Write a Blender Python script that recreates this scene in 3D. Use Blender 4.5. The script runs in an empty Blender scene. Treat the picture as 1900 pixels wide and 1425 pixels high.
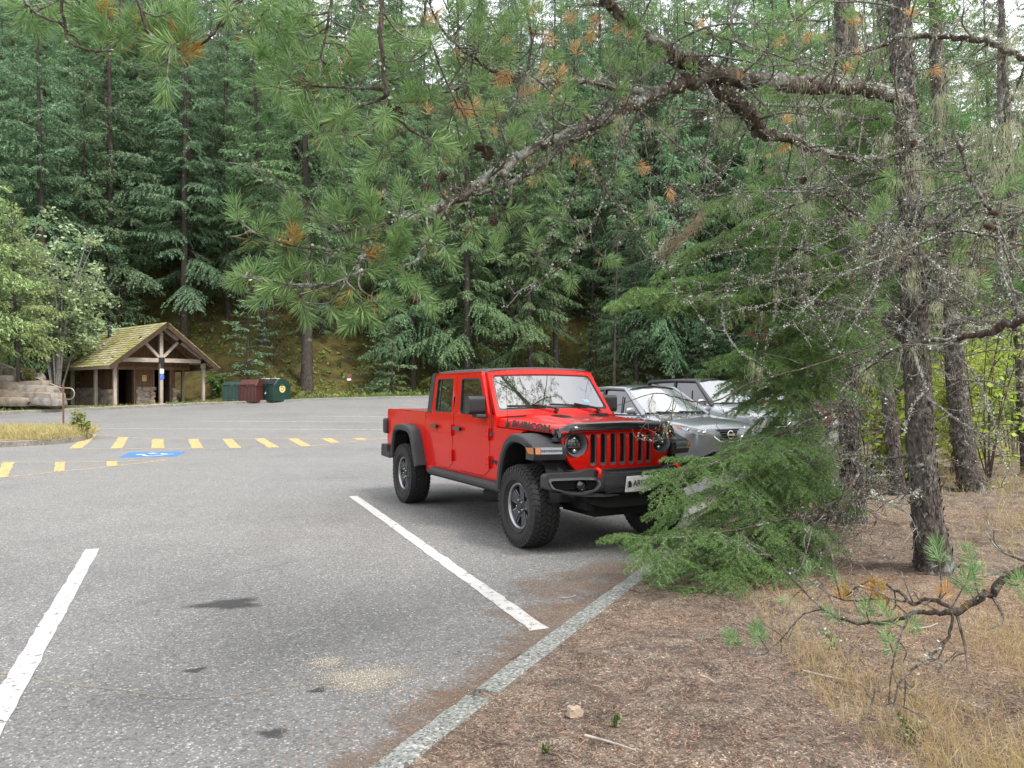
import bpy, bmesh, math, random
import numpy as np
from mathutils import Vector, Matrix, Euler, noise
from mathutils.geometry import tessellate_polygon
R = math.radians
random.seed(7)
RNG = np.random.default_rng(11)
SC = bpy.context.scene
COL = SC.collection

# ------------------------------------------------------------------ camera numbers (photo pixels 1900 x 1425)
CF, CH, CP, CR = 1427.7, 1.5746, 0.0078, -0.005
def ray(px, py):
    a, b = px - 950.0, py - 712.5
    c, s = math.cos(-CR), math.sin(-CR)
    x, y = a * c - b * s, a * s + b * c
    d = (x / CF, 1.0, -y / CF)
    cp, sp = math.cos(CP), math.sin(CP)
    return Vector((d[0], d[1] * cp - d[2] * sp, d[1] * sp + d[2] * cp))
def at(px, py, dist):
    d = ray(px, py)
    return Vector((0, 0, CH)) + d * (dist / d.y)
def hit(px, py, f=None, t0=2.0, t1=140.0):
    """point where the line of sight meets the ground"""
    f = f or gz
    d = ray(px, py); o = Vector((0, 0, CH)); t = t0; st = 0.25
    while t < t1:
        p = o + d * t
        if p.z < f(p.x, p.y):
            lo, hi = t - st, t
            for _ in range(18):
                m = (lo + hi) / 2; q = o + d * m
                if q.z < f(q.x, q.y): hi = m
                else: lo = m
            q = o + d * hi
            return Vector((q.x, q.y, f(q.x, q.y)))
        t += st
    p = o + d * t1
    return Vector((p.x, p.y, f(p.x, p.y)))

# ------------------------------------------------------------------ objects
def link(o, parent=None):
    COL.objects.link(o)
    if parent is not None: o.parent = parent
    return o
def tag(o, label=None, cat=None, group=None, kind=None):
    if label: o['label'] = label
    if cat: o['category'] = cat
    if group: o['group'] = group
    if kind: o['kind'] = kind
    return o
def empty(name, loc, rz=0.0, label=None, cat=None, group=None):
    o = bpy.data.objects.new(name, None); o.empty_display_size = 0.2
    link(o); o.location = loc; o.rotation_euler = (0, 0, rz)
    return tag(o, label, cat, group)
def copy_tree(o, parent=None):
    c = o.copy(); COL.objects.link(c)
    if parent is not None: c.parent = parent
    for ch in list(o.children): copy_tree(ch, c)
    return c
def finish(me, name, mat, parent, smooth=None, bevel=0.0, seg=2):
    o = bpy.data.objects.new(name, me)
    if mat is not None:
        for m in (mat if isinstance(mat, (list, tuple)) else [mat]): me.materials.append(m)
    if smooth is not None:
        me.shade_smooth()
        if smooth < 179: me.set_sharp_from_angle(angle=R(smooth))
    link(o, parent)
    if bevel:
        md = o.modifiers.new('bevel', 'BEVEL'); md.width = bevel; md.segments = seg
        md.limit_method = 'ANGLE'; md.angle_limit = R(32); md.harden_normals = False
        if smooth is None:
            me.shade_smooth(); me.set_sharp_from_angle(angle=R(50))
    return o
def npmesh(name, V, F, mat, parent=None, rnd=None, smooth=False):
    """mesh from arrays: V (n,3), F (m,k)"""
    V = np.asarray(V, dtype=np.float32).reshape(-1, 3); F = np.asarray(F, dtype=np.int32)
    me = bpy.data.meshes.new(name); k = F.shape[1]
    me.vertices.add(len(V)); me.vertices.foreach_set('co', V.ravel())
    me.loops.add(F.size); me.loops.foreach_set('vertex_index', F.ravel())
    me.polygons.add(len(F))
    me.polygons.foreach_set('loop_start', np.arange(0, F.size, k, dtype=np.int32))
    me.polygons.foreach_set('loop_total', np.full(len(F), k, dtype=np.int32))
    if smooth: me.polygons.foreach_set('use_smooth', np.ones(len(F), dtype=bool))
    if rnd is not None:
        a = me.attributes.new('rnd', 'FLOAT', 'FACE'); a.data.foreach_set('value', np.asarray(rnd, dtype=np.float32))
    me.update(calc_edges=True)
    o = bpy.data.objects.new(name, me)
    if mat is not None: me.materials.append(mat)
    return link(o, parent)

class MB:
    """collects shapes into one mesh"""
    def __init__(s): s.v = []; s.f = []; s.mi = []
    def add(s, vs, fs, m=0):
        b = len(s.v); s.v += [tuple(v) for v in vs]
        for f in fs: s.f.append([b + i for i in f]); s.mi.append(m)
        return s
    def box(s, c, d, rot=None, m=0, taper=None):
        x, y, z = d[0] / 2, d[1] / 2, d[2] / 2; tx, ty = taper or (1, 1)
        vs = [Vector(p) for p in ((-x,-y,-z),(x,-y,-z),(x,y,-z),(-x,y,-z),(-x*tx,-y*ty,z),(x*tx,-y*ty,z),(x*tx,y*ty,z),(-x*tx,y*ty,z))]
        if rot is not None:
            M = rot if isinstance(rot, Matrix) else Euler(rot).to_matrix()
            vs = [M @ v for v in vs]
        c = Vector(c)
        return s.add([v + c for v in vs], [(3,2,1,0),(4,5,6,7),(0,1,5,4),(1,2,6,5),(2,3,7,6),(3,0,4,7)], m)
    def b2(s, p, q, m=0):
        return s.box([(a + b) / 2 for a, b in zip(p, q)], [abs(b - a) for a, b in zip(p, q)], m=m)
    def bar(s, a, b, w, h, up=(0, 0, 1), m=0):
        a, b = Vector(a), Vector(b); t = (b - a); L = t.length; t.normalize()
        u = t.cross(Vector(up))
        if u.length < 1e-4: u = t.cross(Vector((1, 0, 0)))
        u.normalize(); v = u.cross(t)
        M = Matrix((t, u, v)).transposed()
        return s.box((a + b) / 2, (L, w, h), M, m)
    def tube(s, pts, rad, n=8, cap=True, m=0, closed=False):
        pts = [Vector(p) for p in pts]; N = len(pts)
        if not hasattr(rad, '__len__'): rad = [rad] * N
        vs = []; ref = None
        for i, p in enumerate(pts):
            if closed: t = pts[(i + 1) % N] - pts[i - 1]
            else: t = pts[min(i + 1, N - 1)] - pts[max(i - 1, 0)]
            if t.length < 1e-9: t = Vector((0, 0, 1))
            t.normalize()
            if ref is None:
                ref = t.orthogonal().normalized()
            u = ref - t * ref.dot(t)
            if u.length < 1e-6: u = t.orthogonal()
            u.normalize(); ref = u; w = t.cross(u)
            for k in range(n):
                a = 2 * math.pi * k / n
                vs.append(p + (u * math.cos(a) + w * math.sin(a)) * rad[i])
        fs = []
        for i in range(N if closed else N - 1):
            j = (i + 1) % N
            for k in range(n):
                k2 = (k + 1) % n
                fs.append((i * n + k, i * n + k2, j * n + k2, j * n + k))
        if cap and not closed:
            fs.append(tuple(range(n - 1, -1, -1))); fs.append(tuple((N - 1) * n + k for k in range(n)))
        return s.add(vs, fs, m)
    def lathe(s, prof, c=(0, 0, 0), axis='y', n=48, m=0, closed=False):
        """prof: (r, h) pairs turned about the axis"""
        vs = []; c = Vector(c)
        for k in range(n):
            a = 2 * math.pi * k / n; ca, sa = math.cos(a), math.sin(a)
            for r, h in prof:
                p = {'y': (r * ca, h, r * sa), 'x': (h, r * ca, r * sa), 'z': (r * ca, r * sa, h)}[axis]
                vs.append(Vector(p) + c)
        P = len(prof); fs = []
        for k in range(n):
            k2 = (k + 1) % n
            for i in range(P if closed else P - 1):
                j = (i + 1) % P
                fs.append((k * P + i, k * P + j, k2 * P + j, k2 * P + i))
        return s.add(vs, fs, m)
    def disc(s, c, r, axis='y', n=32, m=0):
        vs = []; c = Vector(c)
        for k in range(n):
            a = 2 * math.pi * k / n; ca, sa = r * math.cos(a), r * math.sin(a)
            vs.append(c + Vector({'y': (ca, 0, sa), 'x': (0, ca, sa), 'z': (ca, sa, 0)}[axis]))
        return s.add(vs, [tuple(range(n))], m)
    def plate(s, loops, w0, w1, fmap, bis=None, m=0):
        """flat outline with holes in (u,v), thick from w0 to w1, mapped to 3D by fmap(u,v,w)"""
        bm = bmesh.new(); flat = [p for l in loops for p in l]
        tri = tessellate_polygon([[Vector((p[0], p[1], 0)) for p in l] for l in loops])
        A = [bm.verts.new((p[0], p[1], w1)) for p in flat]; B = [bm.verts.new((p[0], p[1], w0)) for p in flat]
        for t in tri:
            try:
                bm.faces.new([A[i] for i in t]); bm.faces.new([B[i] for i in reversed(t)])
            except ValueError: pass
        b = 0
        for l in loops:
            n = len(l)
            for i in range(n):
                j = (i + 1) % n
                bm.faces.new((A[b + i], B[b + i], B[b + j], A[b + j]))
            b += n
        bmesh.ops.join_triangles(bm, faces=[f for f in bm.faces if len(f.verts) == 3], angle_face_threshold=0.02, angle_shape_threshold=3.14)
        for ax, vals in (bis or {}).items():
            no = [0, 0, 0]; no['uvw'.index(ax)] = 1
            for x in vals:
                co = [0, 0, 0]; co['uvw'.index(ax)] = x
                bmesh.ops.bisect_plane(bm, geom=bm.verts[:] + bm.edges[:] + bm.faces[:], dist=1e-5, plane_co=co, plane_no=no)
        bmesh.ops.recalc_face_normals(bm, faces=bm.faces[:])
        bm.verts.index_update()
        s.add([fmap(*v.co) for v in bm.verts], [[v.index for v in f.verts] for f in bm.faces], m)
        bm.free(); return s
    def grid(s, fn, us, vs, m=0, closed_v=False):
        P = [fn(u, v) for u in us for v in vs]; nu, nv = len(us), len(vs); fs = []
        for i in range(nu - 1):
            for j in range(nv if closed_v else nv - 1):
                k = (j + 1) % nv
                fs.append((i * nv + j, (i + 1) * nv + j, (i + 1) * nv + k, i * nv + k))
        return s.add(P, fs, m)
    def build(s, name, mat, parent=None, smooth=None, bevel=0.0, seg=2, recalc=True):
        me = bpy.data.meshes.new(name); me.from_pydata(s.v, [], s.f)
        if any(s.mi): me.polygons.foreach_set('material_index', s.mi)
        if recalc:
            bm = bmesh.new(); bm.from_mesh(me); bmesh.ops.recalc_face_normals(bm, faces=bm.faces[:]); bm.to_mesh(me); bm.free()
        me.update()
        return finish(me, name, mat, parent, smooth, bevel, seg)
def rrect(x0, y0, x1, y1, r, n=5):
    out = []
    for cx, cy, a0 in ((x1 - r, y1 - r, 0), (x0 + r, y1 - r, 90), (x0 + r, y0 + r, 180), (x1 - r, y0 + r, 270)):
        for k in range(n + 1):
            a = R(a0 + 90 * k / n); out.append((cx + r * math.cos(a), cy + r * math.sin(a)))
    return out
def rpoly(pts, r, n=4):
    """polygon with its corners rounded"""
    out = []; N = len(pts)
    for i in range(N):
        p = Vector(pts[i]).to_2d(); a = Vector(pts[i - 1]).to_2d(); b = Vector(pts[(i + 1) % N]).to_2d()
        rr = r[i] if hasattr(r, '__len__') else r
        da, db = (a - p), (b - p); q = min(rr, da.length * .45, db.length * .45)
        if q < 1e-4: out.append(tuple(p)); continue
        A = p + da.normalized() * q; B = p + db.normalized() * q
        for k in range(n + 1):
            t = k / n; out.append(tuple(A * (1 - t) ** 2 + p * 2 * t * (1 - t) + B * t * t))
    return out
def circ(cx, cy, r, n=28): return [(cx + r * math.cos(2 * math.pi * k / n), cy + r * math.sin(2 * math.pi * k / n)) for k in range(n)]
def sstep(a, b, x):
    t = min(1, max(0, (x - a) / (b - a))); return t * t * (3 - 2 * t)
def nsstep(a, b, x):
    t = np.clip((x - a) / (b - a), 0, 1); return t * t * (3 - 2 * t)
def spline(pts, per=6):
    """Catmull-Rom through points of any dimension"""
    P = [np.array(p, dtype=float) for p in pts]
    P = [2 * P[0] - P[1]] + P + [2 * P[-1] - P[-2]]; out = []
    for i in range(1, len(P) - 2):
        for k in range(per):
            t = k / per
            out.append(0.5 * (2 * P[i] + (P[i + 1] - P[i - 1]) * t + (2 * P[i - 1] - 5 * P[i] + 4 * P[i + 1] - P[i + 2]) * t * t + (-P[i - 1] + 3 * P[i] - 3 * P[i + 1] + P[i + 2]) * t ** 3))
    out.append(P[-2]); return out

# ------------------------------------------------------------------ materials
class NT:
    def __init__(s, name):
        s.m = bpy.data.materials.new(name); s.m.use_nodes = True; s.t = s.m.node_tree
        s.t.nodes.clear(); s.out = s.t.nodes.new('ShaderNodeOutputMaterial')
    def n(s, typ, **kw):
        nd = s.t.nodes.new('ShaderNode' + typ)
        for k, v in kw.items():
            if k in nd.inputs.keys():
                s.put(nd.inputs[k], v)
            else: setattr(nd, k, v)
        return nd
    def put(s, inp, v):
        if isinstance(v, bpy.types.NodeSocket): s.t.links.new(v, inp)
        elif hasattr(v, 'outputs'): s.t.links.new(v.outputs[0], inp)
        else:
            if hasattr(inp.default_value, '__len__') and len(inp.default_value) == 4 and hasattr(v, '__len__') and len(v) == 3: v = (*v, 1)
            inp.default_value = v
    def coord(s, which='Object'): return s.n('TexCoord').outputs[which]
    def noise(s, scale, detail=4, rough=.6, vec=None, dist=0.0):
        nd = s.n('TexNoise', Scale=scale, Detail=detail, Roughness=rough, Distortion=dist)
        s.put(nd.inputs['Vector'], vec if vec is not None else s.coord()); return nd
    def ramp(s, fac, stops, interp='LINEAR'):
        nd = s.n('ValToRGB'); s.put(nd.inputs['Fac'], fac); cr = nd.color_ramp; cr.interpolation = interp
        while len(cr.elements) > len(stops): cr.elements.remove(cr.elements[-1])
        while len(cr.elements) < len(stops): cr.elements.new(0.5)
        for e, (p, c) in zip(cr.elements, stops):
            e.position = p; e.color = (*c, 1) if hasattr(c, '__len__') else (c, c, c, 1)
        return nd.outputs[0]
    def mix(s, fac, a, b, mode='MIX'):
        nd = s.t.nodes.new('ShaderNodeMix'); nd.data_type = 'RGBA'; nd.blend_type = mode
        s.put(nd.inputs[0], fac); s.put(nd.inputs[6], a); s.put(nd.inputs[7], b); return nd.outputs[2]
    def math(s, op, a, b=0.0, c=None):
        nd = s.t.nodes.new('ShaderNodeMath'); nd.operation = op; s.put(nd.inputs[0], a); s.put(nd.inputs[1], b)
        if c is not None: s.put(nd.inputs[2], c)
        return nd.outputs[0]
    def bump(s, h, strength=.3, dist=.01):
        return s.n('Bump', Height=h, Strength=strength, Distance=dist).outputs[0]
    def bsdf(s, **kw):
        b = s.t.nodes.new('ShaderNodeBsdfPrincipled')
        for k, v in kw.items(): s.put(b.inputs[k], v)
        return b
    def done(s, shader):
        s.t.links.new(shader.outputs[0] if hasattr(shader, 'outputs') else shader, s.out.inputs[0]); return s.m
MATS = {}
def pmat(name, base, rough=.6, metal=0.0, var=.15, scale=6, bump=0.0, bscale=60, coat=0.0, spec=.5, rvar=0.08):
    if name in MATS: return MATS[name]
    t = NT(name); nz = t.noise(scale, 5, .6)
    lo = [c * (1 - var) for c in base]; hi = [min(1, c * (1 + var)) for c in base]
    col = t.ramp(nz.outputs[0], [(.3, lo), (.7, hi)])
    rg = t.math('MULTIPLY_ADD', nz.outputs[0], rvar * 2, rough - rvar)
    b = t.bsdf(**{'Base Color': col, 'Roughness': rg, 'Metallic': metal, 'Coat Weight': coat, 'Coat Roughness': .04, 'Specular IOR Level': spec})
    if bump:
        t.put(b.inputs['Normal'], t.bump(t.noise(bscale, 4, .6).outputs[0], bump, .01))
    MATS[name] = t.done(b); return MATS[name]
# ================================================================== ground, lot, kerbs, markings
EXPO = 1.42
def lot(x, y):
    a = max(0.0, y - 22.0)
    z = .00176 * a * a if a < 24 else .00176 * 24 * 24 + .02 * (a - 24)
    return z + .13 * sstep(8.5, 14, y) * sstep(1.0, 4.0, x) 
def lotn(x, y):
    a = np.maximum(0.0, y - 22.0)
    z = np.where(a < 24, .00176 * a * a, .00176 * 576 + .02 * (a - 24))
    return z + .13 * nsstep(8.5, 14, y) * nsstep(1.0, 4.0, x)
FAR = [hit(px, py, lot) for px, py in ((790, 737.5), (700, 739.5), (610, 742), (530, 745.5), (450, 749), (370, 752), (290, 756), (200, 760), (100, 764.5), (0, 769))]
KPTS = [(.0028692 * y * y + .457372 * y - 1.991, y) for y in (-12, -6, -2, 1, 3, 5, 7, 9, 11, 14, 17, 21, 26)] + [(14.6, 32), (16.6, 38), (16.6, 44), (14, 48.8), (8, 51.3), (0, 52.0), (-3.5, 51.6)]
KPTS += [(p.x, p.y) for p in FAR] + [(-31, 35.2), (-38, 31), (-48, 25), (-62, 16.6)]
_k = np.array(spline(KPTS, 10)); _s = np.concatenate([[0], np.cumsum(np.linalg.norm(np.diff(_k, axis=0), axis=1))])
STOT = _s[-1]
def kp(s): return np.interp(s, _s, _k[:, 0]), np.interp(s, _s, _k[:, 1])
S_FAR0 = float(_s[np.argmin((_k[:, 0] + 4.5) ** 2 + (_k[:, 1] - 53.0) ** 2)])
def kn(s):
    h = 1.2 + 9.0 * nsstep(S_FAR0 - 20, S_FAR0 + 6, s); x0, y0 = kp(s - h); x1, y1 = kp(s + h); tx, ty = x1 - x0, y1 - y0; L = np.hypot(tx, ty) + 1e-9
    return ty / L, -tx / L                     # pointing away from the lot
S_FAR = float(_s[np.argmin((_k[:, 0] + 4.5) ** 2 + (_k[:, 1] - 53.0) ** 2)])
S_SH = float(_s[np.argmin((_k[:, 0] + 22) ** 2 + (_k[:, 1] - 41.5) ** 2)])
def outer(s, d):
    """height above the kerb base at distance d beyond the kerb"""
    far = nsstep(S_FAR - 32, S_FAR - 6, s)
    shel = np.exp(-((s - S_SH - 4) / 9.0) ** 2)
    d0 = 3.2 + 8.0 * shel                    # level strip before the hill starts
    e = np.maximum(0, d - d0)
    hill = np.where(e < 3, e * e * .11, .99 + .66 * (e - 3)) 
    hill = np.minimum(hill, 45 + .2 * hill)
    e2 = np.maximum(0, d - 24); flat = .012 * d + np.minimum(.25 * np.maximum(0, e2 - 6), 14) * 1.0
    return .10 + far * hill + (1 - far) * flat
def bumps(x, y, d):
    a = nsstep(.15, 1.2, d)
    return a * (.035 * np.sin(1.3 * x + .7 * y) * np.sin(.9 * y - .5 * x + 1) + .018 * np.sin(3.7 * x + 1.1 * np.sin(2.2 * y)) * np.sin(3.1 * y + .6)) + nsstep(8, 30, d) * (.5 * np.sin(.31 * x + 1.2) * np.sin(.27 * y + .4) + .35 * np.sin(.83 * x) * np.sin(.71 * y + 2))
def outn(s, d):
    s = np.asarray(s, float); d = np.asarray(d, float)
    px, py = kp(s); nx, ny = kn(s); x, y = px + nx * d, py + ny * d
    return x, y, lotn(px, py) + outer(s, d) + bumps(x, y, d)
_ss = np.arange(0, STOT, .25); _px, _py = kp(_ss); _nx, _ny = kn(_ss)
def locate(x, y):
    i = int(np.argmin((_px - x) ** 2 + (_py - y) ** 2)); d = (x - _px[i]) * _nx[i] + (y - _py[i]) * _ny[i]
    # refine along s
    tx, ty = -_ny[i], _nx[i]; s = _ss[i] + (x - _px[i]) * tx * 1.0 + (y - _py[i]) * ty
    return float(s), float(d)
def gz(x, y):
    s, d = locate(x, y)
    if d <= 0: return lot(x, y)
    px, py = kp(s)
    return float(lotn(np.float64(px), np.float64(py)) + outer(np.float64(s), np.float64(d)) + bumps(x, y, np.float64(d)))
def G(px, py): return hit(px, py)

# asphalt ----------------------------------------------------------------------
def asphalt_mat():
    t = NT('asphalt'); P = t.coord('Object')
    big = t.noise(.22, 4, .6, P); mid = t.noise(1.7, 5, .65, P); fine = t.noise(95, 3, .7, P); gr = t.n('TexVoronoi', Scale=130.0); t.put(gr.inputs['Vector'], P)
    base = t.ramp(big.outputs[0], [(.32, (.145, .143, .140)), (.55, (.180, .178, .173)), (.75, (.155, .152, .146))])
    c = t.mix(t.ramp(mid.outputs[0], [(.35, .0), (.8, .55)]), base, (.22, .217, .210))
    v1 = t.n('TexVoronoi', Scale=105.0); t.put(v1.inputs['Vector'], P); v2 = t.n('TexVoronoi', Scale=48.0); t.put(v2.inputs['Vector'], P)
    s1 = t.n('SeparateColor'); t.put(s1.inputs[0], v1.outputs['Color']); s2 = t.n('SeparateColor'); t.put(s2.inputs[0], v2.outputs['Color'])
    g1 = t.ramp(s1.outputs[0], [(0, .55), (.25, .82), (.6, 1.0), (.90, 1.12), (.955, 1.8), (1, 2.4)]); g2 = t.ramp(s2.outputs[1], [(0, .72), (.12, .93), (.5, 1.0), (.92, 1.03), (.985, 1.3)])
    c = t.mix(1.0, c, g1, 'MULTIPLY'); c = t.mix(1.0, c, g2, 'MULTIPLY')
    sp = t.n('TexNoise', Scale=210.0, Detail=1.0); t.put(sp.inputs['Vector'], P)
    rp = t.ramp(gr.outputs['Distance'], [(.0, 1), (.6, 0)])
    h = t.math('ADD', rp, fine.outputs[0])
    st = t.noise(.9, 6, .7, P, 1.5)
    c = t.mix(t.ramp(st.outputs[0], [(.60, 0), (.72, .30)]), c, (.15, .13, .11))
    b = t.bsdf(**{'Base Color': c, 'Roughness': .86, 'Specular IOR Level': .3}); t.put(b.inputs['Normal'], t.bump(h, .55, .006))
    return t.done(b)
ASPH = asphalt_mat()
xs = np.unique(np.concatenate([np.arange(-64, -14, 2.0), np.arange(-14, 14, .5), np.arange(14, 22, 2.0)])); ys = np.unique(np.concatenate([np.arange(-16, 0, 1), np.arange(0, 60, .5)]))
X, Y = np.meshgrid(xs, ys, indexing='ij'); Z = lotn(X, Y)
from mathutils.geometry import intersect_point_line
poly = _k
def inside(x, y, grow=.35):
    i = int(np.argmin((_px - x) ** 2 + (_py - y) ** 2)); return (x - _px[i]) * _nx[i] + (y - _py[i]) * _ny[i] < grow
ny_ = len(ys); F = []
for i in range(len(xs) - 1):
    for j in range(ny_ - 1):
        if inside((xs[i] + xs[i + 1]) / 2, (ys[j] + ys[j + 1]) / 2, .8): F.append((i * ny_ + j, (i + 1) * ny_ + j, (i + 1) * ny_ + j + 1, i * ny_ + j + 1))
LOT = npmesh('parking_lot', np.stack([X, Y, Z], -1), F, ASPH, smooth=True); LOT['kind'] = 'structure'

# soil and hillside beyond the kerb ---------------------------------------------
def soil_mat():
    t = NT('forest_soil'); P = t.coord('Object')
    big = t.noise(.55, 5, .65, P, .6); mid = t.noise(4.5, 5, .7, P, .8); fin = t.noise(38, 4, .7, P); mg = t.noise(.13, 3, .5, P)
    c = t.ramp(mid.outputs[0], [(.30, (.070, .055, .046)), (.46, (.15, .118, .095)), (.62, (.225, .180, .140)), (.80, (.29, .24, .19))])
    c = t.mix(t.ramp(big.outputs[0], [(.45, 0), (.66, .5)]), c, (.23, .15, .095)); c = t.mix(t.ramp(t.noise(1.6, 6, .75, P, 1.2).outputs[0], [(.52, 0), (.66, .7)]), c, (.075, .058, .050))
    c = t.mix(t.ramp(fin.outputs[0], [(.52, 0), (.68, .75)]), c, (.045, .032, .024))
    c = t.mix(t.ramp(fin.outputs[0], [(.30, .6), (.42, 0)]), c, (.32, .27, .205))
    v1 = t.n('TexVoronoi', Scale=150.0); t.put(v1.inputs['Vector'], P); s1 = t.n('SeparateColor'); t.put(s1.inputs[0], v1.outputs['Color'])
    c = t.mix(1.0, c, t.ramp(s1.outputs[0], [(0, .40), (.3, .75), (.6, 1.0), (.85, 1.25), (.95, 1.9), (1, 2.5)]), 'MULTIPLY')
    a = t.n('Attribute', attribute_name='hill'); 
    mossy = t.ramp(t.noise(.9, 5, .7, P, .4).outputs[0], [(.35, (.040, .028, .016)), (.5, (.075, .060, .022)), (.62, (.085, .085, .022)), (.78, (.055, .070, .018))])
    c = t.mix(a.outputs['Fac'], c, mossy)
    g = t.n('Attribute', attribute_name='grassy')
    c = t.mix(g.outputs['Fac'], c, t.ramp(t.noise(1.3, 5, .7, P).outputs[0], [(.3, (.24, .20, .10)), (.5, (.34, .29, .14)), (.7, (.20, .23, .07))]))
    b = t.bsdf(**{'Base Color': c, 'Roughness': .95, 'Specular IOR Level': .15})
    h = t.math('MULTIPLY_ADD', fin.outputs[0], .6, mid.outputs[0]); t.put(b.inputs['Normal'], t.bump(h, .9, .03))
    return t.done(b)
SOIL = soil_mat()
sA = np.concatenate([np.arange(0, 8, 1.0), np.arange(8, 32, .12), np.arange(32, STOT, .9)])
dA = np.concatenate([[0.02, .06, .10, .16], np.arange(.22, 3, .10), np.arange(3, 8, .22), np.arange(8, 40, 1.3), np.arange(40, 150, 7)])
S_, D_ = np.meshgrid(sA, dA, indexing='ij'); x_, y_, z_ = outn(S_, D_)
z_ = z_ - .03 * (D_ < .04) + .012 * RNG.standard_normal(z_.shape) * (D_ > .2) * (D_ < 8)
nd = len(dA); ii, jj = np.meshgrid(np.arange(len(sA) - 1), np.arange(nd - 1), indexing='ij'); a0 = (ii * nd + jj).ravel()
GROUND = npmesh('ground', np.stack([x_, y_, z_], -1), np.stack([a0, a0 + nd, a0 + nd + 1, a0 + 1], -1), SOIL, smooth=True)
GROUND['kind'] = 'structure'
far_ = nsstep(S_FAR - 30, S_FAR - 8, S_); hv = (far_ * nsstep(.5, 2.5, D_)).ravel()
at_ = GROUND.data.attributes.new('hill', 'FLOAT', 'POINT'); at_.data.foreach_set('value', hv.astype(np.float32))
gv = ((1 - far_) * nsstep(4.5, 8.5, D_) * .85 ).ravel()
at_ = GROUND.data.attributes.new('grassy', 'FLOAT', 'POINT'); at_.data.foreach_set('value', gv.astype(np.float32))

# kerbs ---------------------------------------------------------------------------
def conc_mat(name, lo, hi, moss=(.09, .10, .06), mf=.25):
    t = NT(name); P = t.coord('Object'); n1 = t.noise(3, 5, .7, P); n2 = t.noise(70, 3, .7, P); n3 = t.noise(9, 5, .7, P)
    c = t.ramp(n1.outputs[0], [(.3, lo), (.7, hi)])
    v1 = t.n('TexVoronoi', Scale=85.0); t.put(v1.inputs['Vector'], P); s1 = t.n('SeparateColor'); t.put(s1.inputs[0], v1.outputs['Color']); c = t.mix(1.0, c, t.ramp(s1.outputs[0], [(0, .35), (.3, .75), (.6, 1.0), (.9, 1.35), (1, 1.9)]), 'MULTIPLY'); c = t.mix(t.ramp(n2.outputs[0], [(.3, .55), (.42, 0)]), c, [min(1, v * 1.5) for v in hi])
    c = t.mix(t.ramp(n3.outputs[0], [(.52, 0), (.75, mf * 2)]), c, moss)
    b = t.bsdf(**{'Base Color': c, 'Roughness': .9, 'Specular IOR Level': .2}); t.put(b.inputs['Normal'], t.bump(n2.outputs[0], .6, .008)); return t.done(b)
CONC = conc_mat('kerb_concrete', (.165, .17, .158), (.25, .255, .24)); CONC2 = conc_mat('old_kerb', (.16, .145, .12), (.28, .26, .22), (.07, .06, .035), .4)
WALK = conc_mat('pale_concrete', (.34, .32, .28), (.46, .44, .39), (.2, .17, .12), .15)
def kerb_strip(name, s0, s1, step, w, h, mat, joints, depth=.0):
    b = MB(); ss = np.arange(s0, s1 + 1e-6, step); rows = []
    for k, s in enumerate(ss):
        px, py = kp(s); nx, ny = kn(s); z = lot(px, py)
        jit = random.gauss(0, .0035); jz = random.gauss(0, .002)
        rows.append([(px + nx * o, py + ny * o, z + zz + (jz if zz > 0 else 0)) for o, zz in ((-.006 + jit * .3, -.12), (.0 + jit, h - .022), (.018 + jit, h - .003), (w * .5, h + .003), (w - .015 + jit, h), (w + .006, h - .02), (w + .02, -.12))])
    m = 7; b.add([v for r in rows for v in r], [(i * m + j, (i + 1) * m + j, (i + 1) * m + j + 1, i * m + j + 1) for i in range(len(rows) - 1) for j in range(m - 1)] + [tuple(range(m)), tuple((len(rows) - 1) * m + j for j in reversed(range(m)))])
    o = b.build(name, mat, None, smooth=40); o['kind'] = 'structure'; return o
def kerb_s(x, y): return locate(x, y)[0]
sj = kerb_s(-.20, 3.80)
jn = [sj - 6.1, sj - 3.05, sj, sj + 3.05, sj + 6.1, sj + 9.15, sj + 12.2, sj + 18.3, sj + 24.4]
for a, b_ in zip(jn[:-1], jn[1:]):
    kerb_strip('kerb', a + .003, b_ - .003, .11, .155, .105 + random.uniform(-.004, .004), CONC, None)
kerb_strip('kerb', jn[-1], S_FAR + 12, .8, .16, .12, CONC, None)
kerb_strip('kerb', S_FAR + 12, STOT - 1, .5, .18, .15, CONC2, None)

# painted markings: thin paint sheets lying on the lot -----------------------------
def paint_mat(name, col, wear=.45):
    t = NT(name); P = t.coord('Object'); n1 = t.noise(14, 6, .75, P); n2 = t.noise(120, 3, .7, P)
    c = t.mix(t.ramp(n2.outputs[0], [(.50, 0), (.68, .55)]), col, [v * .45 for v in col])
    c = t.mix(t.ramp(n1.outputs[0], [(.3, .25), (.6, 0)]), c, [v * .6 for v in col])
    m = t.math('ADD', n1.outputs[0], t.math('MULTIPLY', n2.outputs[0], .55))
    al = t.ramp(m, [(wear, 0), (wear + .09, 1)])
    b = t.bsdf(**{'Base Color': c, 'Roughness': .75, 'Specular IOR Level': .3, 'Alpha': al}); t.put(b.inputs['Normal'], t.bump(n2.outputs[0], .5, .006)); return t.done(b)
WPAINT = paint_mat('white_paint', (.50, .50, .485), .61); YPAINT = paint_mat('yellow_paint', (.50, .38, .17), .66); YTHIN = paint_mat('yellow_paint_worn', (.54, .41, .18), .70); WTHIN = paint_mat('white_paint_worn', (.5, .5, .48), .70); BPAINT = paint_mat('blue_paint', (.05, .17, .48), .50)
def sheet(name, pts, mat, lift=.004, parent=None):
    """strip or polygon draped on the lot"""
    b = MB(); b.add([(x, y, lot(x, y) + lift) for x, y in pts], [tuple(range(len(pts)))])
    o = b.build(name, mat, LOT if parent is None else parent, recalc=False)
    return o
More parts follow.
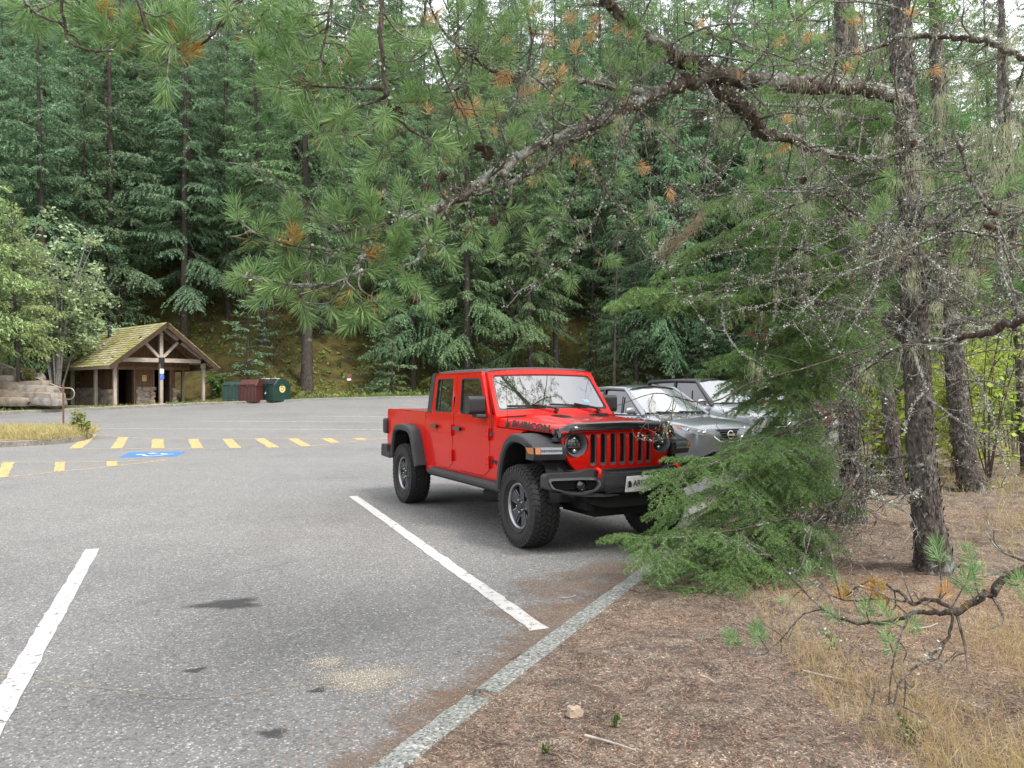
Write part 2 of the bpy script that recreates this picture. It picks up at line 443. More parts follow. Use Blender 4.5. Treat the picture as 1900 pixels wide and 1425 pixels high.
def line(name, path, w, mat, lift=.004, step=.5, jit=.004):
    P = []
    for a, c in zip(path[:-1], path[1:]):
        a, c = np.array(a[:2], float), np.array(c[:2], float); n = max(1, int(np.linalg.norm(c - a) / step))
        for k in range(n): P.append(a + (c - a) * k / n)
    P.append(np.array(path[-1][:2], float)); rows = []
    for i, p in enumerate(P):
        t = P[min(i + 1, len(P) - 1)] - P[max(i - 1, 0)]; t = t / (np.linalg.norm(t) + 1e-9); n = np.array((-t[1], t[0]))
        for sg in (-1, 1):
            q = p + n * sg * (w / 2 + random.gauss(0, jit)); rows.append((q[0], q[1], lot(q[0], q[1]) + lift))
    b = MB().add(rows, [(2 * i, 2 * i + 2, 2 * i + 3, 2 * i + 1) for i in range(len(P) - 1)])
    return b.build(name, mat, LOT, recalc=False)
def L(px, py): p = hit(px, py, lot); return (p.x, p.y)
line('stall_line', [(-2.375, 11.495), (.175, 5.06)], .125, WPAINT, step=.12)
line('stall_line', [(-4.21, 7.72), (-2.50, 3.72), (-1.75, 1.95)], .125, WPAINT, step=.12)
line('stall_line', [(-6.1, 4.1), (-4.2, -.4)], .125, WPAINT, step=.3)
line('stall_line', [(.2, 16.3), (2.1, 11.6)], .125, WPAINT, step=.3)
for a, b_ in (((165, 795), (760, 797.5)), ((375, 781.5), (790, 783.5)), ((570, 772), (790, 773.5))): line('lot_line', [L(*a), L(*b_)], .11, WTHIN)
for pth in ([(168, 806), (230, 811), (310, 814.5), (470, 814), (640, 813.5), (720, 812.5)], [(135, 833), (300, 832.5), (480, 831.5), (560, 829), (650, 820), (720, 812.5)], [(0, 857.5), (105, 857.5), (220, 856), (310, 853.5)], [(0, 886.5), (60, 880), (150, 871.5), (310, 853.5)], [(-60, 786), (0, 789), (60, 792), (100, 797)]):
    line('hatch_outline', [L(*p) for p in pth], .075, YTHIN, .004)
for a, b_, w in (((170, 807), (139, 832.4), .33), ((229, 811.5), (216, 832.3), .30), ((292.7, 815), (292.7, 832), .33), ((358, 815), (367, 832), .30), ((421.6, 814.7), (437.4, 831.6), .30), ((481.6, 813.8), (508, 830.5), .30), ((542.6, 813.8), (569, 828.2), .30), ((604.7, 813.4), (622.6, 821.7), .30), ((663, 813.2), (673, 816.5), .30), ((16, 858), (2, 886), .21), ((111.5, 857.8), (110, 875), .19), ((207.7, 856.3), (207.7, 865.3), .20), ((12, 791.5), (-6, 803), .32), ((61, 794), (47, 804), .32)):
    line('hatch_stripe', [L(*a), L(*b_)], w, YPAINT, .007, .2, .008)
BQ = [L(242, 839.3), L(344, 838), L(327, 846.7), L(219, 848.9)]
BLUE = sheet('accessible_symbol', BQ, BPAINT, .004)
BA = [np.array(p) for p in BQ]
def bq(u, v): return (1 - v) * ((1 - u) * BA[0] + u * BA[1]) + v * ((1 - u) * BA[3] + u * BA[2])
def stroke(pts, w):
    out = []
    P = [np.array(p, float) for p in pts]
    L_, R_ = [], []
    for i, p in enumerate(P):
        t = P[min(i + 1, len(P) - 1)] - P[max(i - 1, 0)]; t /= np.linalg.norm(t) + 1e-9; n = np.array((-t[1], t[0])) * w / 2
        L_.append(p + n); R_.append(p - n)
    v = [bq(*q) for q in L_ + R_]; n = len(P)
    return [(q[0], q[1], lot(*q) + .008) for q in v], [(i, i + 1, n + i + 1, n + i) for i in range(n - 1)]
wm = MB()
for pts, w in (([(.22, .55), (.42, .52)], .13), ([(.40, .52), (.44, .30), (.50, .25)], .09), ([(.46, .45), (.62, .40)], .08), ([(.60, .38), (.78, .60), (.86, .52)], .09), ([(.55 + .17 * math.cos(a), .62 + .26 * math.sin(a)) for a in [R(k) for k in range(10, 250, 20)]], .075)): wm.add(*stroke(pts, w))
wm.build('wheelchair_figure', WPAINT, LOT, recalc=False)

# wear on the asphalt: oil spots, crack filled with dust -----------------------------
def stain_mat(name, col, rough, k=.9):
    t = NT(name); P = t.coord('Object'); n = t.noise(9, 5, .7, P); a = t.n('Attribute', attribute_name='soft')
    n2 = t.noise(95, 3, .7, P)
    al = t.math('MULTIPLY', t.ramp(t.math('ADD', a.outputs['Fac'], t.math('MULTIPLY_ADD', n.outputs[0], .45, t.math('MULTIPLY', n2.outputs[0], .55))), [(.50, 0), (1.05, 1)]), k)
    c = t.mix(t.ramp(n2.outputs[0], [(.35, .0), (.6, .6)]), col, [v * .4 for v in col])
    b = t.bsdf(**{'Base Color': c, 'Roughness': rough, 'Alpha': al}); t.put(b.inputs['Normal'], t.bump(n2.outputs[0], .5, .006)); return t.done(b)
OIL = stain_mat('oil_stain', (.055, .053, .054), .6, .72); DUST = stain_mat('pale_dust', (.42, .375, .31), .95, .6); NEED = stain_mat('needle_dust', (.24, .165, .115), .95, .42); CRK = stain_mat('crack_dust', (.36, .30, .22), .95, .55); FADE = stain_mat('faded_paint', (.30, .30, .29), .85, .45)
def blot(name, c, rx, ry, rot, mat, lift=.002, n=28, rings=5):
    b = MB(); soft = []; vs = []; fs = []
    for r in range(rings + 1):
        for k in range(n):
            a = 2 * math.pi * k / n; q = r / rings
            wob = 1 + .22 * math.sin(3 * a + c[0] * 7) + .13 * math.sin(5 * a + c[1] * 5)
            x, y = rx * q * math.cos(a) * wob, ry * q * math.sin(a) * wob
            X_, Y_ = c[0] + x * math.cos(rot) - y * math.sin(rot), c[1] + x * math.sin(rot) + y * math.cos(rot)
            vs.append((X_, Y_, lot(X_, Y_) + lift)); soft.append(1 - q)
    for r in range(rings):
        for k in range(n): fs.append((r * n + k, r * n + (k + 1) % n, (r + 1) * n + (k + 1) % n, (r + 1) * n + k))
    o = b.add(vs, fs).build(name, mat, LOT, recalc=False)
    at_ = o.data.attributes.new('soft', 'FLOAT', 'POINT'); at_.data.foreach_set('value', np.array(soft, np.float32)); return o
def strip_blot(name, path, w, mat, lift=.002, per=8, wob=.3):
    P = spline(path, per); vs = []; soft = []; fs = []
    for i, p in enumerate(P):
        t = P[min(i + 1, len(P) - 1)] - P[max(i - 1, 0)]; t /= np.linalg.norm(t) + 1e-9; n = np.array((-t[1], t[0]))
        e = min(1, i / 3, (len(P) - 1 - i) / 3)
        for k, o in enumerate((-1, -.4, 0, .4, 1)):
            ww = w * (1 + wob * math.sin(i * 1.7 + 2) * math.sin(i * .63))
            q = p + n * (o * ww + random.gauss(0, w * .12)); vs.append((q[0], q[1], lot(q[0], q[1]) + lift)); soft.append((1 - abs(o)) * e)
    for i in range(len(P) - 1):
        for k in range(4): fs.append((i * 5 + k, (i + 1) * 5 + k, (i + 1) * 5 + k + 1, i * 5 + k + 1))
    o = MB().add(vs, fs).build(name, mat, LOT, recalc=False)
    at_ = o.data.attributes.new('soft', 'FLOAT', 'POINT'); at_.data.foreach_set('value', np.array(soft, np.float32)); return o
blot('oil_stain', L(423, 1121), .27, .17, .1, OIL); blot('oil_stain', L(508, 1361), .075, .06, 0, OIL); blot('oil_stain', L(362, 1244), .07, .045, .5, OIL)
blot('oil_stain', L(590, 1281), .06, .04, .5, OIL); blot('oil_stain', L(640, 884), .5, .5, .5, FADE, .0015)
blot('dust_patch', L(678, 1258), .30, .22, .3, DUST); blot('dust_patch', L(604, 1230), .15, .10, .2, DUST)
strip_blot('dust_crack', [L(-30, 1246), L(60, 1258), L(140, 1272), L(230, 1282), L(320, 1296), L(420, 1292), L(520, 1276), L(620, 1268), L(700, 1262), L(760, 1285), L(830, 1302)], .010, CRK, .003, 12, .9)
strip_blot('faded_line', [L(250, 1122), L(370, 1090), L(460, 1060), L(540, 1040)], .07, FADE, .0025)
# orange needle drift along the kerb foot
for a, b_, w in ((0.6, 5.2, .26), (5.0, 9.6, .30), (9.4, 14, .22), (14, 24, .3)):
    s0 = kerb_s(-.49, 3.22); pts = []
    for s in np.linspace(s0 + a - 2.2, s0 + b_ - 2.2, 9):
        px, py = kp(s); nx, ny = kn(s); o = .06 + .05 * math.sin(s * 2.1); pts.append((px - nx * o, py - ny * o))
    strip_blot('needle_drift', pts, w, NEED, .0022, 8, .35)
for c, rx, ry in ((L(1030, 1090), .5, .35), (L(1110, 1060), .55, .3), (L(820, 1300), .28, .16), (L(990, 1135), .4, .25), (L(1320, 925), .8, .5)): blot('needle_drift', c, rx, ry, .6, NEED, .0012)

# left island with dry grass ----------------------------------------------------------
IP = [L(-60, 833), L(0, 830), L(60, 827), L(110, 823.5), (L(150, 819)), L(171, 813), L(172, 808), L(158, 805), L(120, 803), L(60, 801), L(0, 799), L(-80, 797)]
isl = MB(); n = len(IP); zt = .15
cx = sum(p[0] for p in IP) / n; cy = sum(p[1] for p in IP) / n
top = [(x, y, lot(x, y) + zt) for x, y in IP]; bot = [(x, y, lot(x, y) - .1) for x, y in IP]; inn = [(cx + (x - cx) * .93, cy + (y - cy) * .85, lot(x, y) + zt + .005) for x, y in IP]
isl.add(top + bot + inn, [(n + i, n + (i + 1) % n, (i + 1) % n, i) for i in range(n)] + [(i, (i + 1) % n, 2 * n + (i + 1) % n, 2 * n + i) for i in range(n)])
o = isl.build('island_kerb', CONC2, None); o['kind'] = 'structure'
si = MB().add([(p[0], p[1], p[2] + .01) for p in inn], [tuple(range(n))]).build('island_soil', pmat('dry_soil', (.26, .19, .11), .95, 0, .35, 4, .5, 60), None); si['kind'] = 'structure'
# ================================================================== red pickup truck  (x forward from the front axle, y to its left, z up)
RED = pmat('red_paint', (.54, .010, .006), .32, 0, .03, 2, coat=.45, spec=.08)
BLK = pmat('black_plastic', (.022, .023, .026), .55, 0, .2, 90, .25, 500)
BLK2 = pmat('black_gloss', (.012, .012, .014), .12, 0, .1, 20, coat=.5)
TOPM = pmat('hard_top_black', (.028, .029, .032), .42, 0, .15, 200, .15, 700)
DARK = pmat('dark_underbody', (.008, .008, .009), .8, 0, .4, 12)
RUB = pmat('tyre_rubber', (.020, .019, .019), .78, 0, .25, 25, .2, 300)
RIMG = pmat('rim_dark_grey', (.075, .080, .090), .30, .6, .1, 30)
RIMS = pmat('rim_machined', (.36, .37, .39), .32, 1.0, .08, 40)
GREYP = pmat('grey_plastic', (.10, .105, .115), .45, 0, .1, 60)
CHROME = pmat('chrome', (.75, .76, .78), .08, 1.0, .05, 20)
def glass_mat(name, base, rough=.015, ior=1.9, tr=0.0):
    t = NT(name); b = t.bsdf(**{'Base Color': (*base, 1), 'Roughness': rough, 'IOR': ior, 'Transmission Weight': tr, 'Coat Weight': .6, 'Coat IOR': 1.7, 'Coat Roughness': .01})
    nz = t.noise(2.2, 2, .5); t.put(b.inputs['Normal'], t.bump(nz.outputs[0], .02, .02)); return t.done(b)
GLASS = glass_mat('tinted_glass', (.006, .007, .008))
WGLASS = glass_mat('windscreen_glass', (.012, .014, .014), .02, 3.2)
LENS = glass_mat('lens_clear', (.22, .235, .25), .1, 1.6)
LENSD = glass_mat('lamp_dark_lens', (.02, .02, .022), .04, 1.6)
AMBER = glass_mat('amber_lens', (.42, .13, .008), .12, 1.5)
REDL = glass_mat('red_lens', (.25, .01, .01), .12, 1.5)
PLATEW = pmat('plate_white', (.72, .74, .72), .4, 0, .05, 20)
INK = pmat('black_ink', (.012, .012, .012), .5, 0, .1, 30)

def text_obj(name, body, mat, parent, M, size, extrude=.001, shear=0, sx=1.0, bold=0.0, space=1.0):
    cu = bpy.data.curves.new(name, 'FONT'); cu.body = body; cu.size = size; cu.extrude = extrude; cu.shear = shear
    cu.align_x = 'CENTER'; cu.align_y = 'CENTER'; cu.offset = bold; cu.space_character = space; cu.resolution_u = 3
    tmp = bpy.data.objects.new(name + '_src', cu); me = bpy.data.meshes.new_from_object(tmp)
    bpy.data.objects.remove(tmp); bpy.data.curves.remove(cu)
    me.materials.clear(); me.materials.append(mat); me.transform(M @ Matrix.Diagonal((sx, 1, 1, 1)))
    return link(bpy.data.objects.new(name, me), parent)
def frame(o, ux, uy):
    ux = Vector(ux).normalized(); uy = Vector(uy); uz = ux.cross(uy).normalized(); uy = uz.cross(ux)
    M = Matrix((ux, uy, uz)).transposed().to_4x4(); M.translation = Vector(o); return M

def tyre_parts(parent, side, hub_name='rim', r=.415, w=.285, rr=.228, lugs=True, blocks=True, rimm=None, nspoke=5):
    """wheel centred at its own origin; side=-1: outer face towards -y"""
    o = side; hw = w / 2; b = MB()
    prof = [(rr, hw * .70), (rr + .012, hw * .86), (rr + .06, hw * 1.0), (r * .86, hw * 1.0), (r * .93, hw * .94), (r * .965, hw * .84), (r * .972, hw * .3), (r * .972, 0)]
    prof = prof + [(a, -h) for a, h in prof[-2::-1]]
    b.lathe(prof, n=72)
    ty = b.build('tyre', RUB, parent, smooth=40)
    if blocks:
        t = MB(); n = 46
        for k in range(n):
            a0 = 2 * math.pi * k / n
            for row, (h0, h1, ph, wd) in enumerate(((-.98, -.60, 0, .80), (-.52, -.16, .5, .78), (-.10, .26, .15, .74), (.33, .62, .6, .78), (.66, .98, .3, .80))):
                if row in (1, 2, 3) and k % 1: continue
                st = 2 * math.pi / n; am = a0 + ph * st; da = st * wd / 2; sk = .25 * st * (1 if row % 2 else -1)
                vs = []
                for rad in (r * .955, r * 1.0):
                    for hh, s2 in ((h0, -1), (h1, 1)):
                        q = rad - (.020 if abs(hh) > .9 else 0)
                        for sg in (-1, 1):
                            an = am + sg * da * (.92 if rad > r * .98 else 1) + sk * s2
                            vs.append((q * math.cos(an), hh * hw * (.97 if rad > r * .98 else 1), q * math.sin(an)))
                t.add(vs, [(0,1,3,2),(4,6,7,5),(0,4,5,1),(1,5,7,3),(3,7,6,2),(2,6,4,0)])
            # sidewall lugs
            for sd in (-1, 1):
                vs = []; am = a0 + (.0 if sd < 0 else .3) * 2 * math.pi / n; da = .30 * 2 * math.pi / n
                L = .80 if k % 2 else .86
                for rad, hh in ((r * .97, hw * .80), (r * .965, hw * .99), (r * L, hw * 1.035), (r * L, hw * .97)):
                    for sg in (-1, 1): vs.append((rad * math.cos(am + sg * da), hh * sd, rad * math.sin(am + sg * da)))
                t.add(vs, [(0,1,3,2),(2,3,5,4),(4,5,7,6),(6,7,1,0),(0,2,4,6),(1,7,5,3)])
        t.build('tread', RUB, ty, recalc=True)
        rb = MB()                                            # raised sidewall rib and lettering band
        for rad in (rr + .035, r * .80):
            rb.lathe([(rad - .004, o * hw * .99), (rad, o * (hw * 1.0 + .004)), (rad + .004, o * hw * .99)], n=64)
        rb.build('sidewall_rib', RUB, ty, smooth=60)
    rm = MB()
    y0 = o * hw * .72
    rm.lathe([(rr * .99, -o * hw * .72), (rr * .90, -o * hw * .6), (rr * .86, 0), (rr * .87, o * hw * .45), (rr * .90, y0 - o * .012)], n=64)
    rim = rm.build('rim', rimm or RIMG, parent, smooth=50)
    lp = MB(); lp.lathe([(rr * .895, y0 - o * .012), (rr * .91, y0 + o * .004), (rr * .97, y0 + o * .012), (rr * 1.02, y0 + o * .006), (rr * 1.02, y0 - o * .01)], n=64)
    lp.build('rim_lip', RIMS, rim, smooth=60)
    for k in range(nspoke):
        sp = MB(); a = 2 * math.pi * (k + .25) / nspoke
        ca, sa = math.cos(a), math.sin(a)
        def mp(u, v, ww, ca=ca, sa=sa):
            dip = .016 * sstep(.04, rr * .9, u)
            return (u * ca - v * sa, y0 - o * (.026 - dip) + o * ww, u * sa + v * ca)
        sp.plate([[(.03, -.052), (rr * .45, -.040), (rr * .90, -.062), (rr * .93, 0), (rr * .90, .062), (rr * .45, .040), (.03, .052)]], -.05, 0, mp, {'u': [rr * .3, rr * .6]})
        for sg in (-1, 1):
            edge = MB(); edge.plate([[(rr * .42, sg * .041), (rr * .88, sg * .062), (rr * .86, sg * .082), (rr * .46, sg * .055)]], -.055, -.012, mp); edge.build('spoke_edge', RIMS, rim, bevel=.003)
        sp.build('spoke', rimm or RIMG, rim, bevel=.006)
    hb = MB(); hb.lathe([(.001, y0 - o * .004), (.036, y0 - o * .006), (.042, y0 - o * .016), (.085, y0 - o * .024), (.088, y0 - o * .07)], n=36)
    hb.build('hub_cap', rimm or BLK, rim, smooth=40)
    for k in range(5):
        ln = MB(); a = 2 * math.pi * (k + .75) / 5; c = Vector((.062 * math.cos(a), y0 - o * .02, .062 * math.sin(a)))
        ln.lathe([(.001, o * .022), (.008, o * .021), (.0115, o * .012), (.0115, -o * .02)], c, n=12)
        ln.build('lug_nut', CHROME, rim, smooth=50)
    bk = MB(); bk.lathe([(.02, o * .01), (.165, o * .01), (.165, -o * .02)], n=40)
    bk.build('brake_disc', pmat('brake_steel', (.12, .115, .11), .45, .8, .1, 30), rim, smooth=40)
    return ty

TRUCK = empty('pickup_truck', (.8373, 8.1009, 0), R(-63.0), 'red four door pickup truck with black flares and hard top parked at the kerb', 'pickup truck')
T = TRUCK
def side_y(z):          # tumblehome of the cab side
    return .79 - .012 * max(0, (1.0 - z)) ** 1 * 1.2 - (.055 * (z - 1.30) / .5 if z > 1.30 else .006 * sstep(1.1, 1.3, z))
def smap(s, off=0.0): return lambda u, v, w: (u, s * (side_y(v) + off + w), v)

# body shell -----------------------------------------------------------------
FDo = [(-1.70, .615), (-.99, .615), (-.845, .70), (-.845, 1.17), (-.875, 1.315), (-1.150, 1.772), (-1.835, 1.772), (-1.853, 1.28), (-1.885, .92), (-1.86, .80)]
RDo = [(-2.30, .615), (-2.03, .615), (-1.905, .70), (-1.905, .95), (-1.873, 1.28), (-1.855, 1.772), (-2.57, 1.772), (-2.62, 1.29), (-2.685, 1.05), (-2.58, .90)]
FDr = [.10, .10, .03, 0, .02, .06, .03, 0, 0, .12]; RDr = [.12, .08, .03, 0, .02, .03, .06, .02, .02, .1]
fwin = [(-1.665, 1.292), (-.96, 1.292), (-.955, 1.345), (-1.175, 1.712), (-1.712, 1.718)]
rwin = [(-2.49, 1.300), (-1.930, 1.300), (-1.952, 1.725), (-2.49, 1.725)]
def grow(p, d):
    cx = sum(a for a, b in p) / len(p); cz = sum(b for a, b in p) / len(p)
    return [(a + d * (a - cx) / max(.2, abs(a - cx)), b + d * (b - cz) / max(.2, abs(b - cz))) for a, b in p]
body = MB()
for s in (-1, 1):
    # tub side: sill, pillars, cowl side and front quarter behind the flare
    body.plate([[(-2.86, .56), (-.44, .56), (-.40, .70), (-.33, .95), (-.20, 1.10), (-.05, 1.155), (-.70, 1.168), (-.70, 1.285), (-.865, 1.30), (-1.165, 1.79), (-2.60, 1.79), (-2.76, 1.29), (-2.86, 1.285)], grow(rpoly(FDo, FDr), .0035), grow(rpoly(RDo, RDr), .0035)], -.05, .0, smap(s), {'v': [.78, .92, 1.05, 1.18, 1.30]})
    body.b2((-2.86, s * .72, .50), (-.40, s * .775, .60))
body.b2((-.92, -.72, 1.0), (-.70, .72, 1.275))                                   # cowl
body.plate([[(-2.86, -.74), (-2.78, -.74), (-2.78, .74), (-2.86, .74)]], .56, 1.28, lambda u, v, w: (u, v, w))
body.build('body', RED, T, bevel=.008)
seam = MB()
for s in (-1, 1):
    seam.plate([[(-2.83, .60), (-.60, .60), (-.75, 1.15), (-.87, 1.30), (-1.165, 1.78), (-2.60, 1.78), (-2.76, 1.285)], grow(fwin, .03), grow(rwin, .03)], -.075, -.055, smap(s))
ub = MB(); ub.b2((-2.78, -.70, .45), (-.45, .70, .60)); ub.b2((-4.6, -.62, .56), (-2.8, .62, .68)); ub.b2((-2.6, -.64, 1.25), (-1.0, .64, 1.30)); ub.b2((-2.6, -.66, .62), (-.95, .66, 1.26))
ub.b2((-4.65, -.45, .42), (.60, -.36, .56)); ub.b2((-4.65, .36, .42), (.60, .45, .56))
for ax in (0, -3.487):
    ub.tube([(ax, -.70, .415), (ax, .70, .415)], .05, 10); ub.lathe([(.01, -.15), (.12, -.12), (.15, 0), (.12, .12), (.01, .15)], (ax, .12 if ax == 0 else 0, .40), n=18)
ub.b2((-.70, -.56, .70), (.38, .56, 1.10)); ub.b2((.05, -.60, .55), (.62, .60, .80)); ub.b2((-.1, -.30, .33), (.5, .34, .50)); ub.b2((-1.9, -.2, .33), (-1.3, .12, .46)); ub.b2((-2.3, .25, .30), (-1.2, .6, .5))
ub.tube([(.1, -.6, .42), (.22, .6, .36)], .022, 8); ub.tube([(-1.5, -.5, .33), (-1.2, -.42, .36)], .09, 10)
for s in (-1, 1):
    ub.tube([(0, s * .55, .45), (.03, s * .56, .95)], .05, 10); ub.tube([(-3.45, s * .5, .45), (-3.3, s * .52, .85)], .04, 8)
    # inner wheel housings
    ub.plate([[(-.50, .55), (-.45, 1.0), (-.1, 1.10), (.36, 1.02), (.36, .80), (.20, .60)]], .0, .03, lambda u, v, w, s=s: (u, s * (.52 + w), v))
    for ax, hi in ((0, 1.08), (-3.487, 1.09)):
        ub.grid(lambda u, v, ax=ax, s=s, hi=hi: (ax + .50 * math.cos(R(u)), s * v, .50 + (hi - .5) * math.sin(R(u))), range(0, 181, 15), (.50, .87 if ax else .80))
ub.build('underbody', DARK, T)
seam.build('door_gaps', DARK, T)

# hood -----------------------------------------------------------------------
def hood(u, v):
    x = -.72 + 1.31 * u - .10 * abs(v) ** 3 * u ** 4; w = .755 - .095 * u; e = .045 * sstep(.90, 1.0, u)
    top = 1.285 - .060 * u - e
    a = abs(v); sg = 1 if v >= 0 else -1
    if a <= .80:
        y = a / .80 * (w - .03); z = top - .012 * (a / .8) ** 2 + .030 * (1 - sstep(.36, .44, y)) * (1 - sstep(.80, .97, u)) - .006 * sstep(.05, .0, u)
    else:
        k = (a - .80) / .20
        y = w - .03 + .03 * math.sin(k * math.pi / 2) + .012 * k; z = (top - .012) - (top - .012 - (1.175 - .03 * u)) * (1 - math.cos(min(1, k * 1.0) * math.pi / 2))
    return (x, sg * y, z)
us = [i / 26 for i in range(27)]; vs = [-1 + i / 44 for i in range(89)]
hb = MB().grid(hood, us, vs); hob = hb.build('hood', RED, T, smooth=38)
sol = hob.modifiers.new('solid', 'SOLIDIFY'); sol.thickness = .012; sol.offset = -1
ht = MB()
def on_hood(x, y, lift=.004):
    u = (x + .72) / 1.31; w = .755 - .095 * u; a = abs(y) / (w - .03) * .80
    p = hood(u, math.copysign(a, y)); return Vector((p[0], p[1], p[2] + lift))
for s in (-1, 1):          # black vents on the power bulge and the cowl grille
    q = [on_hood(-.34, s * .16), on_hood(-.06, s * .17), on_hood(-.10, s * .31), on_hood(-.36, s * .31)]
    ht.add(q, [(0, 1, 2, 3)])
    for k in range(4):
        xx = -.32 + .06 * k; ht.bar(on_hood(xx, s * .18, .008), on_hood(xx, s * .30, .008), .012, .008)
ht.plate([[(-.80, -.62), (-.70, -.62), (-.70, .62), (-.80, .62)]], 1.268, 1.292, lambda u, v, w: (u, v, w))
for y in (-.33, .24, .58): ht.b2((-.68, y - .05, 1.285), (-.63, y + .05, 1.30))
ht.build('hood_vents', BLK, hob)
for s in (-1, 1):          # rubber hood latches beside the grille
    lat = MB(); lat.b2((.40, s * .668, 1.10), (.46, s * .70, 1.20)); lat.b2((.385, s * .66, 1.075), (.48, s * .715, 1.11)); lat.tube([(.42, s * .70, 1.19), (.44, s * .72, 1.14)], .016, 8)
    lat.build('hood_latch', BLK, hob, bevel=.005)
text_obj('lettering', 'RUBICON', INK, hob, frame((-.035, -.7230, 1.205), (1, .066, -.040), (0, .22, 1)), .098, .0006, .12, 1.58, .0042, 1.06)
lt2 = text_obj('lettering', 'RUBICON', INK, hob, frame((-.035, .7230, 1.205), (-1, .066, .040), (0, -.22, 1)), .098, .0006, .12, 1.58, .0042, 1.06)
# bug deflector
def shield(u, v):
    y = .695 * u; a = abs(u); c = sstep(.80, 1.0, a)
    x = .605 - .05 * u * u - .06 * c - .05 * v; z0 = 1.180 - .075 * c; z1 = 1.262 - .060 * c - .01 * a
    return (x + .012 * math.sin(v * 3.14), y, z0 + (z1 - z0) * v)
sh = MB().grid(shield, [-1 + i / 24 for i in range(49)], [i / 6 for i in range(7)]).build('bug_deflector', BLK2, T, smooth=60)
sh.modifiers.new('s', 'SOLIDIFY').thickness = .012

# grille ---------------------------------------------------------------------
def gmap(u, v, w): return (.565 - .085 * (u / .66) ** 2 - .05 * sstep(.95, .76, v) * .4 + .02 * sstep(1.1, 1.2, v) * -1 + w, u, v)
gout = rpoly([(-.665, 1.10), (-.63, 1.165), (-.40, 1.186), (.40, 1.186), (.63, 1.165), (.665, 1.10), (.60, .90), (.49, .775), (-.49, .775), (-.60, .90)], [.05, .06, .1, .1, .06, .05, .1, .05, .05, .1])
SL = [-.33 + .11 * k for k in range(7)]
slots = [rrect(y - .036, .832, y + .036, 1.152 - .010 * abs(i - 3) / 3, .026, 4) for i, y in enumerate(SL)]
HLY, HLZ, HLR = .506, 1.045, .122
gr = MB().plate([gout] + slots + [circ(s * HLY, HLZ, HLR, 36) for s in (-1, 1)], -.055, 0, gmap, {'u': [-.6, -.45, -.28, -.165, -.055, .055, .165, .28, .45, .6], 'v': [.84, .95, 1.1]})
gro = gr.build('grille', RED, T, bevel=.006)
for y in SL:
    g2 = MB(); g2.plate([rrect(y - .043, .82, y + .043, 1.160, .03, 3), rrect(y - .028, .846, y + .028, 1.142, .022, 3)], -.035, -.010, gmap)
    g2.build('slot_surround', GREYP, gro, bevel=.003)
for y in SL:
    g3 = MB(); g3.plate([rrect(y - .042, .825, y + .042, 1.158, .03, 3)], -.065, -.052, gmap)
    for k in range(11):
        for j in range(2):
            zz = .858 + .026 * k + .013 * j; yy = y - .013 + .026 * j
            x = gmap(yy, zz, -.05)[0]
            g3.tube([(x, yy + .014 * math.cos(a), zz + .014 * math.sin(a)) for a in (R(90), R(150), R(210), R(270))], .0022, 4)
    g3.build('grille_mesh', DARK, gro)
for y in SL:
    g4 = MB(); g4.plate([rrect(y - .027, .846, y + .027, .862, .006, 2)], -.03, -.014, gmap)
    g4.build('slot_foot', GREYP, gro)
for s in (-1, 1):
    hl = MB(); x0 = gmap(s * HLY, HLZ, 0)[0] - .006
    ax = lambda r, h: (r, h)
    hl.lathe([(HLR + .004, x0 - .004), (HLR - .004, x0 + .006), (HLR - .012, x0 - .004), (HLR - .030, x0 - .045), (HLR - .034, x0 - .06)], (0, s * HLY, HLZ), 'x', 48)
    h = hl.build('headlight', GREYP, T, smooth=50)
    ln = MB(); ln.lathe([(.001, x0 - .030), (.05, x0 - .034), (.082, x0 - .045), (.092, x0 - .06)], (0, s * HLY, HLZ), 'x', 40)
    ln.build('lens', LENSD, h, smooth=60)
    el = MB()
    for z, hh in ((.022, .006), (-.026, .006)): el.b2((x0 - .043, s * HLY - .078, HLZ + z - hh / 2), (x0 - .024, s * HLY + .078, HLZ + z + hh / 2))
    for k in (-1, 0, 1): el.b2((x0 - .04, s * HLY + k * .045 - .015, HLZ - .014), (x0 - .0265, s * HLY + k * .045 + .015, HLZ + .012))
    el.build('lamp_bars', GREYP, h, bevel=.003)
    for z in (.058, -.062):
        em = MB(); em.lathe([(.001, x0 - .026), (.018, x0 - .03), (.024, x0 - .045)], (0, s * HLY + .004, HLZ + z), 'x', 20)
        em.build('reflector', CHROME, h, smooth=60)

# flares ---------------------------------------------------------------------
def flare(path, s, yin, yout, name, nose=0.0):
    P = [Vector((a[0], a[1])) for a in spline(path, 4)]; n = len(P); b = MB(); rows = []
    for i, p in enumerate(P):
        t = (P[min(i + 1, n - 1)] - P[max(i - 1, 0)]).normalized(); nn = Vector((-t.y, t.x))
        if nn.y < 0 and i > 2 and i < n - 3: nn = -nn
        k = i / (n - 1)
        sec = [(yin, 0), (yout - .035, 0), (yout - .010, -.010), (yout, -.03), (yout, -.075), (yout - .02, -.09), (yout - .05, -.085), (yout - .06, -.04), (yin, -.04)]
        row = []
        for y, o in sec:
            q = p + nn * o; sh_ = nose * sstep(.72, 1.0, k) * (yout - y) / (yout - yin)
            row.append((q.x + sh_, s * y, q.y))
        rows.append(row)
    m = len(rows[0])
    b.add([v for r in rows for v in r], [(i * m + j, (i + 1) * m + j, (i + 1) * m + (j + 1) % m, i * m + (j + 1) % m) for i in range(n - 1) for j in range(m)] + [tuple(range(m)), tuple((n - 1) * m + j for j in reversed(range(m)))])
    return b
FP = [(-.43, .57), (-.37, .80), (-.28, .98), (-.17, 1.085), (-.04, 1.135), (.12, 1.135), (.27, 1.10), (.40, 1.045)]
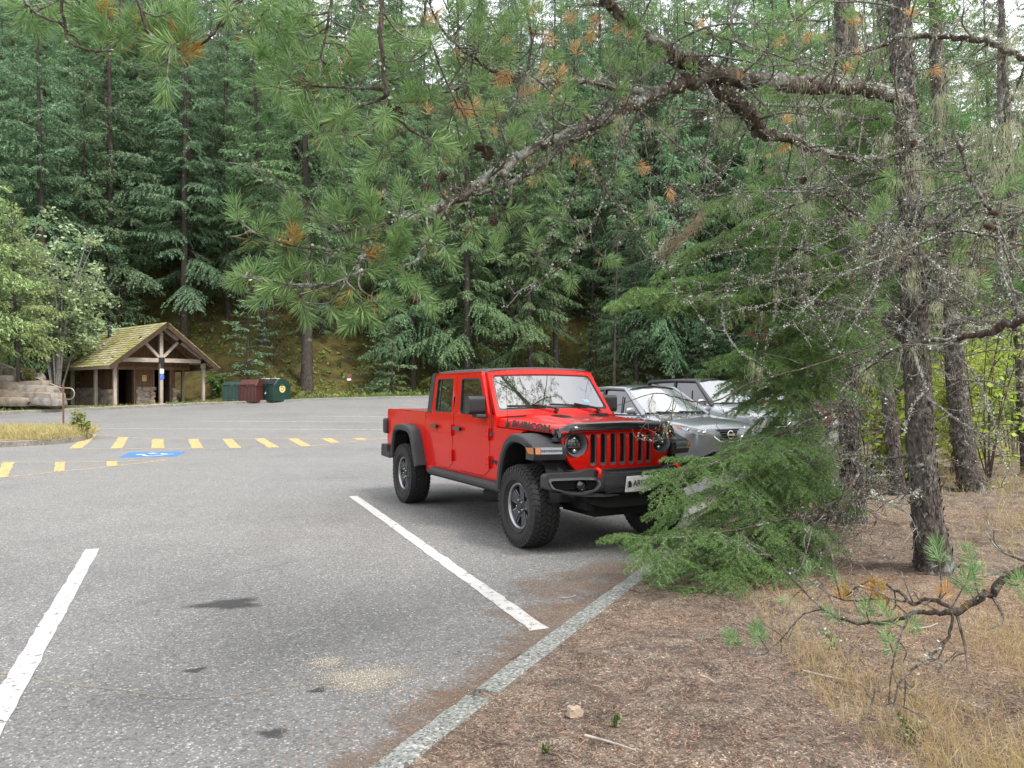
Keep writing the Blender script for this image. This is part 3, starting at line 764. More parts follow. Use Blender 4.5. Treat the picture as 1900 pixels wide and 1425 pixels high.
RP = [(-3.93, .62), (-3.90, .82), (-3.83, 1.0), (-3.74, 1.075), (-3.60, 1.105), (-3.40, 1.11), (-3.20, 1.09), (-3.07, 1.035), (-2.98, .92), (-2.90, .75), (-2.82, .585)]
for s in (-1, 1):
    f = flare(FP, s, .645, .935, 'f', .07)
    # nose block carrying the lamp
    def nose(u, v, s=s):
        y = .935 - .30 * u; x0 = .335 + .10 * u
        return [(x0 - .05, y, 1.075 - .01 * u), (x0 + .055, y, 1.055), (x0 + .095, y, 1.02), (x0 + .105, y, .955), (x0 + .085, y, .905), (x0 - .06, y, .905)][v]
    vs_ = [(p[0], s * p[1], p[2]) for u in (0, .06, .5, .94, 1) for p in [nose(u, k) for k in range(6)]]
    f.add(vs_, [(i * 6 + j, (i + 1) * 6 + j, (i + 1) * 6 + (j + 1) % 6, i * 6 + (j + 1) % 6) for i in range(4) for j in range(6)] + [tuple(range(6)), tuple(24 + j for j in range(6))])
    fo = f.build('front_flare', BLK, T, smooth=30)
    for nm, u0, u1, mt in (('turn_lamp', .04, .20, AMBER), ('daytime_lamp', .21, .86, LENS)):
        l = MB()
        def lp(u, k):
            y = .940 - .30 * u; x0 = .337 + .10 * u
            return (x0 + (.088, .112, .118, .108)[k], s * y, (1.028, 1.024, .965, .958)[k])
        l.grid(lambda u, k: lp(u, int(k)), [u0, (u0 + u1) / 2, u1], [0, 1, 2, 3])
        if nm == 'turn_lamp':
            l.add([(.28, s * .943, 1.02), (.44, s * .943, 1.026), (.45, s * .943, .962), (.34, s * .943, .965)], [(0, 1, 2, 3)])
        lo = l.build(nm, mt, fo)
        if nm == 'daytime_lamp':
            d = MB()
            for k in range(9):
                u = u0 + (u1 - u0) * (k + .5) / 9; p = lp(u, 1); d.b2((p[0] - .004, p[1] - .008, .985), (p[0] + .0085, p[1] + .008, 1.005))
            d.build('lamp_cells', GREYP, lo)
    flare(RP, s, .70, .935, 'r').build('rear_flare', BLK, T, smooth=30)

# cargo bed ------------------------------------------------------------------
bed = MB()
for s in (-1, 1):
    bed.plate([rpoly([(-4.50, .66), (-3.93, .64), (-3.86, .92), (-3.74, 1.05), (-3.40, 1.09), (-3.12, 1.02), (-2.98, .85), (-2.89, .60), (-2.872, .60), (-2.872, 1.292), (-4.485, 1.30)], [.06, .0, .0, .0, 0, 0, 0, 0, 0, .01, .05])], -.05, 0, smap(s, 0), {'v': [.9, 1.0, 1.1]})
bed.b2((-4.51, -.735, .66), (-4.45, .735, 1.295)); bed.b2((-2.94, -.73, .7), (-2.89, .73, 1.285))
bd = bed.build('cargo_bed', RED, T, bevel=.012)
cov = MB(); cov.b2((-4.46, -.70, 1.255), (-2.93, .70, 1.285))
for k in range(1, 4): cov.b2((-4.62 + .42 * k, -.69, 1.28), (-4.60 + .42 * k, .69, 1.290))
cov.build('tonneau_cover', pmat('vinyl_cover', (.05, .052, .056), .6, 0, .15, 30, .2, 200), T, bevel=.01)
for s in (-1, 1):
    tl = MB(); tl.b2((-4.59, s * .66, .925), (-4.43, s * .835, 1.155)); to = tl.build('tail_lamp', BLK, T, bevel=.03, seg=3)
    t2 = MB(); t2.b2((-4.597, s * .675, .95), (-4.585, s * .80, 1.135)); t2.build('lens', REDL, to)
rb = MB(); rb.b2((-4.66, -.62, .58), (-4.51, .62, .74)); 
for s in (-1, 1): rb.plate([rpoly([(-4.62, .585), (-4.20, .57), (-4.20, .64), (-4.32, .665), (-4.34, .765), (-4.60, .765)], .03)], 0, 0.25, lambda u, v, w, s=s: (u, s * (.60 + w), v))
rb.build('rear_bumper', BLK, T, bevel=.02, seg=3)

# cab top --------------------------------------------------------------------
def roof(u, v):
    x = -1.10 - 1.59 * u; a = abs(v); sg = 1 if v >= 0 else -1
    zt = 1.842 - .008 * u + .012 * math.sin(u * 3.14) - .03 * sstep(.93, 1.0, u) - .022 * sstep(.06, 0, u)
    if a < .84: return (x, sg * a / .84 * (.625 + .04 * u), zt - .022 * (a / .84) ** 2)
    k = (a - .84) / .16; an = k * math.pi / 2
    return (x, sg * (.625 + .04 * u + .072 * math.sin(an)), zt - .022 - (zt - .022 - 1.765) * (1 - math.cos(an)))
hd = MB().grid(roof, [0, .03, .06, .2, .35, .48, .495, .505, .52, .7, .85, .93, .96, .98, 1], [-1 + i / 20 for i in range(41)])
# rear wall with window
hd.plate([[(-.745, 1.285), (-.68, 1.80), (.68, 1.80), (.745, 1.285)]], 0, .05, lambda u, v, w: (-2.77 + .09 * (v - 1.285) / .515 - w * 0 + w, u, v))
for s in (-1, 1):
    hd.plate([rpoly([(-2.78, 1.288), (-2.695, 1.80), (-2.50, 1.80), (-2.582, 1.76), (-2.632, 1.288)], [.0, .05, .0, .0, 0])], -.05, .007, smap(s), {'v': [1.5]})
hd.build('hard_top', TOPM, T, smooth=35)
rw = MB(); rw.plate([rrect(-.50, 1.35, .50, 1.70, .05)], -.012, -.004, lambda u, v, w: (-2.77 + .09 * (v - 1.285) / .515 + w, u, v)); rw.build('rear_window', GLASS, T)

# windscreen -----------------------------------------------------------------
def wmap(u, v, w):          # v along the slope
    sl = Vector((-.40, 0, .505)).normalized(); no = Vector((.505, 0, .40)).normalized()
    bow = .030 * (1 - (u / .7) ** 2)
    p = Vector((-.715, u, 1.285)) + sl * v + no * (w + bow); return p
WL = .655
ws = MB().plate([rpoly([(-.765, 0), (.765, 0), (.690, WL), (-.690, WL)], .03), rpoly([(-.715, .075), (.715, .075), (.650, WL - .075), (-.650, WL - .075)], .05, 6)], -.05, 0, wmap, {'u': [-.68, -.6, -.45, -.3, -.15, 0, .15, .3, .45, .6, .68]})
wso = ws.build('windscreen_frame', RED, T, bevel=.012, seg=3)
gl = MB().plate([rpoly([(-.73, .06), (.73, .06), (.665, WL - .06), (-.665, WL - .06)], .06, 6)], -.03, -.012, wmap, {'u': [-.6, -.45, -.3, -.15, 0, .15, .3, .45, .6]})
glo = gl.build('windscreen', WGLASS, T, smooth=30)
bdn = MB().plate([rpoly([(-.718, .072), (.718, .072), (.652, WL - .072), (-.652, WL - .072)], .05, 6), rpoly([(-.692, .112), (.692, .112), (.634, WL - .088), (-.634, WL - .088)], .05, 6)], -.013, -.010, wmap, {'u': [-.45, -.3, -.15, 0, .15, .3, .45]})
bdn.build('black_border', INK, glo)
for y0, y1 in ((-.02, -.60), (.55, -.06)):
    wp = MB(); a = wmap(y0, .03, .02); m = wmap((y0 * .5 + y1 * .5), .125, .03); wp.tube([a, wmap(y0 - .02, .05, .045), m], [.016, .013, .008], 8)
    wp.bar(wmap(y0 - .10, .105, .012), wmap(y1, .125, .012), .012, .024); wp.lathe([(.001, .03), (.022, .025), (.026, -.01)], a, 'z', 14)
    wp.build('wiper', BLK, T)
st = MB(); st.plate([rrect(.42, .17, .50, .215, .008)], -.0115, -.010, wmap); st.build('sticker', pmat('pale_blue_sticker', (.22, .45, .62), .4), glo)

# doors ----------------------------------------------------------------------
def door(outl, win, s, hx, name='door'):
    d = MB().plate([rpoly(*outl)], -.012, .004, smap(s), {'v': [.75, .9, 1.05, 1.18, 1.27, 1.305]})
    d = d.build(name, RED, T, bevel=.006)
    return d
for s in (-1, 1):
    for out, win, nm, hx, hg in ((FDo, fwin, 'front_door', -1.70, -.845), (RDo, rwin, 'rear_door', -2.46, -1.905)):
        rad = FDr if nm == 'front_door' else RDr
        d = MB().plate([rpoly(out, rad), rpoly(win, .05, 5)], -.024, .004, smap(s), {'v': [.78, .92, 1.05, 1.18, 1.26, 1.30]})
        do = d.build(nm, RED, T, bevel=.005)
        g = MB().plate([rpoly([(x * 1.0 + (.012 if x > (win[0][0] + win[1][0]) / 2 else -.012), z + (.012 if z > 1.5 else -.012)) for x, z in win], .06, 5)], -.03, -.010, smap(s), {'v': [1.30]})
        go = g.build('window', GLASS, do)
        tr = MB().plate([rpoly(win, .05, 5), rpoly([(x * 1.0 + (-.014 if x > (win[0][0] + win[1][0]) / 2 else .014), z + (-.014 if z > 1.5 else .014)) for x, z in win], .042, 5)], -.012, .0055, smap(s))
        if nm == 'rear_door': tr.plate([[(-2.385, 1.31), (-2.365, 1.31), (-2.365, 1.715), (-2.385, 1.715)]], -.012, -.004, smap(s))
        tr.build('window_trim', BLK, do)
        hn = MB(); hn.plate([rpoly([(hx - .10, 1.098), (hx + .095, 1.092), (hx + .10, 1.135), (hx - .10, 1.14)], .012)], .018, .045, smap(s)); hn.plate([circ(hx - .05, 1.117, .024, 14)], 0, .03, smap(s)); hn.plate([circ(hx + .06, 1.115, .02, 14)], 0, .03, smap(s))
        hn.build('handle', BLK2, do, bevel=.006)
        cup = MB().plate([rpoly([(hx - .05, 1.06), (hx + .05, 1.06), (hx + .06, 1.17), (hx - .06, 1.17)], .03)], .0, .0055, smap(s)); cup.build('handle_cup', RED, do, bevel=.003)
        for z in (1.09, .78):
            hi = MB(); hi.plate([rpoly([(hg - .10, z - .045), (hg + .02, z - .055), (hg + .02, z + .055), (hg - .10, z + .045)], .02)], .0, .016, smap(s)); hi.plate([rrect(hg - .005, z - .07, hg + .03, z + .07, .012)], .0, .034, smap(s))
            for q in (-.03, .03): hi.plate([circ(hg - .06, z + q, .010, 10)], 0, .022, smap(s))
            hi.build('hinge', RED, do, bevel=.005)
    # mirror
    m = MB(); m.plate([rpoly([(-1.14, 1.30), (-.99, 1.30), (-.955, 1.33), (-.955, 1.48), (-1.0, 1.505), (-1.10, 1.505), (-1.14, 1.48)], .03)], .0, .195, lambda u, v, w, s=s: (-1.02 + (u + 1.05) * .72, s * (.79 + w), v + .005))
    mo = m.build('mirror', BLK, T, bevel=.035, seg=4)
    m2 = MB(); m2.plate([rpoly([(-1.05, 1.262), (-.90, 1.262), (-.91, 1.305), (-1.05, 1.315)], .015)], -.01, .12, lambda u, v, w, s=s: (u - .02 * w, s * (.79 + w), v + .05 * w)); m2.build('mirror_arm', BLK, mo, bevel=.01)
    m3 = MB(); m3.plate([rrect(.02 + .79, 1.325, .175 + .79, 1.49, .03)], -1.095, -1.088, lambda u, v, w, s=s: (w - .003, s * u, v)); m3.build('mirror_glass', CHROME, mo)
    # rocker guard
    rk = MB(); rk.plate([rpoly([(.775, .50), (.85, .485), (.895, .52), (.895, .565), (.85, .590), (.775, .59)], .012)], -2.50, -.36, lambda u, v, w, s=s: (w, s * u, v)); rk.build('rocker_guard', BLK, T, bevel=.008)
    # fender vent badge and antenna bases
    if s < 0:
        text_obj('badge_lettering', 'Jeep', INK, T, frame((-.725, -.789, .80), (1, 0, 0), (0, 0, 1)), .075, .002, 0, 1.1, .002)
        text_obj('badge_lettering', 'ARROW', INK, T, frame((-.70, -.789, .74), (1, 0, 0), (0, 0, 1)), .0001) if False else None
an = MB(); an.lathe([(.001, .05), (.016, .04), (.022, .015), (.028, 0)], (-.78, -.79, 1.075), 'z', 14); an.tube([(-.78, -.80, 1.10), (-.775, -.80, 1.5), (-.78, -.80, 1.94)], [.0045, .003, .0018], 6)
an.build('antenna', BLK, T, smooth=40)
an = MB(); an.b2((-.50, -.765, 1.12), (-.455, -.738, 1.23)); an.b2((-.49, -.772, 1.15), (-.465, -.76, 1.20)); an.tube([(-.478, -.75, 1.22), (-.478, -.75, 1.27)], .008, 8); an.tube([(-.478, -.75, 1.25), (-.53, -.755, 2.05)], [.0028, .0012], 6)
an.build('antenna', BLK, T)

# front bumper ---------------------------------------------------------------
def bmap(u, v, w): return (.815 - .055 * (u / .6) ** 2 * sstep(.25, .7, abs(u)) - .015 * sstep(.62, .97, abs(u)) - .03 * sstep(.66, .60, v) + w, u, v)
half = [(-.945, .66), (-.945, .770), (-.92, .797), (-.62, .806), (-.55, .83), (-.40, .83), (-.34, .795), (-.18, .785)]
low = [(-.18, .575), (-.34, .565), (-.60, .580), (-.88, .620)]
bo = half + [(-a, b) for a, b in half[::-1]] + [(-a, b) for a, b in low] + low[::-1]
fogh = [(-.915, .735), (-.90, .755), (-.60, .760), (-.46, .755), (-.425, .70), (-.46, .625), (-.56, .598), (-.72, .605), (-.88, .66)]
bp = MB().plate([rpoly(bo, .025)] + [rpoly([(sg * a, b) for a, b in fogh], .02) for sg in (1, -1)], -.085, 0, bmap, {'u': [-.9, -.8, -.7, -.6, -.45, -.3, 0, .3, .45, .6, .7, .8, .9], 'v': [.66]})
bpo = bp.build('front_bumper', BLK, T, bevel=.016, seg=3)
for s in (1, -1):
    fz = MB().plate([rpoly([(s * a, b) for a, b in fogh], .02), rpoly([(s * (a * .93 - .045), .683 + (b - .683) * .72) for a, b in fogh], .018)], -.03, .010, bmap, {'u': [-.8, -.7, -.6, .6, .7, .8]})
    fzo = fz.build('fog_lamp_bezel', GREYP, bpo, bevel=.008)
    fb = MB().plate([rpoly([(s * a, b) for a, b in fogh], .02)], -.07, -.055, bmap)
    for k in range(6): fb.plate([rrect(min(s * .50, s * .88), .63 + .02 * k, max(s * .50, s * .88), .637 + .02 * k, .002, 1)], -.058, -.035, bmap, {'u': [s * .7, s * .8]})
    fb.build('fog_lamp_recess', DARK, bpo)
    x0 = bmap(s * .60, .68, -.03)[0]
    fl = MB().lathe([(.052, -.04), (.054, .02), (.046, .024), (.044, .01)], (x0, -s * -.60, .683), 'x', 28)
    flo = fl.build('fog_lamp', BLK2, bpo, smooth=40)
    MB().lathe([(.001, .02), (.03, .016), (.045, .006)], (x0, s * .60, .683), 'x', 28).build('lens', LENSD, flo, smooth=60)
    hk = MB().tube([(.74, s * .46, .80), (.80, s * .46, .835), (.845, s * .46, .825), (.85, s * .46, .79), (.835, s * .46, .76)], [.02, .02, .018, .018, .018], 8)
    hk.build('tow_hook', RED, bpo, smooth=60)
bp2 = MB(); bp2.b2((.50, -.62, .60), (.70, .62, .78)); bp2.build('bumper_beam', DARK, bpo)
ct = MB().plate([rpoly([(-.36, .60), (-.40, .70), (-.36, .765), (.36, .765), (.40, .70), (.36, .60)], .02)], 0, .012, bmap); ct.build('bumper_centre', BLK, bpo, bevel=.008)
sk = MB().plate([rpoly([(-.55, .60), (.55, .60), (.42, .47), (.2, .44), (-.2, .44), (-.42, .47)], .05)], -.22, -.10, bmap); sk.build('skid_plate', DARK, bpo, bevel=.01)
pf = MB().plate([rrect(-.165, .588, .165, .762, .008)], .010, .018, bmap); pfo = pf.build('licence_plate', INK, T)
pw = MB().plate([rrect(-.152, .600, .152, .752, .006)], .016, .022, bmap); pw.build('plate_face', PLATEW, pfo)
PX = .815 + .0225
text_obj('plate_lettering', 'ARRKY', INK, pfo, frame((PX, .030, .678), (0, 1, 0), (0, 0, 1)), .088, .0006, 0, .78, .0008)
text_obj('plate_lettering', '1ST THUNDER', pmat('plate_rust_ink', (.35, .12, .05), .5), pfo, frame((PX, .0, .618), (0, 1, 0), (0, 0, 1)), .020, .0005, 0, 1.0)
sy = MB().plate([[(-.140, .70), (-.118, .71), (-.10, .70), (-.092, .665), (-.10, .655), (-.09, .645), (-.135, .645), (-.128, .67)], ], .0222, .0228, bmap); sy.build('plate_emblem', INK, pfo)

# wheels ---------------------------------------------------------------------
wh = empty('wheel', (0, -.765, .415)); wh.parent = T; tyre_parts(wh, -1); wh.rotation_euler = (0, R(12), 0)
for x, s in ((-3.487, -1), (0, 1), (-3.487, 1)):
    c = copy_tree(wh, T); c.location = (x, s * .765, .415); c.rotation_euler = (0, R(random.uniform(0, 70)), 0 if s < 0 else math.pi)
# ================================================================== the cars parked beyond the truck
def sedan(name, loc, rz, paint, label, roofmat=None, suv=False, detail=True, grille='v'):
    o = empty(name, loc, R(rz), label, 'car')
    H = 1.47 if not suv else 1.66; Wd = .915; Lf, Lr = .93, 3.90            # nose ahead of the front axle, tail behind
    bz = .92 if not suv else 1.02                                            # belt height
    # body sections along x: (x, half width, z of sill, z of shoulder, z of top centre)
    st = [(.955, .42, .30, .58, .60), (.93, .60, .24, .62, .69), (.86, .76, .21, .66, .74), (.70, .86, .20, .72, .80), (.40, .90, .19, .78, .86), (0, .91, .19, .83, .91), (-.45, .915, .19, .88, .97), (-.62, .915, .19, .90, bz + .07), (-1.2, .915, .19, bz, bz + .03), (-2.2, .915, .19, bz + .01, bz + .03), (-3.0, .91, .20, bz + .03, bz + .09), (-3.4, .88, .25, bz + .02, bz + .08), (-3.75, .80, .32, bz - .02, bz + .04), (-3.90, .66, .40, bz - .1, bz - .06)]
    k = bz / .92
    def sec(i, v):
        x, hw, z0, z1, z2 = st[i]; z1 = z1 if i > 6 else z1 * (1 + (k - 1) * .9); z2 = z2 if i > 7 else z2 * (1 + (k - 1) * .9)
        a = abs(v); sg = 1 if v > 0 else -1
        if a < .55: y = a / .55 * hw * .84; z = z2 - (z2 - z1) * .42 * (a / .55) ** 2
        elif a < .72: q = (a - .55) / .17; y = hw * (.84 + .155 * math.sin(q * 1.57)); z = z2 - (z2 - z1) * .42 - (z2 - z1) * .9 * (1 - math.cos(q * 1.57)) - .03 * q
        elif a < .9: q = (a - .72) / .18; zt = z2 - (z2 - z1) * 1.32 - .03; y = hw * (.995 + .005 * math.sin(q * 3.14)) ; z = zt + (z0 + .18 - zt) * q
        else: q = (a - .9) / .1; y = hw * (.995 - .10 * q); z = z0 + .18 - .18 * q
        return (x, sg * y, z)
    P = [[sec(i, v) for v in [-1 + j / 30 for j in range(61)]] for i in range(len(st))]
    C = np.array(P); out = [spline(list(C[:, j, :]), 4) for j in range(61)]
    b = MB(); n = len(out[0]); rows = np.array(out).transpose(1, 0, 2)
    fs = []
    for i in range(n - 1):
        for j in range(60):
            c = (rows[i, j] + rows[i + 1, j + 1]) / 2
            if c[2] < .70 and abs(c[1]) > .5 and (math.hypot(c[0], c[2] - .33) < .37 or math.hypot(c[0] + 2.776, c[2] - .33) < .37): continue
            fs.append((i * 61 + j, i * 61 + j + 1, (i + 1) * 61 + j + 1, (i + 1) * 61 + j))
    b.add([tuple(v) for v in rows.reshape(-1, 3)], fs); b.add([tuple(v) for v in rows[0]], [tuple(range(61))]); b.add([tuple(v) for v in rows[-1]], [tuple(range(61))])
    bo_ = b.build('body', paint, o, smooth=50)
    # cabin: greenhouse glass hull with roof and pillars on top
    x0, x1, x2, x3 = (-.52, -1.28, -2.45, -3.30) if not suv else (-.50, -1.20, -3.1, -3.7)
    gb = MB()
    def cab(u, v, inset=0.0):      # u 0..1 front to rear, v 0 belt .. 1 roof
        pass
    T_ = H - .02
    wsb, wst, rrt, rrb = [(x0, .74, bz + .07), (x1, .60, T_), (x2, .58, T_ - .01), (x3, .66, bz + .08)]
    V = []
    for x, hw, z in (wsb, wst, rrt, rrb):
        for q in (-1, -.5, 0, .5, 1): V.append((x + (.10 * (1 - q * q) if x > -2 else -.08 * (1 - q * q)), hw * q, z + (.045 * (1 - q * q) if z > bz + .2 else 0)))
    gl_ = MB().add(V, [(i * 5 + j, i * 5 + j + 1, (i + 1) * 5 + j + 1, (i + 1) * 5 + j) for i in (0, 2) for j in range(4)])
    w1 = MB().add(V[:10], [(j, j + 1, 6 + j, 5 + j) for j in range(4)]); wo_ = w1.build('windscreen', CARGLASS, o, smooth=80)
    w2 = MB().add(V[10:], [(j, j + 1, 6 + j, 5 + j) for j in range(4)]); w2.build('rear_window', CARGLASS, o, smooth=80)
    rfb = MB(); 
    rfb.grid(lambda u, q: ((wst[0] + .02) + (rrt[0] - wst[0] - .04) * u + (.10 * (1 - q * q)) * (1 - 2 * u), (.635 - .02 * u) * q * 1.0, T_ + .012 + .050 * (1 - q * q) + .03 * math.sin(u * 3.14) - .05 * max(0, abs(q) - .85) * 6), [i / 12 for i in range(13)], [-1.04 + i / 10 * 1.04 for i in range(21)])
    rfo = rfb.build('roof', roofmat or paint, o, smooth=60)
    for s in (-1, 1):
        sidegl = MB(); 
        pts = [(x0 - .06, .845, bz + .03), (x1 - .02, .655, T_ - .02), (x2 + .02, .645, T_ - .02), (x3 + .22, .80, bz + .07)]
        sidegl.add([(p[0], s * (p[1] - .012), p[2]) for p in pts], [(0, 1, 2, 3)]); sg_ = sidegl.build('side_window', CARSIDE, o)
        pl_ = MB()
        A = [Vector((p[0], s * p[1], p[2])) for p in pts]; Wc = [Vector((wsb[0], s * wsb[1], wsb[2])), Vector((wst[0], s * wst[1], wst[2]))]
        pl_.tube([A[0] + Vector((.10, 0, -.03)), (A[0] + A[1]) / 2 + Vector((.035, 0, .012)), A[1] + Vector((0, 0, .025)), A[1].lerp(A[2], .5) + Vector((0, 0, .05)), A[2] + Vector((0, 0, .025)), (A[2] + A[3]) / 2 + Vector((-.03, 0, .015)), A[3] + Vector((-.08, 0, -.02))], [.05, .045, .04, .04, .045, .07, .09], 8)
        pl_.build('roof_rail', roofmat or paint, o, smooth=60)
        tri = MB(); tri.add([Wc[0], Wc[1], A[1], A[0]], [(0, 1, 2, 3)]); tri.build('front_pillar', roofmat or paint, o)
        tri = MB(); tri.add([Vector((rrb[0], s * rrb[1], rrb[2])), Vector((rrt[0], s * rrt[1], rrt[2])), A[2], A[3]], [(0, 1, 2, 3)]); tri.build('rear_pillar', paint, o)
        bp_ = MB(); mx_ = -1.92; bp_.bar((mx_, s * .842, bz + .03), (mx_ - .10, s * .655, T_), .012, .085, (1, 0, 0)); bp_.bar((mx_ + .72, s * .845, bz + .03), (mx_ + .62, s * .72, bz + .38), .01, .03, (1, 0, 0)); bp_.build('window_pillar', BLK, o)
        tr_ = MB(); tr_.tube([A[0] + Vector((0, s * .006, -.01)), A[3] + Vector((0, s * .006, -.01))], .010, 6); tr_.build('window_trim', CHROME, o)
        m = MB(); rk_ = m.lathe([(.001, -.11), (.06, -.10), (.085, -.03), (.08, .06), (.05, .10), (.001, .11)], (0, 0, 0), 'y', 16); mm = m.build('mirror', paint, o, smooth=60); mm.location = (x0 - .18, s * 1.0, bz + .10); mm.scale = (.7, 1, .85)
        ma = MB(); ma.bar((x0 - .16, s * .88, bz + .03), (x0 - .17, s * .96, bz + .06), .06, .04); ma.build('mirror_arm', BLK, o)
        hl_ = MB()
        H0 = [(.42, .918, .80), (.70, .880, .70), (.86, .785, .635), (.945, .62, .60), (.962, .50, .645), (.905, .64, .705), (.72, .82, .775)]
        vv = [(x + .014, s * (y + .008), z * (1 + (k - 1) * .9)) for x, y, z in H0]; cc = tuple(sum(q[i] for q in vv) / 7 + (.055 if i == 0 else .012 if i == 2 else s * .045) for i in range(3))
        hl_.add(vv + [cc], [(i, (i + 1) % 7, 7) for i in range(7)]); ho = hl_.build('headlight', LENS, o, smooth=40)
        am = MB(); am.add([(.43, s * .932, .800 * k), (.62, s * .915, .735 * k), (.72, s * .905, .715 * k), (.66, s * .90, .765 * k)], [(0, 1, 2, 3)]); am.build('amber_corner', AMBER, ho)
        hb_ = MB()
        for q in range(4): hb_.lathe([(.001, .0), (.030, -.01), (.034, -.03)], (.975 - .055 * q, s * (.60 + .075 * q), (.655 + .017 * q) * k), 'x', 12)
        hb_.build('lamp_reflectors', CHROME, ho)
        for ax in (0, -2.776):
            wc = empty('wheel', (ax, s * .79, .33)); wc.parent = o
            tyre_parts(wc, s, r=.33, w=.205, rr=.215, blocks=False, rimm=RIMS, nspoke=7)
        dl = MB()
        for xx in (-.72, -1.90, -2.9): dl.tube([(xx, s * .926, .30), (xx + .01, s * .928, .6), (xx - .05, s * .915, bz - .02)], .006, 4)
        dl.build('door_gaps', DARK, o)
        for xx in (-1.70, -2.72): MB().tube([(xx, s * .925, .80), (xx + .02, s * .955, .805), (xx + .17, s * .955, .81), (xx + .19, s * .925, .81)], .016, 6).build('handle', paint, o, smooth=60)
    # grille and lower intake
    g = MB(); zz = lambda z: z * (1 + (k - 1) * .9)
    gp = [(-.40, .70), (.40, .70), (.30, .52), (.22, .475), (-.22, .475), (-.30, .52)]
    gx = lambda u, v: .975 - .16 * (u / .6) ** 2 - .05 * max(0, v - .6) * 3
    g.plate([rpoly(gp, .03)], -.02, .0, lambda u, v, w_: (gx(u, v) + w_, u, zz(v)), {'u': [-.3, -.2, -.1, 0, .1, .2, .3]}); go_ = g.build('grille', DARK, o)
    for q in range(4): 
        v = .53 + .045 * q; MB().tube([(gx(u, v) + .006, u, zz(v)) for u in np.linspace(-.28 - .03 * q, .28 + .03 * q, 9)], .007, 6).build('grille_bar', GREYP, go_)
    vb = MB(); vb.tube([(gx(u, v) + .014, u, zz(v)) for u, v in ((-.52, .725), (-.43, .655), (-.33, .535), (-.25, .475), (-.1, .465), (.1, .465), (.25, .475), (.33, .535), (.43, .655), (.52, .725))], [.02, .03, .034, .032, .03, .03, .032, .034, .03, .02], 8); vb.build('grille_surround', CHROME, go_, smooth=60)
    em_ = MB(); em_.tube([(gx(0, .6) + .03, .07 * math.cos(R(a)), zz(.60) + .07 * math.sin(R(a))) for a in range(0, 360, 15)], .011, 6, closed=True); em_.b2((gx(0, .6) + .02, -.10, zz(.60) - .016), (gx(0, .6) + .04, .10, zz(.60) + .016)); em_.build('emblem', CHROME, go_)
    lo_ = MB(); lo_.plate([rpoly([(-.55, .36), (.55, .36), (.48, .25), (-.48, .25)], .03)], -.02, .004, lambda u, v, w_: (.958 - .17 * (u / .6) ** 2 + w_, u, v), {'u': [-.4, -.2, 0, .2, .4]}); lo_.build('lower_intake', DARK, o)
    ub_ = MB(); ub_.b2((-3.4, -.78, .17), (.6, .78, .60)) if False else ub_.b2((-3.4, -.62, .17), (.6, .62, .55)); ub_.build('underbody', DARK, o)
    for q in (-.3, .3): 
        MB().bar((x0 + .16, q + .30, bz + .055), (x0 + .10, q - .28, bz + .085), .02, .02).build('wiper', BLK, o)
    sh_ = MB(); sh_.b2((x0 - .5, -.60, bz - .10), (x3 + .4, .60, bz - .05)); sh_.build('parcel_shelf', DARK, o)
    for y in (-.36, .36):
        for xx in (-1.55, -2.55):
            sb = MB(); sb.box((xx, y, bz + .10), (.14, .46, .55), (0, R(-14), 0)); sb.box((xx - .06, y, bz + .42), (.10, .24, .18)); sb.build('seat', DARK, o, bevel=.04)
    return o
CARGLASS = glass_mat('car_windscreen_glass', (.10, .115, .12), .03, 3.2)
CARSIDE = glass_mat('car_side_glass', (.010, .012, .012), .02, 1.8)
GREYC = pmat('grey_car_paint', (.23, .245, .27), .30, .5, .04, 3, coat=1.0); SILV = pmat('silver_car_paint', (.36, .385, .41), .30, .4, .04, 3, coat=1.0); DRED = pmat('dark_red_car_paint', (.13, .012, .014), .28, .1, .04, 3, coat=1.0)
def car_spot(px, py, Yd): p = at(px, py, Yd); return p
def put_car(nose_px, Yd, rz, **kw):
    p = at(nose_px, 760, Yd); fx, fy = math.cos(R(rz)), math.sin(R(rz)); c = (p.x - .955 * fx, p.y - .955 * fy); return (c[0], c[1], lot(c[0], c[1]) + .004)
sedan('parked_car', put_car(1352, 14.3, -61), -61, GREYC, 'grey sedan with chrome grille parked beyond the red pickup')
sedan('parked_car', put_car(1448, 18.6, -60), -60, SILV, 'silver white car with dark roof parked beyond the grey sedan', roofmat=TOPM, suv=True)
sedan('parked_car', put_car(1520, 22.8, -60), -60, DRED, 'dark red car farthest along the kerb behind fir branches', suv=True)
# ================================================================== shelter with restrooms at the back of the lot
def wood_mat(name, lo, hi, sc=(1, 1, 12), dark=.4):
    t = NT(name); mp = t.n('Mapping'); t.put(mp.inputs['Vector'], t.coord('Object')); mp.inputs['Scale'].default_value = sc
    n1 = t.noise(2.2, 6, .7, mp.outputs[0], .4); n2 = t.noise(1.1, 4, .6)
    c = t.ramp(n1.outputs[0], [(.28, [v * dark for v in lo]), (.45, lo), (.70, hi)]); c = t.mix(t.ramp(n2.outputs[0], [(.45, 0), (.75, .45)]), c, [v * .55 for v in lo])
    b = t.bsdf(**{'Base Color': c, 'Roughness': .85, 'Specular IOR Level': .2}); t.put(b.inputs['Normal'], t.bump(n1.outputs[0], .4, .01)); return t.done(b)
POSTW = wood_mat('weathered_post_wood', (.30, .255, .21), (.46, .41, .36), (9, 9, .9)); BEAMW = wood_mat('weathered_beam_wood', (.34, .29, .24), (.52, .46, .40), (1.2, 9, 9))
BOARD = wood_mat('brown_board', (.12, .068, .038), (.20, .125, .075), (10, 10, .7)); DARKW = wood_mat('dark_wood', (.055, .035, .024), (.09, .06, .042), (6, 6, 1)); SOFF = wood_mat('soffit_wood', (.15, .095, .06), (.24, .165, .11), (3, 3, 3))
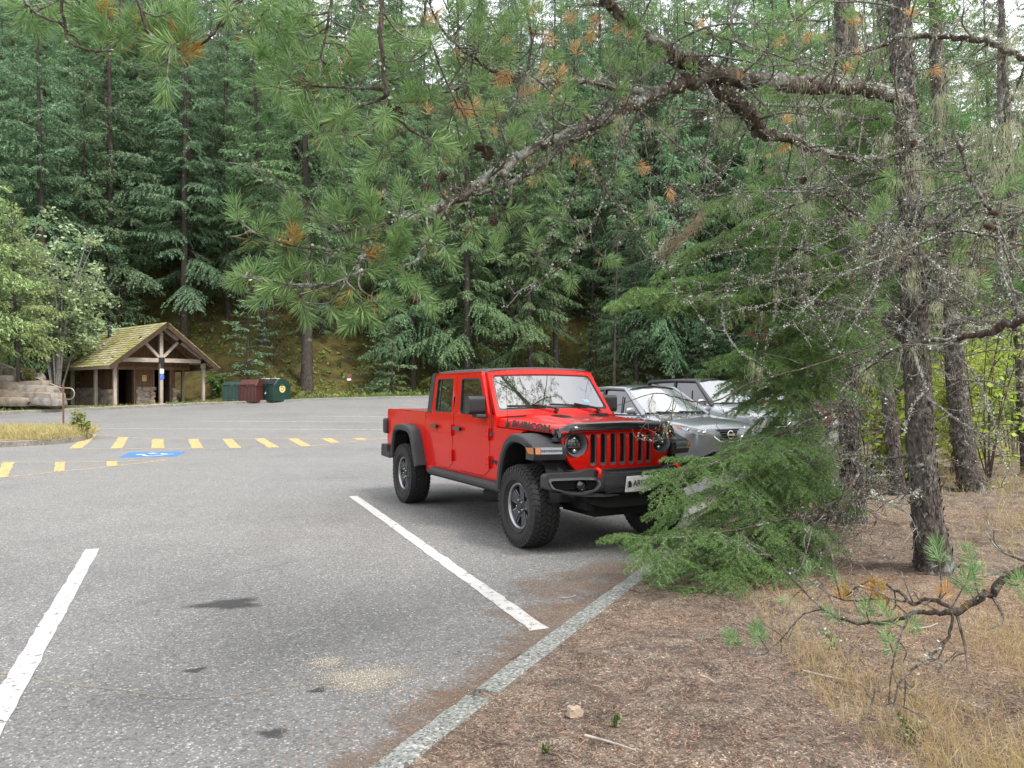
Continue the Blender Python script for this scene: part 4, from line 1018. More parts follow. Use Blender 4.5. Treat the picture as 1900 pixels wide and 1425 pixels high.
IRON = pmat('black_iron', (.018, .018, .02), .6, .3, .2, 20)
def stone_mat(name, cols, sc=4.0):
    t = NT(name); P = t.coord('Object'); a = t.n('Attribute', attribute_name='rnd'); n = t.noise(sc, 6, .7, P); n2 = t.noise(30, 4, .7, P)
    c = t.ramp(a.outputs['Fac'], [(i / (len(cols) - 1), k) for i, k in enumerate(cols)])
    c = t.mix(t.ramp(n.outputs[0], [(.38, .6), (.55, 0)]), c, (.07, .06, .05)); c = t.mix(t.ramp(n.outputs[0], [(.58, 0), (.74, .5)]), c, (.42, .41, .37))
    b = t.bsdf(**{'Base Color': c, 'Roughness': .9, 'Specular IOR Level': .2}); t.put(b.inputs['Normal'], t.bump(n2.outputs[0], .7, .015)); return t.done(b)
STONE = stone_mat('rubble_stone', [(.22, .16, .11), (.32, .26, .20), (.26, .24, .22), (.36, .28, .19), (.20, .17, .15)])
ROCK = stone_mat('wall_rock', [(.20, .16, .12), (.26, .22, .18), (.24, .23, .21), (.30, .21, .13)], 2.0)
def rock(b, c, d, rot, seed, k=.16, n=2):
    """one irregular stone added to MB b"""
    bm = bmesh.new(); bmesh.ops.create_cube(bm, size=2); bmesh.ops.subdivide_edges(bm, edges=bm.edges[:], cuts=3, use_grid_fill=True)
    M = Euler(rot).to_matrix(); vs = []
    for v in bm.verts:
        p = v.co.copy(); q = Vector([math.copysign(abs(x) ** 1.0, x) for x in p]); L_ = p.length
        q = q * (.72 + .28 / max(.6, L_) * 1.2)
        nz = noise.noise_vector(q * 1.1 + Vector((seed, seed * 1.7, -seed))) * k + noise.noise_vector(q * 2.7 + Vector((-seed, seed, seed))) * k * .4
        q += nz; vs.append(M @ Vector((q.x * d[0] / 2, q.y * d[1] / 2, q.z * d[2] / 2)) + Vector(c))
    bm.verts.index_update(); b.add(vs, [[v.index for v in f.verts] for f in bm.faces]); nf = len(bm.faces); bm.free(); return nf
def set_rnd(o, vals):
    a = o.data.attributes.new('rnd', 'FLOAT', 'FACE'); a.data.foreach_set('value', np.array(vals, np.float32))

SO = at(213, 752, 43.0); SZ = gz(SO.x, SO.y) + .02
SH = empty('shelter', (SO.x, SO.y, SZ), R(50), 'wooden open gable shelter with mossy shingle roof and two dark restroom doorways', 'shelter')
W_, Lg = 5.2, 6.4           # x along the gable front, y towards the back
sl = MB(); sl.b2((-.9, -1.0, -.6), (W_ + 1.2, Lg + .6, .0)); sl.build('floor_slab', WALK, SH, bevel=.02)
def post(x, y, h, nm='post', w=.17):
    b = MB(); b.box((x, y, h / 2), (w, w, h)); p = b.build(nm, POSTW, SH, bevel=.012); return p
for x, y in ((0, 0), (W_, 0), (0, 2.55), (0, 5.9), (W_, 2.55), (W_, 5.9)): post(x, y, 2.45)
kp_ = post(W_ / 2, 0, 2.62, 'king_post_foot', .19)
tb = MB(); tb.b2((-.10, -.085, 2.50), (W_ + .10, .085, 2.74)); tb.build('tie_beam', BEAMW, SH, bevel=.012)
kg = MB(); kg.box((W_ / 2, 0, 3.62), (.20, .19, 1.76)); kg.build('king_post', BEAMW, SH, bevel=.012)
for s in (-1, 1):
    st_ = MB(); st_.bar((W_ / 2 + s * .12, 0, 2.80), (W_ / 2 + s * 1.12, 0, 3.83), .15, .17, (0, 1, 0)); st_.build('strut', BEAMW, SH, bevel=.01)
    rf_ = MB(); rf_.bar((W_ / 2 + s * (W_ / 2 + .55), 0, 2.19 + .12), (W_ / 2, 0, 4.58), .15, .20, (0, 1, 0)); rf_.build('truss_rafter', BEAMW, SH, bevel=.01)
    br = MB(); br.box((W_ / 2 + s * 1.12, -.01, 3.80), (.30, .20, .26), (0, s * R(-40), 0)); br.build('iron_bracket', IRON, SH, bevel=.01)
    br = MB(); br.box((W_ / 2 + s * (W_ / 2 - .02), -.01, 2.62), (.34, .20, .28)); br.build('iron_bracket', IRON, SH, bevel=.01)
    pl = MB(); pl.b2((W_ / 2 + s * W_ / 2 - .09, .10, 2.46), (W_ / 2 + s * W_ / 2 + .09, Lg + .3, 2.66)); pl.build('eave_beam', BEAMW, SH, bevel=.01)
    cb = MB(); cb.box((W_ / 2 + s * W_ / 2, 0, 2.36), (.24, .24, .30)); cb.build('post_cap', POSTW, SH, bevel=.015)
br = MB(); br.box((W_ / 2, -.01, 2.62), (.34, .22, .34)); br.box((W_ / 2, -.01, 2.38), (.16, .215, .42)); br.build('iron_bracket', IRON, SH, bevel=.01)
br = MB(); br.box((W_ / 2, -.01, 4.42), (.26, .21, .22)); br.build('iron_bracket', IRON, SH, bevel=.01)
# roof: two slopes of overlapping shakes
RIDGE, EAVE, OV = 4.80, 2.24, .62
y0r, y1r = -.75, Lg + .75; run = W_ / 2 + OV; pit = math.atan2(RIDGE - EAVE, run); slen = math.hypot(run, RIDGE - EAVE)
def moss_roof():
    t = NT('mossy_shakes'); P = t.coord('Object'); a = t.n('Attribute', attribute_name='rnd'); n = t.noise(.8, 5, .65, P, .5); n2 = t.noise(14, 4, .7, P)
    c = t.ramp(a.outputs['Fac'], [(0, (.20, .165, .11)), (.5, (.31, .265, .18)), (1, (.40, .36, .26))])
    m = t.math('MULTIPLY_ADD', n2.outputs[0], .35, n.outputs[0])
    c = t.mix(t.ramp(m, [(.56, 0), (.76, .85)]), c, t.ramp(n2.outputs[0], [(.3, (.16, .17, .04)), (.7, (.29, .29, .075))]))
    b = t.bsdf(**{'Base Color': c, 'Roughness': .95, 'Specular IOR Level': .15}); t.put(b.inputs['Normal'], t.bump(n2.outputs[0], .6, .02)); return t.done(b)
SHAKE = moss_roof()
for s in (-1, 1):
    def rp_(v, up, y): # v metres down from the ridge along slope
        return (W_ / 2 + s * (v * math.cos(pit) + up * math.sin(pit)), y, RIDGE - v * math.sin(pit) + up * math.cos(pit))
    dk = MB()
    dk.add([rp_(v, u, y) for v in (0, slen) for u in (-.05, 0) for y in (y0r, y1r)], [(0, 1, 3, 2), (4, 6, 7, 5), (0, 2, 6, 4), (1, 5, 7, 3), (2, 3, 7, 6), (0, 4, 5, 1)])
    rf = dk.build('roof', SOFF, SH)
    sk_ = MB(); rv = []; rows = 17; ex = slen / rows
    for r in range(rows):
        y = y0r - .04; v1 = (r + 1) * ex + .05
        while y < y1r + .04:
            w = random.uniform(.11, .26); j = random.uniform(-.022, .028); th = random.uniform(.028, .045)
            a0, a1 = y + .004, min(y + w, y1r + .06)
            pts = [rp_(max(.0, v1 - ex * 1.6), .012, a0), rp_(max(.0, v1 - ex * 1.6), .012, a1), rp_(v1 + j, .012 + th + .01, a1), rp_(v1 + j, .012 + th + .01, a0), rp_(v1 + j, .008, a1), rp_(v1 + j, .008, a0)]
            sk_.add(pts, [(0, 1, 2, 3), (3, 2, 4, 5), (0, 3, 5), (1, 4, 2)]); q = random.random(); rv += [q] * 4; y += w
    so_ = sk_.build('roof_shakes', SHAKE, rf); set_rnd(so_, rv)
    fb = MB(); 
    fb.add([rp_(slen - .02, u, y) for y in (y0r, y1r) for u in (-.20, -.0)] + [tuple(np.array(rp_(slen + .03, u, y))) for y in (y0r, y1r) for u in (-.20, 0)], [(0, 1, 3, 2), (4, 6, 7, 5), (0, 4, 5, 1), (2, 3, 7, 6), (0, 2, 6, 4), (1, 5, 7, 3)])
    fb.build('fascia_board', BEAMW, SH)
    for y in (y0r - .02, y1r + .02):
        bb = MB(); bb.add([rp_(v, u, y + o) for o in (-.02, .02) for v in (0, slen + .03) for u in (-.24, -.01)], [(0, 1, 3, 2), (4, 6, 7, 5), (0, 4, 5, 1), (2, 3, 7, 6), (0, 2, 6, 4), (1, 5, 7, 3)])
        bb.build('barge_board', DARKW if y < 0 else BEAMW, SH)
    for y in (1.0, 3.0, 5.0):
        ra = MB(); ra.add([rp_(v, u, y + o) for o in (-.05, .05) for v in (0.05, slen - .1) for u in (-.22, -.052)], [(0, 1, 3, 2), (4, 6, 7, 5), (0, 4, 5, 1), (2, 3, 7, 6), (0, 2, 6, 4), (1, 5, 7, 3)]); ra.build('rafter', SOFF, SH)
# enclosed rooms at the back
wy = 1.62; xl, xr = .66, 4.22
def slope_z(x): return RIDGE - abs(x - W_ / 2) / run * (RIDGE - EAVE) - .08
def boards(name, x0, x1, z0, ztop, y, axis='x'):
    b = MB(); x = x0
    while x < x1 - .01:
        w = min(random.uniform(.22, .27), x1 - x); d = random.uniform(0, .014)
        zt0, zt1 = (ztop(x), ztop(x + w)) if callable(ztop) else (ztop, ztop)
        pts = []
        for yy in (y - .03 - d, y + .03):
            for X_, Z_ in ((x + .003, z0), (x + w - .003, z0), (x + w - .003, zt1), (x + .003, zt0)): pts.append((X_, yy, Z_) if axis == 'x' else (yy, X_, Z_))
        b.add(pts, [(0, 1, 2, 3), (7, 6, 5, 4), (0, 4, 5, 1), (1, 5, 6, 2), (2, 6, 7, 3), (3, 7, 4, 0)])
        if x > x0: 
            zz = ztop(x) if callable(ztop) else ztop
            p0, p1 = (x - .03, z0), (x + .03, zz)
            b.b2((p0[0], y - .062, p0[1]), (p1[0], y - .03, p1[1])) if axis == 'x' else b.b2((y - .062, p0[0], p0[1]), (y - .03, p1[0], p1[1]))
        x += w
    return b.build(name, BOARD, SH)
boards('gable_boards', .05, W_ - .05, 2.30, slope_z, wy)
boards('wall_boards', 1.80, 2.86, .98, 2.12, wy); boards('wall_boards', xl, .80, .98, 2.12, wy); boards('wall_boards', 3.96, xr, .98, 2.12, wy)
boards('side_boards', wy + .05, Lg, .98, 2.45, xl, 'y')
hd_ = MB(); hd_.b2((.05, wy - .075, 2.10), (W_ - .05, wy + .06, 2.30)); hd_.build('door_header', SOFF, SH, bevel=.01)
for x in (.80, 1.77, 2.89, 3.94):
    jm = MB(); jm.b2((x - .045, wy - .09, 0), (x + .045, wy + .08, 2.12)); jm.build('door_jamb', SOFF, SH, bevel=.008)
def stone_wall(name, a, b_, h, th, out):
    m = MB(); rv = []; a = Vector(a); b_ = Vector(b_); Lw = (b_ - a).length; u = (b_ - a) / Lw; z = 0; ang = math.atan2(u.y, u.x)
    while z < h - .05:
        rh = random.uniform(.10, .20); x = random.uniform(-.1, 0)
        while x < Lw:
            w = random.uniform(.18, .46); cx = x + w / 2
            if cx > Lw + .05: break
            c = a + u * min(max(cx, w * .3), Lw - w * .2); k = rock(m, (c.x, c.y, z + rh / 2), (w * 1.08, th + random.uniform(0, .10), rh * 1.12), (random.uniform(-.05, .05), random.uniform(-.06, .06), ang + random.uniform(-.08, .08)), random.uniform(0, 90)); rv += [random.random()] * k; x += w
        z += rh * .95
    o = m.build(name, STONE, SH, smooth=45); set_rnd(o, rv); return o
stone_wall('stone_base', (1.86, wy - .10, 0), (2.82, wy - .10, 0), 1.0, .36, 1); stone_wall('stone_base', (4.02, wy - .05, 0), (xr + .06, wy - .05, 0), 1.02, .40, 1)
stone_wall('stone_base', (xl - .10, wy + .05, 0), (xl - .10, 2.9, 0), .95, .34, 1); stone_wall('stone_base', (xl - .10, 3.6, 0), (xl - .10, Lg, 0), 1.0, .34, 1)
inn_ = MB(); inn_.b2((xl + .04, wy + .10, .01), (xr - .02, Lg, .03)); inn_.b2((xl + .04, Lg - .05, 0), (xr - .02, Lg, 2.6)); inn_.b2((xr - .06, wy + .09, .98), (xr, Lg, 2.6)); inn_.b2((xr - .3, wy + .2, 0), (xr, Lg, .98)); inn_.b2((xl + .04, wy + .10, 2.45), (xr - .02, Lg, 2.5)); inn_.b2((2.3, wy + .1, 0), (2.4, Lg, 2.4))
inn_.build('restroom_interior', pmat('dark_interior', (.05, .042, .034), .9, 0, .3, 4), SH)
for x, s in ((1.72, -1), (2.95, 1)):
    dd = MB(); dd.box((x, wy + .52, 1.05), (.05, .86, 2.04)); do_ = dd.build('door', DARKW, SH); hh = MB(); hh.bar((x + s * -.09, wy + .12, .98), (x - s * .09 + .16, wy + .02, .98), .03, .03); hh.build('handle', CHROME, do_)
ch = MB(); ch.lathe([(.001, 4.98), (.13, 4.98), (.14, 4.94), (.14, 4.86), (.115, 4.86), (.115, 3.5)], (1.75, 4.9, .12), 'z', 18); ch.build('vent_pipe', IRON, SH, smooth=40)
# signs hung on the shelter
def sign_plate(parent, name, c, w, h, col, mat=None, r=.02, th=.02):
    b = MB().plate([rrect(-w / 2, -h / 2, w / 2, h / 2, r)], 0, th, lambda u, v, ww: (c[0] + u, c[1] - ww, c[2] + v)); return b.build(name, mat or pmat('sign_' + name, col, .5, 0, .06, 12), parent)
def up_frame(c): return frame(c, (1, 0, 0), (0, 0, 1))
def pictogram(b, c, pts, w):      # thick stroke in the x-z plane
    for a, d in zip(pts[:-1], pts[1:]): b.bar((c[0] + a[0], c[1], c[2] + a[1]), (c[0] + d[0], c[1], c[2] + d[1]), .004, w, (0, 1, 0))
sg1 = tag(empty('restroom_sign', (0, 0, 0)), 'small white restroom sign above the blue one on the front centre post', 'sign'); sg1.parent = None
sg1.location = SH.location; sg1.rotation_euler = SH.rotation_euler
sign_plate(sg1, 'sign_panel', (W_ / 2, -.10, 1.98), .24, .26, None, pmat('sign_white', (.70, .70, .66), .5, 0, .06, 12))
pg = MB()
for q in (-.05, .05):
    pictogram(pg, (W_ / 2 + q, -.122, 1.98), [(0, .02), (0, -.09)], .05); pg.disc((W_ / 2 + q, -.124, 2.035), .022, 'y', 12)
pg.build('pictogram', INK, sg1)
sg2 = tag(empty('accessible_sign', (0, 0, 0)), 'blue wheelchair sign on the centre post under the white one', 'sign'); sg2.location = SH.location; sg2.rotation_euler = SH.rotation_euler
sign_plate(sg2, 'sign_panel', (W_ / 2, -.10, 1.66), .26, .28, None, pmat('sign_blue', (.04, .12, .48), .5, 0, .06, 12))
pg = MB(); c_ = (W_ / 2, -.123, 1.66)
pictogram(pg, c_, [(-.01, .07), (-.01, -.01), (.05, -.01), (.075, -.075)], .026); pictogram(pg, c_, [(.07 * math.cos(R(a)) - .01, .07 * math.sin(R(a)) - .035) for a in range(120, 340, 24)], .018); pg.disc((c_[0] - .01, c_[1] - .002, c_[2] + .095), .02, 'y', 12); pg.build('pictogram', pmat('sign_white', (.7, .7, .66)), sg2)
sg3 = tag(empty('notice_sign', (0, 0, 0)), 'small tan notice with dark figure on the brown boards between the doorways', 'sign'); sg3.location = SH.location; sg3.rotation_euler = SH.rotation_euler
TANS = pmat('sign_tan', (.52, .36, .16), .6, 0, .06, 12)
sign_plate(sg3, 'sign_panel', (2.33, wy - .085, 1.60), .26, .36, None, TANS)
pg = MB(); pictogram(pg, (2.33, wy - .108, 1.64), [(-.08, -.05), (-.05, .05), (.0, .09), (.05, .05), (.08, -.05)], .035); pictogram(pg, (2.33, wy - .108, 1.50), [(-.10, .0), (.10, .0)], .022); pg.build('pictogram', INK, sg3)
for q in (SH, sg1, sg2, sg3): pass

# concrete walk in front of the shelter and steps wall at the left --------------------
wkb = MB(); ww = []
for px, py in ((-120, 763), (0, 758.5), (110, 755), (200, 753), (300, 751), (400, 747.5)):
    p = hit(px, py, lambda x, y: gz(x, y)); ww.append(p)
s0, s1 = locate(ww[0].x, ww[0].y)[0], locate(ww[-1].x, ww[-1].y)[0]
rows = []
for s in np.linspace(min(s0, s1), max(s0, s1) + 6, 40):
    px, py = kp(s); nx, ny = kn(s); r = []
    for d in (.14, 1.0, 2.4): r.append((px + nx * d, py + ny * d, lot(px, py) + .155))
    rows.append(r)
wkb.add([v for r in rows for v in r], [(i * 3 + j, (i + 1) * 3 + j, (i + 1) * 3 + j + 1, i * 3 + j + 1) for i in range(39) for j in range(2)])
o = wkb.build('pavement', WALK, None); o['kind'] = 'structure'
# rocks of the retaining wall, each its own
spots = [((20, 738), (75, 26), 0), ((78, 740), (72, 22), 1), ((62, 726), (80, 20), 2), ((18, 722), (66, 24), 3), ((8, 707), (60, 18), 4), ((55, 716), (70, 15), 5), ((28, 745), (60, 14), 6), ((92, 746), (46, 12), 7), ((-30, 735), (60, 30), 8), ((-25, 712), (60, 26), 9), ((52, 703), (50, 16), 10), ((36, 694), (44, 20), 11), ((-8, 690), (52, 24), 12), ((80, 728), (40, 14), 13)]
desc = ['broad grey block at the foot of the stone wall beside the walk', 'flat tan slab at the right end of the stone wall', 'long grey slab lying across the middle of the stone wall', 'blocky pale stone in the middle course at the left picture edge', 'ochre capped boulder on top of the stone wall', 'thin grey slab under the mossy boulders of the wall', 'low dark stone at the kerb in the lowest course', 'small rounded stone nearest the handrail post', 'grey boulder cut by the left picture edge in the lower course', 'brown boulder cut by the left picture edge in the upper course', 'reddish leaning slab behind the wall top', 'mossy rounded boulder on the bank above the wall', 'mossy brown boulder high on the bank at the left edge', 'short grey stone resting on the tan slab']
for (c, d, k), ds in zip(spots, desc):
    Yd = 40.0 + (740 - c[1]) * .035; p = at(c[0], c[1], Yd); b = MB(); sc_ = Yd / CF
    nf = rock(b, (0, 0, 0), (d[0] * sc_ * 1.05, .9, d[1] * sc_ * 1.15), (random.uniform(-.06, .06), random.uniform(-.08, .08), random.uniform(-.3, .3)), 3.3 * k + 1, .15)
    o = b.build('wall_stone', ROCK, None, smooth=50); o.location = p; set_rnd(o, [(k * .37) % 1.0] * nf); tag(o, ds, 'stone', 'stones of the low wall left of the shelter')
# handrail with rounded end
RUST = pmat('rusty_steel', (.16, .085, .05), .7, .3, .3, 14); RAILM = pmat('worn_rail', (.36, .30, .27), .45, .4, .2, 20)
hp = at(110, 755, 41.0); HR = empty('handrail', (hp.x, hp.y, gz(hp.x, hp.y)), 0, 'worn metal handrail running down beside the stone wall to a rounded end', 'handrail')
def lc(px, py, Yd): return at(px, py, Yd) - HR.location
for dx, dy in ((0, 0), (1.5, .55)):
    rr_ = MB(); rr_.tube([lc(-60 + dx, 647 + dy, 40.6 + dy * .6), lc(0 + dx, 673 + dy, 40.7 + dy * .6), lc(113, 720 + dy, 41 + dy * .6)], .038, 8); rr_.build('rail', RAILM, HR, smooth=60)
lp_ = MB(); lp_.tube([lc(113, 720, 41)] + [lc(129 + 9 * math.cos(R(a)), 730.5 - 10.5 * math.sin(R(a)), 41) for a in range(90, -91, -20)] + [lc(106, 741, 41)], .032, 8); lp_.build('rail_end', RAILM, HR, smooth=60)
for px in (105, -40):
    pt = MB(); pt.tube([lc(px, 716 if px > 0 else 656, 41), lc(px, 757, 41)], .045, 8); pt.build('rail_post', RUST, HR, smooth=60)
# bare stake on the island
pp = L(117.5, 802); STK = MB().b2((-.025, -.025, 0), (.025, .025, 1.66)).build('metal_stake', RUST, None, bevel=.004); STK.location = (pp[0], pp[1], lot(*pp) + .12); tag(STK, 'bare rusty metal stake standing in the dry grass island', 'stake')

# waste bins beside the shelter ----------------------------------------------------------
GREENP = pmat('green_bin_paint', (.010, .036, .028), .45, 0, .15, 3); BROWNP = pmat('brown_bin_paint', (.060, .016, .013), .5, 0, .15, 3)
def house_bin(name, px0, px1, ybot, Yd, h, depth, mat, label, cat, rz, roofk=.72, recyc=False):
    p = hit((px0 + px1) / 2, ybot, gz); Yd = p.y; z = gz(p.x, p.y); o = empty(name, (p.x, p.y + depth * .4, z - .02), rz, label, cat)
    w = (px1 - px0) / CF * Yd; b = MB()
    prof = [(-depth / 2, 0), (depth / 2, 0), (depth / 2, h * roofk), (depth * .22, h), (-depth * .22, h), (-depth / 2, h * roofk)]
    b.plate([prof], -w / 2, w / 2, lambda u, v, ww: (ww, u, v)); bd_ = b.build('body', mat, o, bevel=.02)
    e = MB(); e.b2((-w / 2 - .025, -depth / 2 - .025, h * roofk - .05), (w / 2 + .025, depth / 2 + .025, h * roofk)); e.build('rim', mat, o, bevel=.01)
    ld = MB(); a, c = Vector((0, -depth / 2 - .01, h * roofk + .02)), Vector((0, -depth * .22 - .01, h + .0))
    for k in range(2): 
        q = (-.25 + .5 * k) * w; l2 = MB(); l2.bar(a + Vector((q, 0, .03)), c + Vector((q, 0, -.03)), w * .42, .03, (0, 0, 1)); l2.build('lid', DARK if recyc else mat, o, bevel=.006)
    rb_ = MB()
    for k in range(5): rb_.b2((-w / 2 + w * (k + .5) / 5 - .02, -depth / 2 - .03, .08), (-w / 2 + w * (k + .5) / 5 + .02, -depth / 2, h * roofk - .06))
    rb_.build('ribs', mat, bd_)
    return o, w, depth, h
house_bin('trash_container', 412, 446, 746, 51.3, 1.20, 1.1, GREENP, 'dark green waste container half behind the maroon one', 'waste container', R(8), .80)
house_bin('trash_container', 446, 482, 747.0, 49.6, 1.30, 1.15, BROWNP, 'maroon waste container with sloped lid between two green ones', 'waste container', R(-14))
ob, w, dp, h = house_bin('recycling_container', 482, 524, 744, 50.8, 1.30, 1.35, GREENP, 'green house shaped recycling container with round yellow sticker', 'recycling container', R(-28), .72, True)
stk_ = MB(); stk_.lathe([(.001, w / 2 + .012), (.23, w / 2 + .012), (.23, w / 2)], (0, 0, .72), 'x', 28); stk_.build('round_sticker', pmat('sticker_cream', (.62, .52, .20), .5), ob)
sk2 = MB()
for k in range(3):
    a = R(90 + 120 * k); b2_ = R(90 + 120 * k + 75)
    sk2.bar((w / 2 + .016, .13 * math.cos(a), .72 + .13 * math.sin(a)), (w / 2 + .016, .13 * math.cos(b2_), .72 + .13 * math.sin(b2_)), .055, .006, (1, 0, 0))
sk2.build('recycling_arrows', pmat('arrow_green', (.03, .13, .05), .5), ob)
tr_ = MB(); tr_.add([(-.05, -dp / 2 - .035, .42), (.12, -dp / 2 - .035, .42), (.06, -dp / 2 - .035, .55)], [(0, 1, 2)]); tr_.build('white_triangle', PLATEW, ob)
wl = MB(); wl.b2((-w / 2, -.36, h + .002), (-w / 2 + .35, .0, h + .03)); wl.build('white_label', PLATEW, ob); wl = MB(); wl.b2((w / 2 - .5, -.36, h + .002), (w / 2 - .15, -.02, h + .03)); wl.build('white_label', PLATEW, ob)
# small brown sign on a post at the edge of the woods
sp_ = hit(648, 735.5, gz); SP = empty('trail_sign', (sp_.x, sp_.y, gz(sp_.x, sp_.y)), 0, 'small brown and white sign on a thin post at the forest edge', 'sign')
zz_ = at(648, 700, sp_.y).z - SP.location.z
MB().tube([(0, 0, -.1), (0, 0, zz_ + .1)], .03, 8).build('post', DARKW, SP)
MB().plate([rrect(-.17, -.25, .17, .25, .06)], .03, .05, lambda u, v, w_: (u, -w_, zz_ + v)).build('sign_panel', pmat('sign_brown', (.14, .07, .04), .6), SP)
MB().plate([rrect(-.13, -.22, .13, -.08, .03)], .05, .056, lambda u, v, w_: (u, -w_, zz_ + v)).build('white_band', PLATEW, SP)
pg = MB(); pictogram(pg, (0, -.056, zz_ + .06), [(-.09, -.08), (0, .10), (.09, -.08), (-.09, -.08)], .03); pg.build('pictogram', pmat('sign_orange', (.55, .25, .10)), SP)
# ================================================================== woods
def leaf_mat(name, cols, var=.30, tr=.38, rough=.6, spec=.3, hue=0.0):
    """foliage: colour varies from spray to spray and from tree to tree"""
    t = NT(name); a = t.n('Attribute', attribute_name='rnd'); oi = t.n('ObjectInfo')
    c = t.ramp(a.outputs['Fac'], [(i / (len(cols) - 1), k) for i, k in enumerate(cols)])
    hs = t.n('HueSaturation'); t.put(hs.inputs['Color'], c); hs.inputs['Saturation'].default_value = .84 if 'needles_' in name or name.startswith(('fir_', 'hemlock')) else 1.0; t.put(hs.inputs['Hue'], t.math('MULTIPLY_ADD', oi.outputs['Random'], .05, .475)); t.put(hs.inputs['Value'], t.math('MULTIPLY_ADD', oi.outputs['Random'], var * 2, (1.22 if name.startswith(('fir_', 'hemlock', 'pale_', 'under')) else 1.0) - var)); 
    b = t.bsdf(**{'Base Color': hs.outputs[0], 'Roughness': rough, 'Specular IOR Level': spec})
    if tr:
        tl = t.n('BsdfTranslucent'); t.put(tl.inputs['Color'], hs.outputs[0]); mx = t.n('MixShader'); t.put(mx.inputs[0], tr); t.t.links.new(b.outputs[0], mx.inputs[1]); t.t.links.new(tl.outputs[0], mx.inputs[2]); return t.done(mx)
    return t.done(b)
def bark_mat(name, lo, hi, lich=(.34, .36, .32), lf=.3, sc=6.0):
    t = NT(name); P = t.coord('Object'); mp = t.n('Mapping'); t.put(mp.inputs['Vector'], P); mp.inputs['Scale'].default_value = (3, 3, 1)
    n1 = t.noise(sc, 6, .75, mp.outputs[0], .8); n2 = t.noise(2.6, 5, .7, P); v = t.n('TexVoronoi', Scale=sc * 2.2); t.put(v.inputs['Vector'], mp.outputs[0]); n3 = t.noise(26, 4, .7, P)
    c = t.ramp(n1.outputs[0], [(.3, [x * .35 for x in lo]), (.45, lo), (.7, hi)])
    c = t.mix(t.ramp(t.math('MULTIPLY_ADD', n3.outputs[0], .6, n2.outputs[0]), [(.98 - lf * .3, 0), (1.10 - lf * .3, .85)]), c, lich)
    b = t.bsdf(**{'Base Color': c, 'Roughness': .92, 'Specular IOR Level': .15}); t.put(b.inputs['Normal'], t.bump(t.math('ADD', n1.outputs[0], v.outputs['Distance']), .9, .02)); return t.done(b)
FIRB = leaf_mat('fir_needles_blue', [(.066, .122, .066), (.100, .180, .092), (.15, .245, .12), (.23, .335, .165)])
FIRG = leaf_mat('fir_needles_green', [(.070, .135, .055), (.11, .205, .078), (.165, .28, .105), (.25, .37, .15)])
FIRY = leaf_mat('fir_needles_light', [(.13, .21, .06), (.20, .30, .09), (.27, .38, .12), (.34, .45, .16)], .12)
HEMB = leaf_mat('hemlock_needles', [(.068, .125, .062), (.105, .19, .085), (.155, .265, .115), (.24, .35, .165)])
LEAFP = leaf_mat('pale_broad_leaves', [(.16, .25, .12), (.23, .33, .17), (.31, .42, .24), (.42, .52, .33)], .12, .35, .5)
LEAFY = leaf_mat('yellow_green_leaves', [(.24, .36, .06), (.34, .48, .08), (.46, .56, .11), (.56, .58, .13)], .15, .45, .5)
LEAFU = leaf_mat('undergrowth_leaves', [(.07, .11, .03), (.12, .17, .045), (.18, .20, .05), (.22, .18, .06)], .1, .3)
BARK = bark_mat('fir_bark', (.050, .042, .036), (.105, .092, .080), (.24, .25, .22), .2); BARKP = bark_mat('pale_bark', (.22, .21, .19), (.38, .37, .34), (.10, .09, .08), .2); TWIG = pmat('dead_twig_bark', (.075, .062, .052), .9, 0, .35, 5)

